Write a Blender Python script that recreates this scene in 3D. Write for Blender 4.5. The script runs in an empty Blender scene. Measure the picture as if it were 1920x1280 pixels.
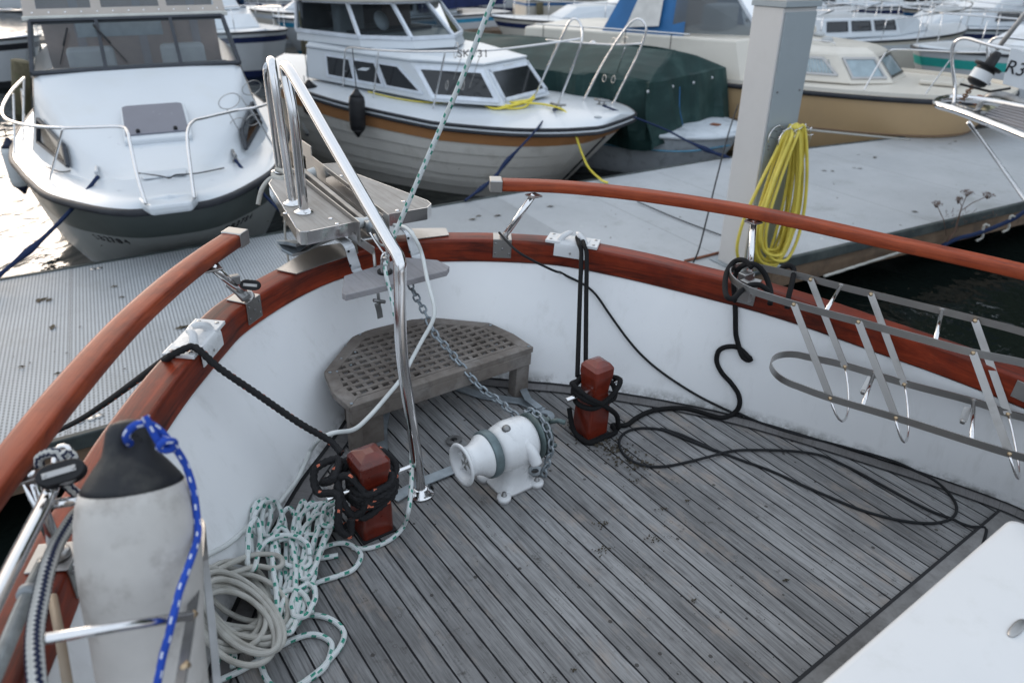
import bpy, bmesh, math, random
from mathutils import Vector, Matrix, noise as mnoise
R = math.radians
scene = bpy.context.scene
COL = scene.collection
random.seed(7)

# ------------------------------------------------------------------ camera
FPX, PITCH, CAMZ = 1365.0, R(28.0), 2.75
CAM = Vector((0, 0, CAMZ))
cam_d = bpy.data.cameras.new('camera')
cam = bpy.data.objects.new('camera', cam_d)
COL.objects.link(cam)
cam.location = CAM
cam.rotation_euler = (R(90) - PITCH, 0, 0)
cam_d.sensor_width = 36.0
cam_d.lens = FPX / 1920 * 36.0
cam_d.clip_start = 0.05
cam_d.clip_end = 2000
cam_d.dof.use_dof = True
cam_d.dof.focus_distance = 2.35
cam_d.dof.aperture_fstop = 2.8
scene.camera = cam

# ------------------------------------------------------------------ sky and sun
SUN_EL, SUN_AZ = R(9), R(-38)          # azimuth measured from +Y towards +X
w = bpy.data.worlds.new('World')
scene.world = w
w.use_nodes = True
nt = w.node_tree
sky = nt.nodes.new('ShaderNodeTexSky')
sky.sky_type = 'NISHITA'
sky.sun_disc = False
sky.sun_elevation = SUN_EL
sky.sun_rotation = SUN_AZ
sky.air_density = 1.0
sky.dust_density = 3.0
sky.ozone_density = 1.5
bg = nt.nodes['Background']
bg.inputs['Strength'].default_value = 0.15
# thin high cloud over the low sun: the sky is veiled, brighter and creamier towards the sunset
def wn(t, **k):
    n = nt.nodes.new(t)
    for a, b in k.items(): setattr(n, a, b)
    return n
tc = wn('ShaderNodeTexCoord'); dot = wn('ShaderNodeVectorMath', operation='DOT_PRODUCT')
nt.links.new(tc.outputs['Generated'], dot.inputs[0]); dot.inputs[1].default_value = (math.sin(SUN_AZ) * .985, math.cos(SUN_AZ) * .985, .17)
glow = wn('ShaderNodeMapRange', interpolation_type='SMOOTHSTEP'); nt.links.new(dot.outputs['Value'], glow.inputs[0])
glow.inputs[1].default_value = .45; glow.inputs[2].default_value = 1.0
mpn = wn('ShaderNodeMapping'); mpn.inputs['Scale'].default_value = (1, 1, 3.2); nt.links.new(tc.outputs['Generated'], mpn.inputs[0])
cn = wn('ShaderNodeTexNoise'); cn.inputs['Scale'].default_value = 2.6; cn.inputs['Detail'].default_value = 7; cn.inputs['Roughness'].default_value = .6
nt.links.new(mpn.outputs[0], cn.inputs['Vector'])
cr_ = wn('ShaderNodeMapRange'); nt.links.new(cn.outputs[0], cr_.inputs[0]); cr_.inputs[1].default_value = .35; cr_.inputs[2].default_value = .7
c1 = wn('ShaderNodeMix', data_type='RGBA'); nt.links.new(cr_.outputs[0], c1.inputs[0])
c1.inputs[6].default_value = (3.7, 4.35, 5.2, 1); c1.inputs[7].default_value = (5.6, 6.1, 6.7, 1)
c2 = wn('ShaderNodeMix', data_type='RGBA'); nt.links.new(glow.outputs[0], c2.inputs[0]); nt.links.new(c1.outputs[2], c2.inputs[6]); c2.inputs[7].default_value = (8.2, 7.7, 7.1, 1)
c3 = wn('ShaderNodeMix', data_type='RGBA'); c3.inputs[0].default_value = .93; nt.links.new(sky.outputs[0], c3.inputs[6]); nt.links.new(c2.outputs[2], c3.inputs[7])
nt.links.new(c3.outputs[2], bg.inputs[0])
sd = bpy.data.lights.new('sun', 'SUN')
sd.energy = 0.85
sd.angle = R(25)
sd.color = (1.0, 0.86, 0.74)
sun = bpy.data.objects.new('sun', sd)
COL.objects.link(sun)
sdir = Vector((math.sin(SUN_AZ) * math.cos(SUN_EL), math.cos(SUN_AZ) * math.cos(SUN_EL), math.sin(SUN_EL)))
sun.rotation_euler = (-sdir).to_track_quat('-Z', 'Y').to_euler()
scene.view_settings.view_transform = 'Standard'
scene.view_settings.look = 'None'
scene.view_settings.gamma = 1.0
scene.view_settings.exposure = 0.55
scene.cycles.max_bounces = 8
scene.cycles.transparent_max_bounces = 12
scene.cycles.caustics_reflective = False
scene.cycles.caustics_refractive = False

# ------------------------------------------------------------------ frames
# the boat we stand on is trimmed 3 degrees bow up and heels slightly: its own axes
YB = Vector((-0.58892797, 0.80636125, 0.05427133)).normalized()
XB = Vector((0.8128966, 0.58172427, -0.02821337))
XB = (XB - XB.dot(YB) * YB).normalized()
ZB = XB.cross(YB)
HB, XC = 1.62, 0.716 * 1.62

def bw(x, y, h):
    """boat coordinates (starboard, forward, up from deck) -> world"""
    return CAM + (x + XC) * XB + y * YB + (h - HB) * ZB

def ray(px, py):
    d = Vector((px - 960, 640 - py, -FPX))
    c, s = math.cos(PITCH), math.sin(PITCH)
    return Vector((d.x, FPX * c + d.y * s, -FPX * s + d.y * c)).normalized()

def bh(px, py, h):
    r = ray(px, py); t = (h - HB) / r.dot(ZB); p = r * t
    return (p.dot(XB) - XC, p.dot(YB), h)
def byy(px, py, Y):
    r = ray(px, py); t = Y / r.dot(YB); p = r * t
    return (p.dot(XB) - XC, Y, HB + p.dot(ZB))
def bxx(px, py, X):
    r = ray(px, py); t = (X + XC) / r.dot(XB); p = r * t
    return (X, p.dot(YB), HB + p.dot(ZB))
def wz(px, py, z):
    r = ray(px, py); t = (z - CAMZ) / r.z
    return CAM + r * t
def wy(px, py, Y):
    r = ray(px, py); return CAM + r * (Y / r.y)

# ------------------------------------------------------------------ materials
MATS = {}
class N:
    """small node helper"""
    def __init__(s, name):
        s.m = bpy.data.materials.new(name); s.m.use_nodes = True
        s.t = s.m.node_tree; s.b = s.t.nodes['Principled BSDF']
    def n(s, typ, **kw):
        nd = s.t.nodes.new('ShaderNode' + typ)
        for k, v in kw.items():
            if hasattr(nd, k): setattr(nd, k, v)
        return nd
    def l(s, a, b): s.t.links.new(a, b)
    def math(s, op, a, b=None, c=None):
        nd = s.n('Math', operation=op)
        for i, v in enumerate((a, b, c)):
            if v is None: continue
            if isinstance(v, (int, float)): nd.inputs[i].default_value = v
            else: s.l(v, nd.inputs[i])
        return nd.outputs[0]
    def mix(s, fac, a, b, typ='MIX'):
        nd = s.n('Mix', data_type='RGBA', blend_type=typ)
        for i, v in ((0, fac), (6, a), (7, b)):
            if isinstance(v, (int, float)): nd.inputs[i].default_value = v
            elif isinstance(v, tuple): nd.inputs[i].default_value = (*v[:3], 1)
            else: s.l(v, nd.inputs[i])
        return nd.outputs[2]
    def noise(s, vec, scale, detail=4, rough=.55, dist=0):
        nd = s.n('TexNoise'); nd.inputs['Scale'].default_value = scale
        nd.inputs['Detail'].default_value = detail; nd.inputs['Roughness'].default_value = rough
        nd.inputs['Distortion'].default_value = dist
        if vec is not None: s.l(vec, nd.inputs['Vector'])
        return nd.outputs[0]
    def ramp(s, v, lo, hi):
        nd = s.n('MapRange'); nd.clamp = True
        s.l(v, nd.inputs[0]); nd.inputs[1].default_value = lo; nd.inputs[2].default_value = hi
        return nd.outputs[0]
    def scale(s, vec, sc):
        nd = s.n('Mapping'); nd.inputs['Scale'].default_value = sc; s.l(vec, nd.inputs[0]); return nd.outputs[0]
    def uv(s): return s.n('UVMap').outputs[0]
    def obj(s): return s.n('TexCoord').outputs['Object']
    def bump(s, h, strength, dist=0.002):
        nd = s.n('Bump'); nd.inputs['Strength'].default_value = strength; nd.inputs['Distance'].default_value = dist
        s.l(h, nd.inputs['Height']); s.l(nd.outputs[0], s.b.inputs['Normal'])
    def set(s, **kw):
        for k, v in kw.items():
            k = k.replace('_', ' ')
            if isinstance(v, (int, float)): s.b.inputs[k].default_value = v
            elif isinstance(v, tuple): s.b.inputs[k].default_value = (*v, 1)
            else: s.l(v, s.b.inputs[k])
        return s

def basic(name, col, rough=.5, metal=0, var=.12, vs=6, dirt=None, dirt_amt=.5, dirt_scale=3, coat=0, bump=0, bs=60, rv=.12):
    """plain material with tone variation, wear patches and roughness variation"""
    if name in MATS: return MATS[name]
    k = N(name); o = k.obj()
    n1 = k.noise(o, vs, 5)
    c = k.mix(k.ramp(n1, .3, .7), tuple(x * (1 - var) for x in col), tuple(min(1, x * (1 + var)) for x in col))
    if dirt:
        n2 = k.noise(o, dirt_scale, 6, .65)
        c = k.mix(k.math('MULTIPLY', k.ramp(n2, .52, .72), dirt_amt), c, dirt)
    k.set(Base_Color=c, Metallic=metal, Coat_Weight=coat, Coat_Roughness=.12, Specular_IOR_Level=.25 if max(col) < .1 and not coat else .4)
    n3 = k.noise(o, vs * 4, 4)
    k.set(Roughness=k.math('ADD', k.math('MULTIPLY', n3, rv), max(0.02, rough - rv * .5)))
    if bump: k.bump(k.noise(o, bs, 4), bump)
    MATS[name] = k.m
    return k.m

def mat_deck():
    k = N('teak deck'); uv = k.uv()
    sep = k.n('SeparateXYZ'); k.l(uv, sep.inputs[0]); x, y = sep.outputs[0], sep.outputs[1]
    wob = k.math('MULTIPLY', k.math('SUBTRACT', k.noise(k.scale(uv, (1, 4, 1)), 3, 2), .5), .0022)
    pitch = 0.0557
    t = k.math('DIVIDE', k.math('ADD', k.math('ADD', x, wob), .0138), pitch)
    idx = k.math('FLOOR', t); fr = k.math('FRACT', t)
    edge = k.math('ABSOLUTE', k.math('SUBTRACT', fr, .5))
    wn = k.n('TexWhiteNoise', noise_dimensions='1D'); k.l(idx, wn.inputs['W'])
    # butt joints along the plank
    yy = k.math('ADD', y, k.math('MULTIPLY', wn.outputs[0], 5.3))
    seg = k.math('FLOOR', k.math('DIVIDE', yy, 9.0)); sfr = k.math('FRACT', k.math('DIVIDE', yy, 9.0))
    wn2 = k.n('TexWhiteNoise', noise_dimensions='2D')
    cmb = k.n('CombineXYZ'); k.l(idx, cmb.inputs[0]); k.l(seg, cmb.inputs[1]); k.l(cmb.outputs[0], wn2.inputs['Vector'])
    caulkw = k.math('ADD', .420, k.math('MULTIPLY', k.noise(k.scale(uv, (3, 2, 1)), 8, 3), .05))
    caulk = k.ramp(k.math('SUBTRACT', edge, caulkw), 0, .012)
    # grain
    vec = k.n('CombineXYZ'); k.l(k.math('ADD', x, k.math('MULTIPLY', idx, 3.7)), vec.inputs[0]); k.l(y, vec.inputs[1])
    g1 = k.noise(k.scale(vec.outputs[0], (150, 6, 1)), 1, 8, .7)
    g2 = k.noise(k.scale(vec.outputs[0], (420, 14, 1)), 1, 4, .6)
    g3 = k.noise(k.scale(vec.outputs[0], (14, 3, 1)), 1, 5, .6, .8)
    tone = k.math('ADD', k.math('MULTIPLY', wn2.outputs[0], .62), k.math('MULTIPLY', g3, .9))
    c = k.mix(k.ramp(tone, .25, 1.15), (.125, .125, .126), (.295, .296, .297))
    c = k.mix(k.math('MULTIPLY', k.ramp(g1, .48, .72), .85), c, (.055, .053, .054))
    c = k.mix(k.math('MULTIPLY', k.ramp(g1, .5, .25), .35), c, (.42, .42, .43))
    c = k.mix(k.math('MULTIPLY', k.ramp(g2, .5, .75), .4), c, (.08, .075, .075))
    # large scale weathering, warm worn patches, dirt
    big = k.noise(uv, 2.3, 6, .65)
    c = k.mix(k.math('MULTIPLY', k.ramp(big, .47, .7), .6), c, (.085, .082, .082))
    warm = k.noise(k.scale(uv, (7, 3.5, 1)), 1.3, 6, .7)
    c = k.mix(k.math('MULTIPLY', k.ramp(warm, .54, .70), .5), c, (.34, .275, .225))
    dirt = k.noise(uv, 21, 8, .75)
    dmask = k.math('MULTIPLY', k.ramp(dirt, .57, .68), k.ramp(k.noise(uv, 3.1, 3), .46, .58))
    c = k.mix(k.math('MULTIPLY', dmask, .85), c, (.045, .04, .035))
    spk = k.n('TexVoronoi', feature='DISTANCE_TO_EDGE'); spk2 = k.n('TexVoronoi'); spk2.inputs['Scale'].default_value = 17; k.l(uv, spk2.inputs['Vector'])
    spn = k.n('TexWhiteNoise', noise_dimensions='3D'); k.l(spk2.outputs['Color'], spn.inputs['Vector'])
    sp = k.math('MULTIPLY', k.math('LESS_THAN', spk2.outputs['Distance'], .1), k.math('GREATER_THAN', spn.outputs[0], .55))
    c = k.mix(k.math('MULTIPLY', sp, .8), c, (.04, .036, .033))
    # plugs: round bungs on the planks
    pv = k.n('CombineXYZ'); k.l(k.math('SUBTRACT', fr, .5), pv.inputs[0])
    py = k.math('SUBTRACT', k.math('FRACT', k.math('DIVIDE', yy, .34)), .5)
    k.l(k.math('MULTIPLY', py, .34 / pitch), pv.inputs[1])
    ln = k.n('VectorMath', operation='LENGTH'); k.l(pv.outputs[0], ln.inputs[0])
    ring = k.math('MULTIPLY', k.math('LESS_THAN', ln.outputs['Value'], .105), k.math('GREATER_THAN', ln.outputs['Value'], .078))
    c = k.mix(k.math('MULTIPLY', ring, .55), c, (.06, .055, .05))
    bt = k.math('LESS_THAN', k.math('ABSOLUTE', k.math('SUBTRACT', sfr, .5)), .0003)
    c = k.mix(caulk, c, (.008, .008, .010))
    k.set(Base_Color=c, Specular_IOR_Level=.2, Roughness=k.math('SUBTRACT', .82, k.math('MULTIPLY', caulk, .15)))
    hgt = k.math('SUBTRACT', k.math('ADD', k.math('MULTIPLY', g1, -.5), k.math('MULTIPLY', g2, -.25)), k.math('MULTIPLY', caulk, 1.3))
    k.bump(hgt, .7, .0025)
    return k.m

def mat_wood(name, c0, c1, dark, rough=.3, coat=.6, gs=(60, 3, 60), wear=None, wear_amt=.5, use_uv=True, bump=.15, streak=0, spec=.3):
    k = N(name); v = k.uv() if use_uv else k.obj()
    g = k.noise(k.scale(v, gs), 1, 7, .65, .6)
    g2 = k.noise(k.scale(v, tuple(a * 3.5 for a in gs)), 1, 4, .6)
    b = k.noise(v, 5, 5, .6)
    c = k.mix(k.ramp(b, .3, .7), c0, c1)
    c = k.mix(k.math('MULTIPLY', k.ramp(g, .48, .75), .6), c, dark)
    c = k.mix(k.math('MULTIPLY', k.ramp(g2, .52, .75), .3), c, dark)
    if wear:
        wn = k.noise(k.obj(), 4.5, 7, .7)
        c = k.mix(k.math('MULTIPLY', k.ramp(wn, .5, .68), wear_amt), c, wear)
    if streak:
        sn = k.noise(k.scale(v, (gs[0] * .16, gs[1] * .35, gs[2] * .2)), 1, 6, .7, 1.2)
        c = k.mix(k.math('MULTIPLY', k.ramp(sn, .5, .62), streak), c, dark)
        c = k.mix(k.math('MULTIPLY', k.ramp(sn, .44, .34), streak * .6), c, tuple(min(1, x * 1.7) for x in c1))
    k.set(Base_Color=c, Coat_Weight=coat, Coat_Roughness=.12, Specular_IOR_Level=spec)
    k.set(Roughness=k.math('ADD', rough, k.math('MULTIPLY', b, .2)))
    k.bump(k.math('ADD', g, g2), bump, .002)
    return k.m

def mat_metal(name, col=(.62, .62, .63), rough=.16, brushed=0, spots=.25):
    k = N(name); o = k.obj()
    n = k.noise(o, 9, 6, .65); f = k.noise(o, 160, 3)
    c = k.mix(k.math('MULTIPLY', k.ramp(n, .55, .75), spots), col, tuple(x * .62 for x in (col[0] * 1.05, col[1], col[2] * .92)))
    k.set(Base_Color=c, Metallic=1)
    k.set(Roughness=k.math('ADD', rough * .7, k.math('MULTIPLY', n, rough * .8)))
    k.bump(f, .05 + brushed, .0006)
    return k.m

def mat_rope(name, base, fleck=None, pu=.03, nv=2, duty=.45, dv=.34, braid=.0042, dirty=(.4, .38, .33), zig=False, rough=.85, blur=0):
    """braided rope: UV is (metres along, turns round)"""
    k = N(name); uv = k.uv()
    sep = k.n('SeparateXYZ'); k.l(uv, sep.inputs[0]); u, v = sep.outputs[0], sep.outputs[1]
    a = k.math('SINE', k.math('MULTIPLY', k.math('ADD', k.math('DIVIDE', u, braid), k.math('MULTIPLY', v, 5)), 6.2832))
    b = k.math('SINE', k.math('MULTIPLY', k.math('SUBTRACT', k.math('DIVIDE', u, braid), k.math('MULTIPLY', v, 5)), 6.2832))
    weave = k.math('MULTIPLY', a, b)
    c = k.mix(k.ramp(weave, -1, .6), tuple(x * .72 for x in base), base)
    nz = k.noise(k.obj(), 14, 5, .6)
    c = k.mix(k.math('MULTIPLY', k.ramp(nz, .5, .75), .45), c, tuple(x * y / .6 * .8 for x, y in zip(base, dirty)))
    if fleck:
        if zig:
            m = k.math('LESS_THAN', k.math('FRACT', k.math('ADD', k.math('MULTIPLY', v, nv), k.math('MULTIPLY', k.math('ABSOLUTE', k.math('SUBTRACT', k.math('FRACT', k.math('DIVIDE', u, pu)), .5)), .5))), duty)
        else:
            uu = k.math('ADD', k.math('DIVIDE', u, pu), k.math('MULTIPLY', v, .35))
            par = k.math('MULTIPLY', k.math('FLOOR', uu), .5)
            m = k.math('MULTIPLY', k.math('LESS_THAN', k.math('FRACT', uu), duty),
                       k.math('LESS_THAN', k.math('FRACT', k.math('ADD', k.math('MULTIPLY', v, nv), par)), dv))
            m = k.math('MULTIPLY', m, k.math('GREATER_THAN', k.math('ADD', weave, k.math('MULTIPLY', nz, .6)), -.35))
        c = k.mix(m, c, fleck)
    k.set(Base_Color=c, Roughness=rough, Specular_IOR_Level=.2)
    k.bump(weave, .5, .0012)
    return k.m

def mat_glass(name, tint=(.55, .6, .62), op=.25, rough=.02, ior=1.22):
    k = N(name)
    tr = k.n('BsdfTransparent'); tr.inputs[0].default_value = (*tint, 1)
    gl = k.n('BsdfGlossy'); gl.inputs['Roughness'].default_value = rough
    fr = k.n('Fresnel'); fr.inputs[0].default_value = ior
    df = k.n('BsdfDiffuse'); df.inputs[0].default_value = (.35, .38, .4, 1)
    m0 = k.n('MixShader'); m0.inputs[0].default_value = op; k.l(tr.outputs[0], m0.inputs[1]); k.l(df.outputs[0], m0.inputs[2])
    m1 = k.n('MixShader'); k.l(fr.outputs[0], m1.inputs[0]); k.l(m0.outputs[0], m1.inputs[1]); k.l(gl.outputs[0], m1.inputs[2])
    out = k.t.nodes['Material Output']; k.l(m1.outputs[0], out.inputs[0])
    return k.m

# ------------------------------------------------------------------ mesh builder
def resample(pts, step, closed=False, smooth=True):
    """Catmull-Rom through pts, resampled about every step metres"""
    P = [Vector(p) for p in pts]; n = len(P); out = []
    segs = n if closed else n - 1
    for i in range(segs):
        if closed: a, b, c, d = P[(i - 1) % n], P[i], P[(i + 1) % n], P[(i + 2) % n]
        else: a, b, c, d = P[max(i - 1, 0)], P[i], P[i + 1], P[min(i + 2, n - 1)]
        k = max(2, int((c - b).length / step) + 1)
        for j in range(k):
            t = j / k
            if smooth:
                m1 = (c - a) * .5; m2 = (d - b) * .5
                L = (c - b).length
                if m1.length > L * 1.6: m1 *= L * 1.6 / m1.length
                if m2.length > L * 1.6: m2 *= L * 1.6 / m2.length
                h = (2*t**3-3*t**2+1)*b + (t**3-2*t**2+t)*m1 + (-2*t**3+3*t**2)*c + (t**3-t**2)*m2
            else: h = b.lerp(c, t)
            out.append(h)
    if not closed: out.append(P[-1].copy())
    return out

class MB:
    def __init__(s): s.v = []; s.f = []; s.sm = []; s.uv = []
    def add(s, vs, fs, smooth=False, uvs=None):
        o = len(s.v); s.v += [Vector(v) for v in vs]
        for i, f in enumerate(fs):
            s.f.append([o + j for j in f]); s.sm.append(smooth); s.uv.append(uvs[i] if uvs else None)
        return s
    def box(s, c, size, rot=None, taper=1.0):
        sx, sy, sz = (a / 2 for a in size); c = Vector(c)
        vs = []
        for z in (-1, 1):
            k = taper if z > 0 else 1
            for x, y in ((-1, -1), (1, -1), (1, 1), (-1, 1)):
                p = Vector((x * sx * k, y * sy * k, z * sz))
                vs.append(c + (rot @ p if rot else p))
        s.add(vs, [(0, 3, 2, 1), (4, 5, 6, 7), (0, 1, 5, 4), (1, 2, 6, 5), (2, 3, 7, 6), (3, 0, 4, 7)]); return s
    def bar(s, a, b, wd, th, up=(0, 0, 1)):
        a, b = Vector(a), Vector(b); d = (b - a); L = d.length; d.normalize(); up = Vector(up)
        sx = d.cross(up).normalized(); sz = sx.cross(d)
        m = Matrix((sx, d, sz)).transposed()
        return s.box((a + b) / 2, (wd, L, th), m)
    def prism(s, out, z0, z1, top=None):
        n = len(out); top = top or out
        vs = [(*p[:2], z0) for p in out] + [(*p[:2], z1) for p in top]
        fs = [tuple(range(n - 1, -1, -1)), tuple(range(n, 2 * n))] + [(i, (i + 1) % n, n + (i + 1) % n, n + i) for i in range(n)]
        s.add(vs, fs); return s
    def tube(s, pts, r, n=10, closed=False, strands=0, pitch=.05, step=None, smooth=True, depth=.26, flat=None, uvoff=0):
        P = resample(pts, step, closed, smooth) if step else [Vector(p) for p in pts]
        m = len(P); rr = r if callable(r) else (lambda t: r)
        T = []
        for i in range(m):
            a = P[(i - 1) % m] if closed else P[max(i - 1, 0)]; b = P[(i + 1) % m] if closed else P[min(i + 1, m - 1)]
            d = b - a; T.append(d.normalized() if d.length > 1e-9 else Vector((0, 0, 1)))
        u = T[0].orthogonal().normalized(); vs = []; L = [0]
        for i in range(m):
            if i: L.append(L[-1] + (P[i] - P[i - 1]).length)
            u = (u - u.dot(T[i]) * T[i])
            if u.length < 1e-6: u = T[i].orthogonal()
            u.normalize(); w_ = T[i].cross(u)
            for j in range(n):
                a = 2 * math.pi * j / n; q = rr(i / max(1, m - 1))
                if strands: q *= 1 - depth + depth * 1.6 * abs(math.cos(strands * .5 * (a - 2 * math.pi * L[i] / pitch)))
                cu, cv = math.cos(a) * q, math.sin(a) * q
                if flat: cu *= flat[0]; cv *= flat[1]
                vs.append(P[i] + u * cu + w_ * cv)
        fs = []; us = []
        for i in range(m if closed else m - 1):
            i2 = (i + 1) % m; la = L[i] + uvoff; lb = (L[i2] if i2 else L[-1] + (P[0] - P[-1]).length) + uvoff
            for j in range(n):
                j2 = (j + 1) % n
                fs.append((i * n + j, i * n + j2, i2 * n + j2, i2 * n + j))
                us.append(((la, j / n), (la, (j + 1) / n), (lb, (j + 1) / n), (lb, j / n)))
        if not closed:
            fs.append(tuple(range(n - 1, -1, -1))); us.append(None)
            fs.append(tuple(range((m - 1) * n, m * n))); us.append(None)
        s.add(vs, fs, True, us); return s
    def lathe(s, prof, o, axis, n=24, cap=True, ref=None):
        o = Vector(o); ax = Vector(axis).normalized(); u = Vector(ref) if ref else ax.orthogonal(); u = (u - u.dot(ax) * ax).normalized(); w_ = ax.cross(u)
        vs = []
        for r, z in prof:
            for j in range(n):
                a = 2 * math.pi * j / n
                vs.append(o + ax * z + (u * math.cos(a) + w_ * math.sin(a)) * r)
        m = len(prof); fs = []; us = []
        for i in range(m - 1):
            for j in range(n):
                j2 = (j + 1) % n
                fs.append((i * n + j, i * n + j2, (i + 1) * n + j2, (i + 1) * n + j))
                us.append(((j / n, prof[i][1]), ((j + 1) / n, prof[i][1]), ((j + 1) / n, prof[i + 1][1]), (j / n, prof[i + 1][1])))
        if cap:
            fs.append(tuple(range(n - 1, -1, -1))); us.append(None)
            fs.append(tuple(range((m - 1) * n, m * n))); us.append(None)
        s.add(vs, fs, True, us); return s
    def loft(s, rows, closed=False, smooth=True, caps=False, uvs=True):
        """rows: list of equally long point lists; closed joins each row to a ring"""
        n = len(rows[0]); m = len(rows); vs = [p for r in rows for p in r]
        L = [0]
        for i in range(1, m): L.append(L[-1] + (Vector(rows[i][0]) - Vector(rows[i - 1][0])).length)
        W = [0]
        for j in range(1, n + (1 if closed else 0)): W.append(W[-1] + (Vector(rows[0][j % n]) - Vector(rows[0][j - 1])).length)
        fs = []; us = []
        for i in range(m - 1):
            for j in range(n if closed else n - 1):
                j2 = (j + 1) % n
                fs.append((i * n + j, i * n + j2, (i + 1) * n + j2, (i + 1) * n + j))
                us.append(((W[j], L[i]), (W[j + 1], L[i]), (W[j + 1], L[i + 1]), (W[j], L[i + 1])))
        if caps and closed:
            fs.append(tuple(range(n - 1, -1, -1))); us.append(None)
            fs.append(tuple(range((m - 1) * n, m * n))); us.append(None)
        s.add(vs, fs, smooth, us); return s
    def strap(s, pts, wdir, wd, th, step=None):
        """flat bar following pts, width along wdir"""
        P = resample(pts, step) if step else [Vector(p) for p in pts]
        rows = []
        for i, p in enumerate(P):
            t = (P[min(i + 1, len(P) - 1)] - P[max(i - 1, 0)]).normalized()
            wv = Vector(wdir[i] if isinstance(wdir, list) else wdir); wv = (wv - wv.dot(t) * t).normalized(); nv = t.cross(wv)
            rows.append([p + wv * wd / 2 + nv * th / 2, p - wv * wd / 2 + nv * th / 2, p - wv * wd / 2 - nv * th / 2, p + wv * wd / 2 - nv * th / 2])
        return s.loft(rows, closed=True, smooth=False, caps=True)
    def xf(s, fn):
        s.v = [Vector(fn(*v)) for v in s.v]; return s
    def build(s, name, mat, parent=None, frame=None, bevel=0, seg=2, subsurf=0, smooth_angle=None, solid=0):
        vs = [fr(*v) for v in s.v] if (fr := frame) else s.v
        lo = [min(v[i] for v in vs) for i in range(3)]; hi = [max(v[i] for v in vs) for i in range(3)]
        if parent is not None:
            org = ROOTLOC[parent.name]; loc = Vector((0, 0, 0))
        else:
            org = Vector(((lo[0] + hi[0]) / 2, (lo[1] + hi[1]) / 2, lo[2])); loc = org
        me = bpy.data.meshes.new(name)
        me.from_pydata([v - org for v in vs], [], s.f); me.polygons.foreach_set('use_smooth', s.sm)
        if any(u is not None for u in s.uv):
            ul = me.uv_layers.new(name='UVMap')
            for p, u in zip(me.polygons, s.uv):
                if u:
                    for li, q in zip(p.loop_indices, u): ul.data[li].uv = q
        me.validate(); me.update()
        bm = bmesh.new(); bm.from_mesh(me); bmesh.ops.recalc_face_normals(bm, faces=bm.faces); bm.to_mesh(me); bm.free()
        o = bpy.data.objects.new(name, me); COL.objects.link(o); o.location = loc
        if parent is not None: o.parent = parent
        ROOTLOC[o.name] = org
        if mat: me.materials.append(mat)
        if bevel:
            b = o.modifiers.new('bevel', 'BEVEL'); b.width = bevel; b.segments = seg; b.limit_method = 'ANGLE'; b.angle_limit = R(35)
        if subsurf:
            q = o.modifiers.new('sub', 'SUBSURF'); q.levels = q.render_levels = subsurf
        return o

ROOTLOC = {}
def thing(name, label, cat, loc, group=None):
    o = bpy.data.objects.new(name, None); COL.objects.link(o); o.location = loc
    o.empty_display_size = .1
    ROOTLOC[o.name] = Vector(loc)
    o['label'] = label; o['category'] = cat
    if group: o['group'] = group
    return o
def tag(o, label, cat, group=None):
    o['label'] = label; o['category'] = cat
    if group: o['group'] = group
    return o
def struct(o, kind='structure'):
    o['kind'] = kind; return o
def copy_tree(root, loc, label=None, rotz=0, scale=None):
    r = root.copy(); COL.objects.link(r); r.location = loc; r.rotation_euler = (0, 0, rotz)
    if scale: r.scale = scale
    if label: r['label'] = label
    for ch in list(root.children):
        c = ch.copy(); COL.objects.link(c); c.parent = r
        for g in list(ch.children):
            d = g.copy(); COL.objects.link(d); d.parent = c
    return r

# shared materials
M_deck = mat_deck()
M_cap = mat_wood('varnished cap rail', (.150, .017, .006), (.25, .036, .012), (.028, .006, .004), rough=.38, coat=.12, gs=(70, 4, 60), wear=(.06, .018, .012), wear_amt=.65, streak=.75, spec=.22)
M_hand = mat_wood('varnished handrail', (.25, .042, .015), (.35, .072, .027), (.09, .015, .008), rough=.42, coat=.10, gs=(70, 4, 60), wear=(.15, .035, .02), wear_amt=.7, streak=.7, spec=.22)
M_boll = mat_wood('varnished bollard', (.115, .015, .008), (.19, .027, .013), (.02, .005, .004), rough=.2, coat=.5, gs=(14, 14, 3), use_uv=False, streak=.3, spec=.35)
M_grey = mat_wood('weathered teak', (.145, .125, .11), (.24, .212, .19), (.045, .036, .03), rough=.85, coat=0, gs=(9, 9, 9), wear=(.34, .325, .31), wear_amt=.5, use_uv=False, bump=.4, spec=.15)
M_plank = mat_wood('weathered platform plank', (.33, .30, .27), (.44, .41, .38), (.17, .15, .13), rough=.78, coat=0, gs=(90, 3, 60), wear=(.5, .48, .46), wear_amt=.4, bump=.35)
M_step = mat_wood('grey step board', (.24, .23, .24), (.32, .31, .32), (.16, .15, .15), rough=.7, coat=0, gs=(90, 3, 60), wear=(.36, .35, .36), wear_amt=.4)
M_white = basic('white gelcoat', (.66, .68, .70), .32, var=.03, dirt=(.52, .52, .50), dirt_amt=.25, dirt_scale=4, coat=.2)
M_chrome = mat_metal('polished stainless', (.74, .73, .73), .12)
M_steel = mat_metal('brushed stainless', (.42, .41, .40), .32, .25, .5)
M_galv = basic('galvanised steel', (.30, .34, .37), .5, .55, var=.25, vs=18, dirt=(.2, .17, .15), dirt_amt=.3)
M_dkmet = basic('tarnished steel', (.26, .26, .26), .4, .85, var=.3, vs=10)
M_black = basic('black plastic', (.018, .018, .02), .42, var=.3)
M_winw = basic('white painted casting', (.70, .71, .72), .28, var=.03, dirt=(.5, .49, .47), dirt_amt=.35, dirt_scale=9, coat=.4)
M_alu = basic('cast aluminium', (.62, .64, .66), .45, .5, var=.12, vs=30)
M_rblack = mat_rope('black mooring rope', (.024, .024, .026), (.70, .20, .12), pu=.05, nv=1, duty=.2, dv=.10, braid=.006)
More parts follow.
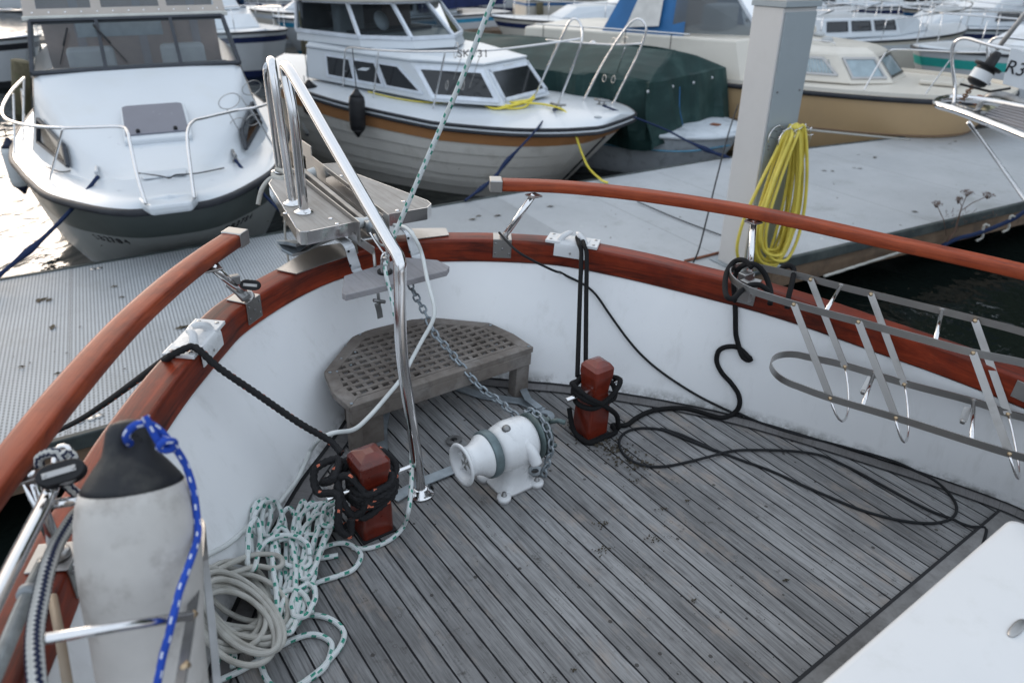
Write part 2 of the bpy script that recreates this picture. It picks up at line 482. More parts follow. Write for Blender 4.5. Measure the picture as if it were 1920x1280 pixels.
M_rblk2 = mat_rope('black braided rope', (.012, .012, .013), braid=.006)
M_rcord = basic('black rubber hose', (.014, .015, .017), .75, var=.2)
M_rgreen = mat_rope('white rope with green flecks', (.74, .78, .78), (.0, .24, .165), pu=.028, nv=2, duty=.5, dv=.36)
M_rwhite = mat_rope('old white rope', (.52, .51, .47), dirty=(.34, .31, .26))
M_cable = basic('white cable', (.6, .62, .61), .45, var=.1, vs=12)
M_rblue = mat_rope('blue rope', (.03, .09, .5), (.75, .78, .85), pu=.024, nv=3, duty=.4, dv=.3)
M_rnavy = mat_rope('navy and white rope', (.55, .55, .53), (.015, .02, .05), pu=.009, nv=4, duty=.42, zig=True)
M_navyrope = mat_rope('dark blue mooring rope', (.02, .035, .09), braid=.009)
M_yellow = basic('yellow hose', (.66, .54, .09), .45, var=.12, vs=8, dirt=(.35, .33, .08), dirt_amt=.4)
M_yrope = basic('yellow rope', (.75, .62, .08), .6, var=.1)
# ================================================================== OUR BOAT
BF = bw
boat = thing('motor_boat', 'wooden railed white boat whose planked foredeck fills the foreground', 'boat', bw(0, 1.0, 0))

def interp(tab, y):
    if y >= tab[0][0]: return tab[0][1]
    for (a, p), (b, q) in zip(tab, tab[1:]):
        if y >= b: return q + (p - q) * (y - b) / (a - b)
    return tab[-1][1]
DECK_HW = [(2.24, 0), (2.22, .12), (2.14, .235), (2.04, .345), (1.94, .46), (1.85, .565), (1.68, .725), (1.51, .87), (1.31, 1.015), (1.11, 1.125), (.87, 1.24), (.73, 1.305), (.567, 1.37), (.44, 1.41), (.1, 1.45), (-1.2, 1.45)]
TOP_HW = [(2.41, 0), (2.397, .14), (2.35, .28), (2.265, .44), (2.16, .59), (2.06, .70), (1.86, .83), (1.65, .94), (1.43, 1.035), (1.23, 1.11), (1.0, 1.17), (.75, 1.222), (.518, 1.25), (.2, 1.27), (-.2, 1.28), (-1.2, 1.28)]
TOP_STB = [p for p in TOP_HW if p[0] > 1.5] + [(1.43, 1.045), (1.23, 1.13), (.96, 1.215), (.77, 1.275), (.53, 1.325), (.2, 1.36), (-.2, 1.37), (-1.2, 1.37)]
TOP_PORT = [p for p in TOP_HW if p[0] > 2.1] + [(2.07, .675), (1.97, .76), (1.87, .842), (1.75, .930), (1.6, 1.03), (1.45, 1.115), (1.31, 1.195), (1.21, 1.24), (1.115, 1.29), (.9, 1.37), (.6, 1.43), (.2, 1.46), (-.2, 1.48), (-1.2, 1.48)]
def dh(x, y):
    return -.035 * min(1, max(0, (1.4 - y) / .9)) if x > 0 else 0
def curve(tab, m=120):
    port = TOP_PORT if tab is TOP_HW else [(y, h + (.05 if y < .6 else 0)) for y, h in tab]
    tab = TOP_STB if tab is TOP_HW else tab
    pts = [Vector((-h, y, 0)) for y, h in reversed(port)] + [Vector((h, y, 0)) for y, h in tab[1:]]
    pts = resample(pts, .02)
    L = [0]
    for a, b in zip(pts, pts[1:]): L.append(L[-1] + (b - a).length)
    out = []; j = 0
    for i in range(m + 1):
        t = L[-1] * i / m
        while j < len(L) - 2 and L[j + 1] < t: j += 1
        k = (t - L[j]) / max(1e-9, L[j + 1] - L[j]); out.append(pts[j].lerp(pts[j + 1], k))
    return out
def offs(c, d):
    """offset a curve outward (away from the deck)"""
    out = []
    for i, p in enumerate(c):
        t = (c[min(i + 1, len(c) - 1)] - c[max(i - 1, 0)]).normalized()
        out.append(p + Vector((-t.y, t.x, 0)) * d)
    return out
def at_h(c, h): return [(p.x, p.y, h + (dh(p.x, p.y) * h / .42 if h > .02 else 0)) for p in c]
Cd, Ct = curve(DECK_HW), curve(TOP_HW)
def wall_hw(y, h, x=1):
    a, b = interp(DECK_HW, y), interp(TOP_STB if x > 0 else TOP_PORT, y)
    return a + (b - a) * min(1, max(0, h / .42))
def surf(px, py, off=.006):
    """where the sight line meets the deck or the inside of the bulwark, lifted by off"""
    r = ray(px, py); k = 0.3; last = None
    while k < 8:
        p = r * k; x, y, h = p.dot(XB) - XC, p.dot(YB), HB + p.dot(ZB)
        if h < off or (h < .42 and abs(x) > wall_hw(y, h, x) - off): break
        last = (x, y, h); k += .003
    return last

# deck
mb = MB(); rows = []
for i in range(len(Cd) // 2 + 1):
    a, b = Cd[i], Cd[len(Cd) - 1 - i]
    rows.append([(a.x + (b.x - a.x) * j / 8, a.y, 0) for j in range(9)])
vs = [p for r in rows for p in r]; fs = []; us = []
for i in range(len(rows) - 1):
    for j in range(8):
        q = (i * 9 + j, i * 9 + j + 1, (i + 1) * 9 + j + 1, (i + 1) * 9 + j); fs.append(q)
        us.append(tuple((vs[k][0], vs[k][1]) for k in q))
mb.add(vs, fs, False, us)
deck = mb.build('deck', M_deck, boat, BF)
# margin plank with its seam along the bulwark
M_margin = mat_wood('teak margin plank', (.125, .12, .12), (.19, .185, .187), (.06, .055, .05), rough=.8, coat=0, gs=(120, 5, 60), wear=(.07, .065, .06), wear_amt=.5, bump=.4)
M_caulk = basic('seam caulk', (.018, .018, .02), .6)
inn = offs(Cd, -.058)
MB().loft([at_h(offs(Cd, .004), .004), at_h(inn, .004)][::-1]).build('margin_plank', M_margin, boat, BF)
# transpose so the grain follows the plank
MB().loft([at_h(inn, .0055), at_h(offs(Cd, -.0645), .0055)]).build('deck_seam', M_caulk, boat, BF)
MB().loft([at_h(offs(Cd, .004), .006), at_h(offs(Cd, -.011), .006)]).build('deck_seam', M_caulk, boat, BF)
# athwart margin plank in front of the coach roof
M_marg2 = mat_wood('teak athwart margin', (.14, .137, .135), (.25, .247, .245), (.08, .075, .07), rough=.85, coat=0, gs=(14, 14, 14), wear=(.10, .095, .09), wear_amt=.5, use_uv=False, bump=.4, spec=.15)
MB().box((.45, .445, .004), (1.75, .05, .006)).build('margin_plank', M_marg2, boat, BF)
MB().box((.45, .474, .0052), (1.75, .009, .006)).build('deck_seam', M_caulk, boat, BF)

# bulwark (inside skin) and outer hull
M_bul = basic('white bulwark paint', (.77, .78, .80), .38, var=.04, vs=2.5, dirt=(.50, .50, .47), dirt_amt=.3, dirt_scale=5, coat=.15, bump=.04, bs=9)
def mat_bul(nm='white bulwark paint', f=1.0):
    k = N(nm); o = k.obj()
    c = k.mix(k.ramp(k.noise(o, 2.2, 5), .3, .7), (.74 * f, .75 * f, .765 * f), (.81 * f, .815 * f, .82 * f))
    st = k.noise(k.scale(o, (5, 5, 1.2)), 2.2, 7, .7)
    c = k.mix(k.math('MULTIPLY', k.ramp(st, .55, .75), .35), c, (.5, .5, .48))
    sp = k.noise(o, 55, 6, .8)
    c = k.mix(k.math('MULTIPLY', k.ramp(sp, .70, .74), .8), c, (.13, .11, .09))
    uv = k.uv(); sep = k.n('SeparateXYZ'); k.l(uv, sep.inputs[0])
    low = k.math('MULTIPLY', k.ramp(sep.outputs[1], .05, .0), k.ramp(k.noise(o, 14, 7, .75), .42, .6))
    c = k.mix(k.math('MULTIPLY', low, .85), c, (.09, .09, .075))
    k.set(Base_Color=c, Roughness=.36, Coat_Weight=.1)
    k.bump(k.noise(o, 7, 4), .12, .006)
    return k.m
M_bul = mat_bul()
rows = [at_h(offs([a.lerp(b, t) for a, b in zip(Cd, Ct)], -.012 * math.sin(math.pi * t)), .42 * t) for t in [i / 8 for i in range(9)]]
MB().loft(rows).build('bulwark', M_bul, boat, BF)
co = offs(Ct, .075)
rows = [at_h(co, .43)]
for k_, hh in ((.03, .30), (.07, 0), (.04, -.35), (-.06, -.7), (-.2, -1.05), (-.4, -1.5)):
    rows.append([(p.x * (1 + k_), p.y * (1 + k_ * .35) + k_ * .3, hh + dh(p.x, p.y)) for p in co])
MB().loft(rows).build('hull', M_white, boat, BF)

# cap rail: a swept timber with rounded edges
def sweep(c, prof):
    """prof: list of (offset outward, height); transposed so UV y runs along the timber"""
    m = len(c); rows = []
    for i in range(m):
        t = (c[min(i + 1, m - 1)] - c[max(i - 1, 0)]).normalized(); nrm = Vector((-t.y, t.x, 0))
        rows.append([(c[i].x + nrm.x * a, c[i].y + nrm.y * a, b + dh(c[i].x, c[i].y)) for a, b in prof])
    return MB().loft(rows, closed=True, smooth=True, caps=True)
prof = [(-.004, .424), (-.006, .426), (-.006, .431), (-.0055, .47), (-.005, .505), (-.0045, .510), (-.002, .5145), (.003, .5165), (.008, .517), (.04, .518), (.074, .517), (.079, .5165), (.084, .5145), (.086, .510), (.086, .505), (.087, .431), (.087, .426), (.085, .424)]
cap = sweep(curve(TOP_HW, 170), prof)
cap.build('cap_rail', M_cap, boat, BF)
def cap_at(px, py, h=.52):
    """nearest point of the cap curve with tangent and outward normal"""
    x, y, _ = bh(px, py, h); best = min(range(1, len(Ct) - 1), key=lambda i: (Ct[i].x - x) ** 2 + (Ct[i].y - y) ** 2)
    t = (Ct[best + 1] - Ct[best - 1]).normalized()
    return Ct[best] + Vector((0, 0, dh(Ct[best].x, Ct[best].y))), t, Vector((-t.y, t.x, 0))

# ---------------------------------------------------------------- handrails and stanchions
def handrail(px):
    P = resample([bh(a, b, .73) for a, b in px], .05)
    if len(P) < 2: return
    rows = []; m = len(P)
    for i, p in enumerate(P):
        t = (P[min(i + 1, m - 1)] - P[max(i - 1, 0)]).normalized(); t.z = 0; t.normalize(); nr = Vector((-t.y, t.x, 0))
        ring = []
        for a in range(12):
            an = 2 * math.pi * (a + .5) / 12; cx, cz = math.cos(an), math.sin(an)
            e = .30
            qx = math.copysign(abs(cx) ** e, cx) * .031; qz = math.copysign(abs(cz) ** e, cz) * .021
            ring.append(tuple(p + nr * qx + Vector((0, 0, qz))))
        rows.append(ring)
    r = MB().loft(rows, closed=True, smooth=True, caps=True).build('handrail', M_hand, boat, BF)
    d = (P[0] - P[1]).normalized(); d.z = 0; nr = Vector((-d.y, d.x, 0)); m3 = Matrix((nr, d, Vector((0, 0, 1)))).transposed()
    MB().box(P[0] + d * .018, (.068, .05, .048), m3).build('end_cap', M_steel, r, BF, bevel=.004)
    bu = MB()
    for i in range(4, m, 7):                                # screw bungs let into the rail
        t = (P[i] - P[i - 1]).normalized(); nr = Vector((-t.y, t.x, 0))
        bu.lathe([(.006, 0), (.006, .0012), (.004, .0016)], P[i] + nr * .0305 * SIDE + Vector((0, 0, .002)), nr * SIDE, 10)
    bu.build('bung', M_bung, r, BF)
    return r
M_bung = basic('rail bung', (.22, .08, .05), .5)
SIDE = -1
h1 = handrail([(436, 449), (380, 487), (316, 537), (229, 618), (123, 738), (42, 840), (-40, 945), (-150, 1100)])
SIDE = 1
h2 = handrail([(938, 346), (1050, 350), (1175, 362), (1290, 378), (1410, 398), (1530, 423), (1650, 450), (1790, 480), (1920, 510), (2050, 545), (2200, 590)])
def stanchion(base, top, r=.0125, plate=True):
    b = Vector(base); t = Vector(top)
    o = MB().tube([b, b.lerp(t, .5), t], r, 14).build('stanchion', M_chrome, boat, BF)
    i = min(range(1, len(Ct) - 1), key=lambda i: (Ct[i].x - b.x) ** 2 + (Ct[i].y - b.y) ** 2)
    tg = (Ct[i + 1] - Ct[i - 1]).normalized(); nr = Vector((-tg.y, tg.x, 0)); m3 = Matrix((tg, nr, Vector((0, 0, 1)))).transposed()
    c = Ct[i] + Vector((0, 0, dh(Ct[i].x, Ct[i].y)))
    k = MB().box(c + nr * .028 + Vector((0, 0, .5205)), (.075, .075, .005), m3)
    k.box(c + nr * -.0085 + Vector((0, 0, .483)), (.075, .005, .08), m3)
    k.lathe([(.021, 0), (.021, .012), (r + .002, .016)], b + (t - b).normalized() * .0, t - b, 16)
    k.build('base_bracket', M_steel, o, BF, bevel=.0015)
    q = MB()
    for a, z in ((-.028, .505), (.028, .505), (-.028, .462), (.028, .462), (0, .483)):
        q.lathe([(.0045, 0), (.0045, .002), (.002, .0032)], c + nr * -.011 + tg * a + Vector((0, 0, z)), -nr, 10)
    q.build('screw', M_dkmet, o, BF)
    MB().box(t + Vector((0, 0, -.004)), (.05, .05, .006)).build('rail_saddle', M_steel, o, BF, bevel=.001)
    return o
def capc(px, py, o=.035):
    c, t, n = cap_at(px, py); return c + n * o + Vector((0, 0, .522))
st1 = stanchion(bh(467, 557, .522), bh(397, 500, .709))
st2 = stanchion(bh(943, 447, .522), bh(1001, 365, .709))
st3 = stanchion(bh(1405, 519, .522), bh(1413, 414, .709))
st4 = stanchion(bh(112, 1042, .522), bh(50, 885, .709), .013)
# hinge clamp and block lashed on the port stanchion
k = MB()
a, b = Vector(bh(440, 533, .60)), Vector(bh(478, 545, .60))
k.tube([Vector(bh(430, 530, .58)), Vector(bh(448, 545, .56)), Vector(bh(462, 560, .54))], .017, 12)
k.box(Vector(bh(440, 524, .62)), (.03, .022, .03))
k.build('hinge_clamp', M_dkmet, st1, BF, bevel=.003)
def pulley(name, c, axis, r, parent, face=(0, 0, 1), long=None, mat=None):
    """block: two dark cheeks, a sheave, a steel strap"""
    c = Vector(c); ax = Vector(axis).normalized(); lg = Vector(long).normalized(); lg = (lg - lg.dot(ax) * ax).normalized(); sd_ = ax.cross(lg)
    out = []
    for i in range(24):
        an = 2 * math.pi * i / 24; out.append((math.cos(an) * r * .8, math.sin(an) * r + (r * .7 if math.sin(an) > 0 else -r * .3)))
    k = MB()
    for s_ in (-1, 1):
        o_ = ax * s_ * r * .3; vs = [c + o_ + sd_ * x + lg * y for x, y in out] + [c + o_ + ax * s_ * r * .14 + sd_ * x * .92 + lg * y * .95 for x, y in out]
        n = 24; k.add(vs, [tuple(range(n)), tuple(range(n, 2 * n))] + [(i, (i + 1) % n, n + (i + 1) % n, n + i) for i in range(n)])
    root = k.build(name, M_black, parent, BF, bevel=.0008)
    MB().lathe([(r * .78, -r * .22), (r * .68, 0), (r * .78, r * .22)], c, ax, 20).build('sheave', M_alu, root, BF)
    q = MB()
    for s_ in (-1, 1):
        q.bar(c + ax * s_ * r * .47 - lg * r * .75, c + ax * s_ * r * .47 + lg * r * 1.25, r * .42, r * .08, ax)
        for e in (-.6, 1.1): q.lathe([(r * .13, 0), (r * .13, r * .07), (r * .05, r * .1)], c + ax * s_ * r * .5 + lg * r * e, ax * s_, 10)
    q.build('strap', M_steel, root, BF, bevel=.0005)
    return root
pulley('block', bh(467, 534, .60), (-.5, -.9, .45), .021, st1, long=(.9, -.5, -.1))
# small bracket on the cap, far right
c, t, n = cap_at(1918, 720)
MB().box(c - n * .009 + Vector((0, 0, .478)), (.005, .05, .06)).build('bracket', M_steel, boat, BF, bevel=.001)

# ---------------------------------------------------------------- fairleads
def fairlead(pa, pb, gold=True):
    A, tA, nA = cap_at(*pa); Bp, tB, nB = cap_at(*pb)
    t = (Bp - A).normalized(); n = Vector((-t.y, t.x, 0))
    if n.dot(nA) < 0: n = -n
    m3 = Matrix((t, n, Vector((0, 0, 1)))).transposed(); mid = (A + Bp) / 2
    def L(x, y, z): return mid + t * x + n * (y + .036) + Vector((0, 0, .5185 + z))
    ln = (Bp - A).length * .5
    k = MB()
    for s_ in (-1, 1):
        k.box(L(s_ * (ln + .006), 0, .006), (.062, .092, .012), m3)
        k.tube([L(s_ * (ln - .02), -.02, .008), L(s_ * (ln - .026), -.018, .022), L(s_ * (ln - .03) * .75, -.012, .034), L(s_ * .020, 0, .038), L(s_ * .012, .01, .036)], lambda q: .015 - .006 * q, 12, step=.01)
    k.box(L(0, -.01, .003), (2 * ln, .06, .008), m3)
    # the throat: a saddle lining the opening and lapping the rail's inner face
    k.strap([L(0, .045, .008), L(0, .0, .012), L(0, -.036, .008), L(0, -.046, -.006), L(0, -.048, -.05)], t, 2 * ln - .004, .005, step=.008)
    r = k.build('fairlead', M_winw, boat, BF, bevel=.004)
    q = MB()
    for s_ in (-1, 1):
        for y in (-.028, .028): q.lathe([(.0065, 0), (.0065, .0015), (.003, .003)], L(s_ * (ln + .018), y, .012), (0, 0, 1), 10)
    q.lathe([(.005, 0), (.003, .002)], L(0, -.052, -.03), -n, 10)
    q.build('screw', M_steel, r, BF)
    return r
fairlead((346, 660), (380, 622))
fairlead((1055, 452), (1098, 458))

# ---------------------------------------------------------------- bollards
def bollard(cx, cy, H, w0, w1, w2):
    zs = [(0, w0), (H * .3, w0 * .98), (H * .5, w0 * .93), (H * .6, w1), (H * .72, w1 * 1.02), (H * .86, w2), (H * .955, w2 * .99), (H, w2 * .78)]
    rows = []
    for z, ww in zs:
        ring = []
        for sx, sy in ((-1, -1), (1, -1), (1, 1), (-1, 1)):
            a = ww / 2; c_ = .13 * a
            pts = [(sx * a, sy * (a - c_)), (sx * (a - c_), sy * a)]
            if sx * sy < 0: pts.reverse()
            ring += pts
        ring = sorted(ring, key=lambda q: math.atan2(q[1], q[0]))
        rows.append([(cx + x, cy + y, z) for x, y in ring])
    rows.append([(cx + (x - cx) * .35, cy + (y - cy) * .35, H * 1.035) for x, y, _ in rows[-1]])
    o = MB().loft(rows, closed=True, smooth=False, caps=True).build('bollard', M_boll, boat, BF, bevel=.004)
    MB().tube([(cx - .135, cy, H * .62), (cx + .135, cy, H * .62)], .0085, 14).build('cross_pin', M_chrome, o, BF, bevel=.001)
    MB().box((cx, cy, .004), (w0 + .012, w0 + .012, .006)).build('deck_bedding', M_caulk, o, BF, bevel=.001)
    return o
PBX, PBY, SBX, SBY = -.455, 1.545, .447, 1.56
bollard(PBX, PBY, .285, .10, .082, .098)
bollard(SBX, SBY, .30, .098, .076, .09)

# ---------------------------------------------------------------- bow platform
HP = .65
plat = None
lp = [bh(*p, HP) for p in [(505, 344), (512, 356), (556, 427), (563, 434), (575, 434), (664, 416), (574, 345), (548, 325), (515, 330)]]
rp = [bh(*p, HP) for p in [(596, 309), (640, 306), (667, 326), (800, 376), (807, 382), (800, 389), (719, 403)]]
def outline_uv(mb, out, z0, z1):
    """board with UV y running forward"""
    n = len(out); vs = [(*p[:2], z0) for p in out] + [(*p[:2], z1) for p in out]
    fs = [tuple(range(n - 1, -1, -1)), tuple(range(n, 2 * n))] + [(i, (i + 1) % n, n + (i + 1) % n, n + i) for i in range(n)]
    us = [tuple((vs[j][0] + vs[j][2], vs[j][1]) for j in f) for f in fs]
    return mb.add(vs, fs, False, us)
m = MB(); plat = outline_uv(m, lp, HP - .02, HP).build('bow_platform', M_plank, boat, BF, bevel=.003)
outline_uv(MB(), rp, HP - .02, HP).build('plank', M_plank, plat, BF, bevel=.003)
k = MB()
def edge_trim(k, out, off=.003):
    cx = sum(p[0] for p in out) / len(out); cy = sum(p[1] for p in out) / len(out)
    P = [Vector((p[0] + (p[0] - cx) * .012, p[1] + (p[1] - cy) * .008, HP - .024)) for p in out]; P.append(P[0])
    k.strap(P, (0, 0, 1), .05, .004)
edge_trim(k, lp); edge_trim(k, rp)
k.build('steel_edging', M_chrome, plat, BF, bevel=.001)
q = MB()
for p in [(620, 410), (632, 420), (535, 400), (757, 378), (745, 395), (640, 330)]:
    q.lathe([(.009, 0), (.009, .0015), (.004, .004)], bh(*p, HP + .0005), (0, 0, 1), 14)
q.build('screw', M_chrome, plat, BF)
# anchor channel between the planks
ch = MB()
iL = [Vector(bh(664, 416, HP)), Vector(bh(574, 345, HP)), Vector(bh(545, 322, HP))]
iR = [Vector(bh(719, 403, HP)), Vector(bh(635, 336, HP)), Vector(bh(590, 305, HP))]
for e in (iL, iR):
    a, b = e[0], e[2]; d = (b - a).normalized()
    ch.bar(a - d * .05 + Vector((0, 0, -.025)), b + d * .12 + Vector((0, 0, -.02)), .004, .085, (0, 0, 1))
ch.build('channel_cheek', M_steel, plat, BF, bevel=.001)
mid0 = (iL[0] + iR[0]) / 2; mid1 = (iL[2] + iR[2]) / 2; dd = (mid1 - mid0).normalized()
MB().bar(mid0 + Vector((0, 0, -.075)), mid1 + dd * .1 + Vector((0, 0, -.075)), .12, .006).build('channel_floor', M_dkmet, plat, BF)
ro = MB()
for t_ in (.06, .98):
    c = mid0.lerp(mid1, t_) + Vector((0, 0, -.03)); ro.lathe([(.028, -.045), (.026, -.04), (.017, 0), (.026, .04), (.028, .045)], c, (1, 0, 0), 20)
ro.build('roller', basic('nylon roller', (.55, .56, .55), .5, var=.15), plat, BF)
# upright end cheeks with holes at the far end
for e in (iL[2], iR[2]):
    k = MB(); d = dd
    k.bar(e + d * .03 + Vector((0, 0, .03)), e + d * .15 + Vector((0, 0, .03)), .005, .07, (0, 0, 1))
    k.build('roller_cheek', M_steel, plat, BF, bevel=.002)
# little latch bar and shackle clutter behind the roller
k = MB(); k.bar(bh(655, 440, .60), bh(700, 470, .56), .006, .03); k.build('latch_bar', M_steel, plat, BF); k = MB(); k.tube([bh(702, 440, .66), bh(706, 448, .65), bh(712, 458, .63), bh(722, 462, .62), bh(728, 475, .60)], .005, 8, step=.01)
k.build('latch_hook', M_steel, plat, BF)
k = MB(); k.tube([bh(700, 470, .56), bh(702, 485, .54), bh(703, 500, .52)], .006, 8); k.build('latch_pin', M_steel, plat, BF)
# steel apron plates on the cap under the anchor
def apron(pts, z=.5225):
    return MB().prism([bh(a, b, z)[:2] for a, b in pts], z - .002, z + .002)
apron([(518, 506), (555, 514), (600, 497), (640, 484), (672, 474), (668, 452), (600, 462), (560, 480)]).build('apron_plate', M_steel, boat, BF)
apron([(762, 429), (836, 428), (842, 441), (790, 447), (765, 452)]).build('apron_plate', M_steel, boat, BF)
# step board on two hooked brackets
HS = .50
stepo = [bh(*p, HS) for p in [(645, 517), (641, 549), (648, 553), (838, 507), (843, 499), (820, 487), (757, 482)]]
step = outline_uv(MB(), stepo, HS - .024, HS).build('step_board', M_step, boat, BF, bevel=.003)
k = MB()
for px, px2 in ((642, 656), (757, 762)):
    y0 = TOP_HW[0][0] - .015
    a = byy(px, 452 if px < 700 else 428, y0)
    x0 = a[0]
    yy_ = 2.36 if px < 700 else 2.37
    k.strap([(x0 - .0, yy_ + .06, .575), (x0, yy_ + .01, .578), (x0 + .004, yy_ - .016, .566), (x0 + .01, yy_ - .022, .53), (x0 + .018, yy_ - .03, .49), (x0 + .02, yy_ - .035, .475), (x0 + .022, yy_ - .1, .472)], (1, 0, 0), .038, .006, step=.012)
k.build('bracket', M_alu, step, BF, bevel=.001)
q = MB()
for px in (642, 757):
    a = byy(px, 452 if px < 700 else 428, 2.36); yy_ = 2.36 if px < 700 else 2.37
    for z in (.555, .50): q.lathe([(.005, 0), (.005, .002)], (a[0] + .01, yy_ - .0265 - (.006 if z < .52 else 0), z), (0, -1, .1), 10)
q.build('bolt', M_black, step, BF)
# pad eye ring and halyard block on the step
k = MB(); c = bh(722, 511, HS)
k.lathe([(.028, 0), (.028, .008), (.022, .014), (.008, .014)], c, (0, 0, 1), 20)
k.build('pad', M_black, step, BF)
k = MB(); c = Vector(bh(722, 500, HS + .03))
for s_ in (-1, 1):
    k.tube([c + Vector((s_ * .012, 0, -.02)), c + Vector((s_ * .016, 0, .01)), c + Vector((s_ * .010, 0, .045)), c + Vector((0, 0, .055))], .004, 8, step=.008)
k.box(c + Vector((0, 0, .02)), (.016, .012, .035))
k.tube([c + Vector((-.005, 0, .055)), c + Vector((-.02, .03, .09)), c + Vector((-.03, .05, .12))], .0035, 8)
k.build('shackle_block', M_chrome, step, BF, bevel=.001)
# snap hook hanging below the step
k = MB(); 
k.tube([byy(708, 545, 2.12), byy(710, 560, 2.12), byy(712, 570, 2.12)], .006, 8)
k.tube([byy(700, 563, 2.12), byy(722, 566, 2.12)], .007, 8)
k.strap([byy(707, 568, 2.12), byy(711, 582, 2.12), byy(713, 596, 2.12)], (1, 0, 0), .022, .006)
k.build('snap_hook', M_dkmet, step, BF, bevel=.002)

# ---------------------------------------------------------------- pulpit rails
pu = MB()
T = byy(749, 487, 1.70)
pts = [(-.253, 1.60, 0.0), (-.262, 1.62, .2), (-.28, 1.655, .5)]
pa = Vector(pts[-1]); Tt = Vector(T)
A2 = Vector(byy(540, 126, 2.53)); Bb = Vector(bh(570, 398, HP))
path = pts + [tuple(pa.lerp(Tt, .8)), tuple(Tt.lerp(A2, .0)), tuple(Tt.lerp(A2, .06)), tuple(Tt.lerp(A2, .3)), tuple(Tt.lerp(A2, .6)), tuple(Tt.lerp(A2, .93)), tuple(A2 + Vector((0, .025, .0))), tuple(A2.lerp(Bb, .07) + Vector((0, .03, 0))), tuple(A2.lerp(Bb, .3)), tuple(A2.lerp(Bb, .7)), tuple(Bb)]
pu.tube(path, .0185, 16, step=.02)
pulpit = pu.build('pulpit_rail', M_chrome, boat, BF)
f0, f1 = Vector(bh(525, 322, HP)), Vector(bh(549, 382, HP))
t0, t1 = Vector(byy(501, 140, 3.03)), Vector(byy(511, 128, 2.70))
MB().tube([f0, f0.lerp(t0, .5), t0, Vector(byy(503, 122, 2.95)), Vector(byy(507, 117, 2.82)), t1, f1.lerp(t1, .5), f1], .0165, 14, step=.02).build('pulpit_rail', M_chrome, boat, BF)
k = MB()
for c in ((-.253, 1.60, 0.001),): k.lathe([(.045, 0), (.045, .006), (.03, .009), (.024, .02), (.019, .022)], c, (0, 0, 1), 24)
for c in (Bb, f0, f1): k.lathe([(.036, 0), (.036, .005), (.024, .009), (.019, .016)], c, (0, 0, 1), 20)
k.build('flange', M_chrome, pulpit, BF)
q = MB()
for c, rr in ((Vector((-.253, 1.60, .007)), .035), (Bb + Vector((0, 0, .005)), .029)):
    for a in range(3): q.lathe([(.005, 0), (.005, .0015), (.002, .003)], c + Vector((math.cos(a * 2.1 + .4) * rr, math.sin(a * 2.1 + .4) * rr, 0)), (0, 0, 1), 8)
q.build('screw', M_dkmet, pulpit, BF)

# ---------------------------------------------------------------- windlass
WY, WH = 1.50, .165
WF = lambda x, y, h: bw(.02 + (x - .03) * .91, WY - .01 + (y - WY) * .91, h * .95)
wl = MB()
rows = []
for z, x0, x1, y0, y1 in ((.0, -.085, .125, WY - .088, WY + .085), (.018, -.085, .125, WY - .088, WY + .085)):
    rows.append([(x0, y0, z), (x1, y0, z), (x1, y1, z), (x0, y1, z)])
# column: rounded section blending from foot to the round gear case
def ring(cx, cy, z, rx, ry, n=28, e=.75):
    o = []
    for i in range(n):
        a = 2 * math.pi * i / n; cx_, sy_ = math.cos(a), math.sin(a)
        o.append((cx + math.copysign(abs(cx_) ** e, cx_) * rx, cy + math.copysign(abs(sy_) ** e, sy_) * ry, z))
    return o
wl.loft([ring(.038, WY - .005, .004, .082, .074, e=.45), ring(.038, WY - .005, .014, .080, .072, e=.5), ring(.038, WY - .002, .026, .062, .064), ring(.036, WY, .08, .054, .07), ring(.035, WY, .13, .056, .082), ring(.035, WY, .17, .054, .088), ring(.033, WY, .2, .053, .082), ring(.03, WY, .23, .05, .064), ring(.028, WY, .248, .042, .04), ring(.026, WY, .256, .02, .018)], closed=True, caps=True)
# gear case drum shape around the shaft
wl.lathe([(.05, -.078), (.070, -.074), (.082, -.05), (.088, -.02), (.090, .02), (.088, .06), (.08, .075), (.05, .08)], (.03, WY, WH), (1, 0, 0), 32)
# forward nose and rib
wl.tube([(.045, WY - .055, .205), (.06, WY - .085, .175), (.07, WY - .108, .135)], lambda t: .024 - .003 * t, 16, step=.01)
for p in ((-.040, WY - .072), (.110, WY - .070), (-.036, WY + .062), (.108, WY + .062)):
    wl.lathe([(.026, .0), (.026, .016), (.02, .02)], (*p, 0.001), (0, 0, 1), 20)
win = wl.build('windlass', M_winw, boat, WF)
bm_ = MB()
bm_.lathe([(.015, 0), (.017, .008), (.013, .014), (.007, .02)], (-.0, WY - .01, .244), (-.1, -.05, 1), 12)
for p in ((-.040, WY - .072), (.110, WY - .070), (.108, WY + .062)):
    bm_.lathe([(.011, 0), (.011, .003), (.008, .004), (.008, .014), (.004, .016)], (*p, .02), (0, 0, 1), 6)
bm_.build('bolt', M_dkmet, win, WF)
MB().lathe([(.070, 0), (.083, .003), (.085, .02), (.083, .034), (.066, .036)], (-.086, WY, WH), (1, 0, 0), 36).build('clutch_ring', basic('grey painted ring', (.13, .17, .18), .45, .3, var=.25, vs=25), win, WF, bevel=.001)
k = MB()
k.lathe([(.076, .092), (.076, .084), (.064, .068), (.055, .050), (.052, .034), (.055, .018), (.066, .006), (.074, .002), (.076, -.002), (.073, -.007), (.064, -.007), (.056, .002), (.052, .024), (.034, .034), (.030, .045), (.012, .045), (.010, .03)][::-1], (-.175, WY, WH), (1, 0, 0), 36, cap=False)
drum = k.build('warping_drum', M_winw, win, WF)
MB().lathe([(.001, 0), (.03, 0), (.03, .004), (.012, .006)], (-.155, WY, WH), (-1, 0, 0), 24).build('drum_hub', basic('drum hub', (.3, .3, .29), .5, .2), drum, WF)
k = MB()
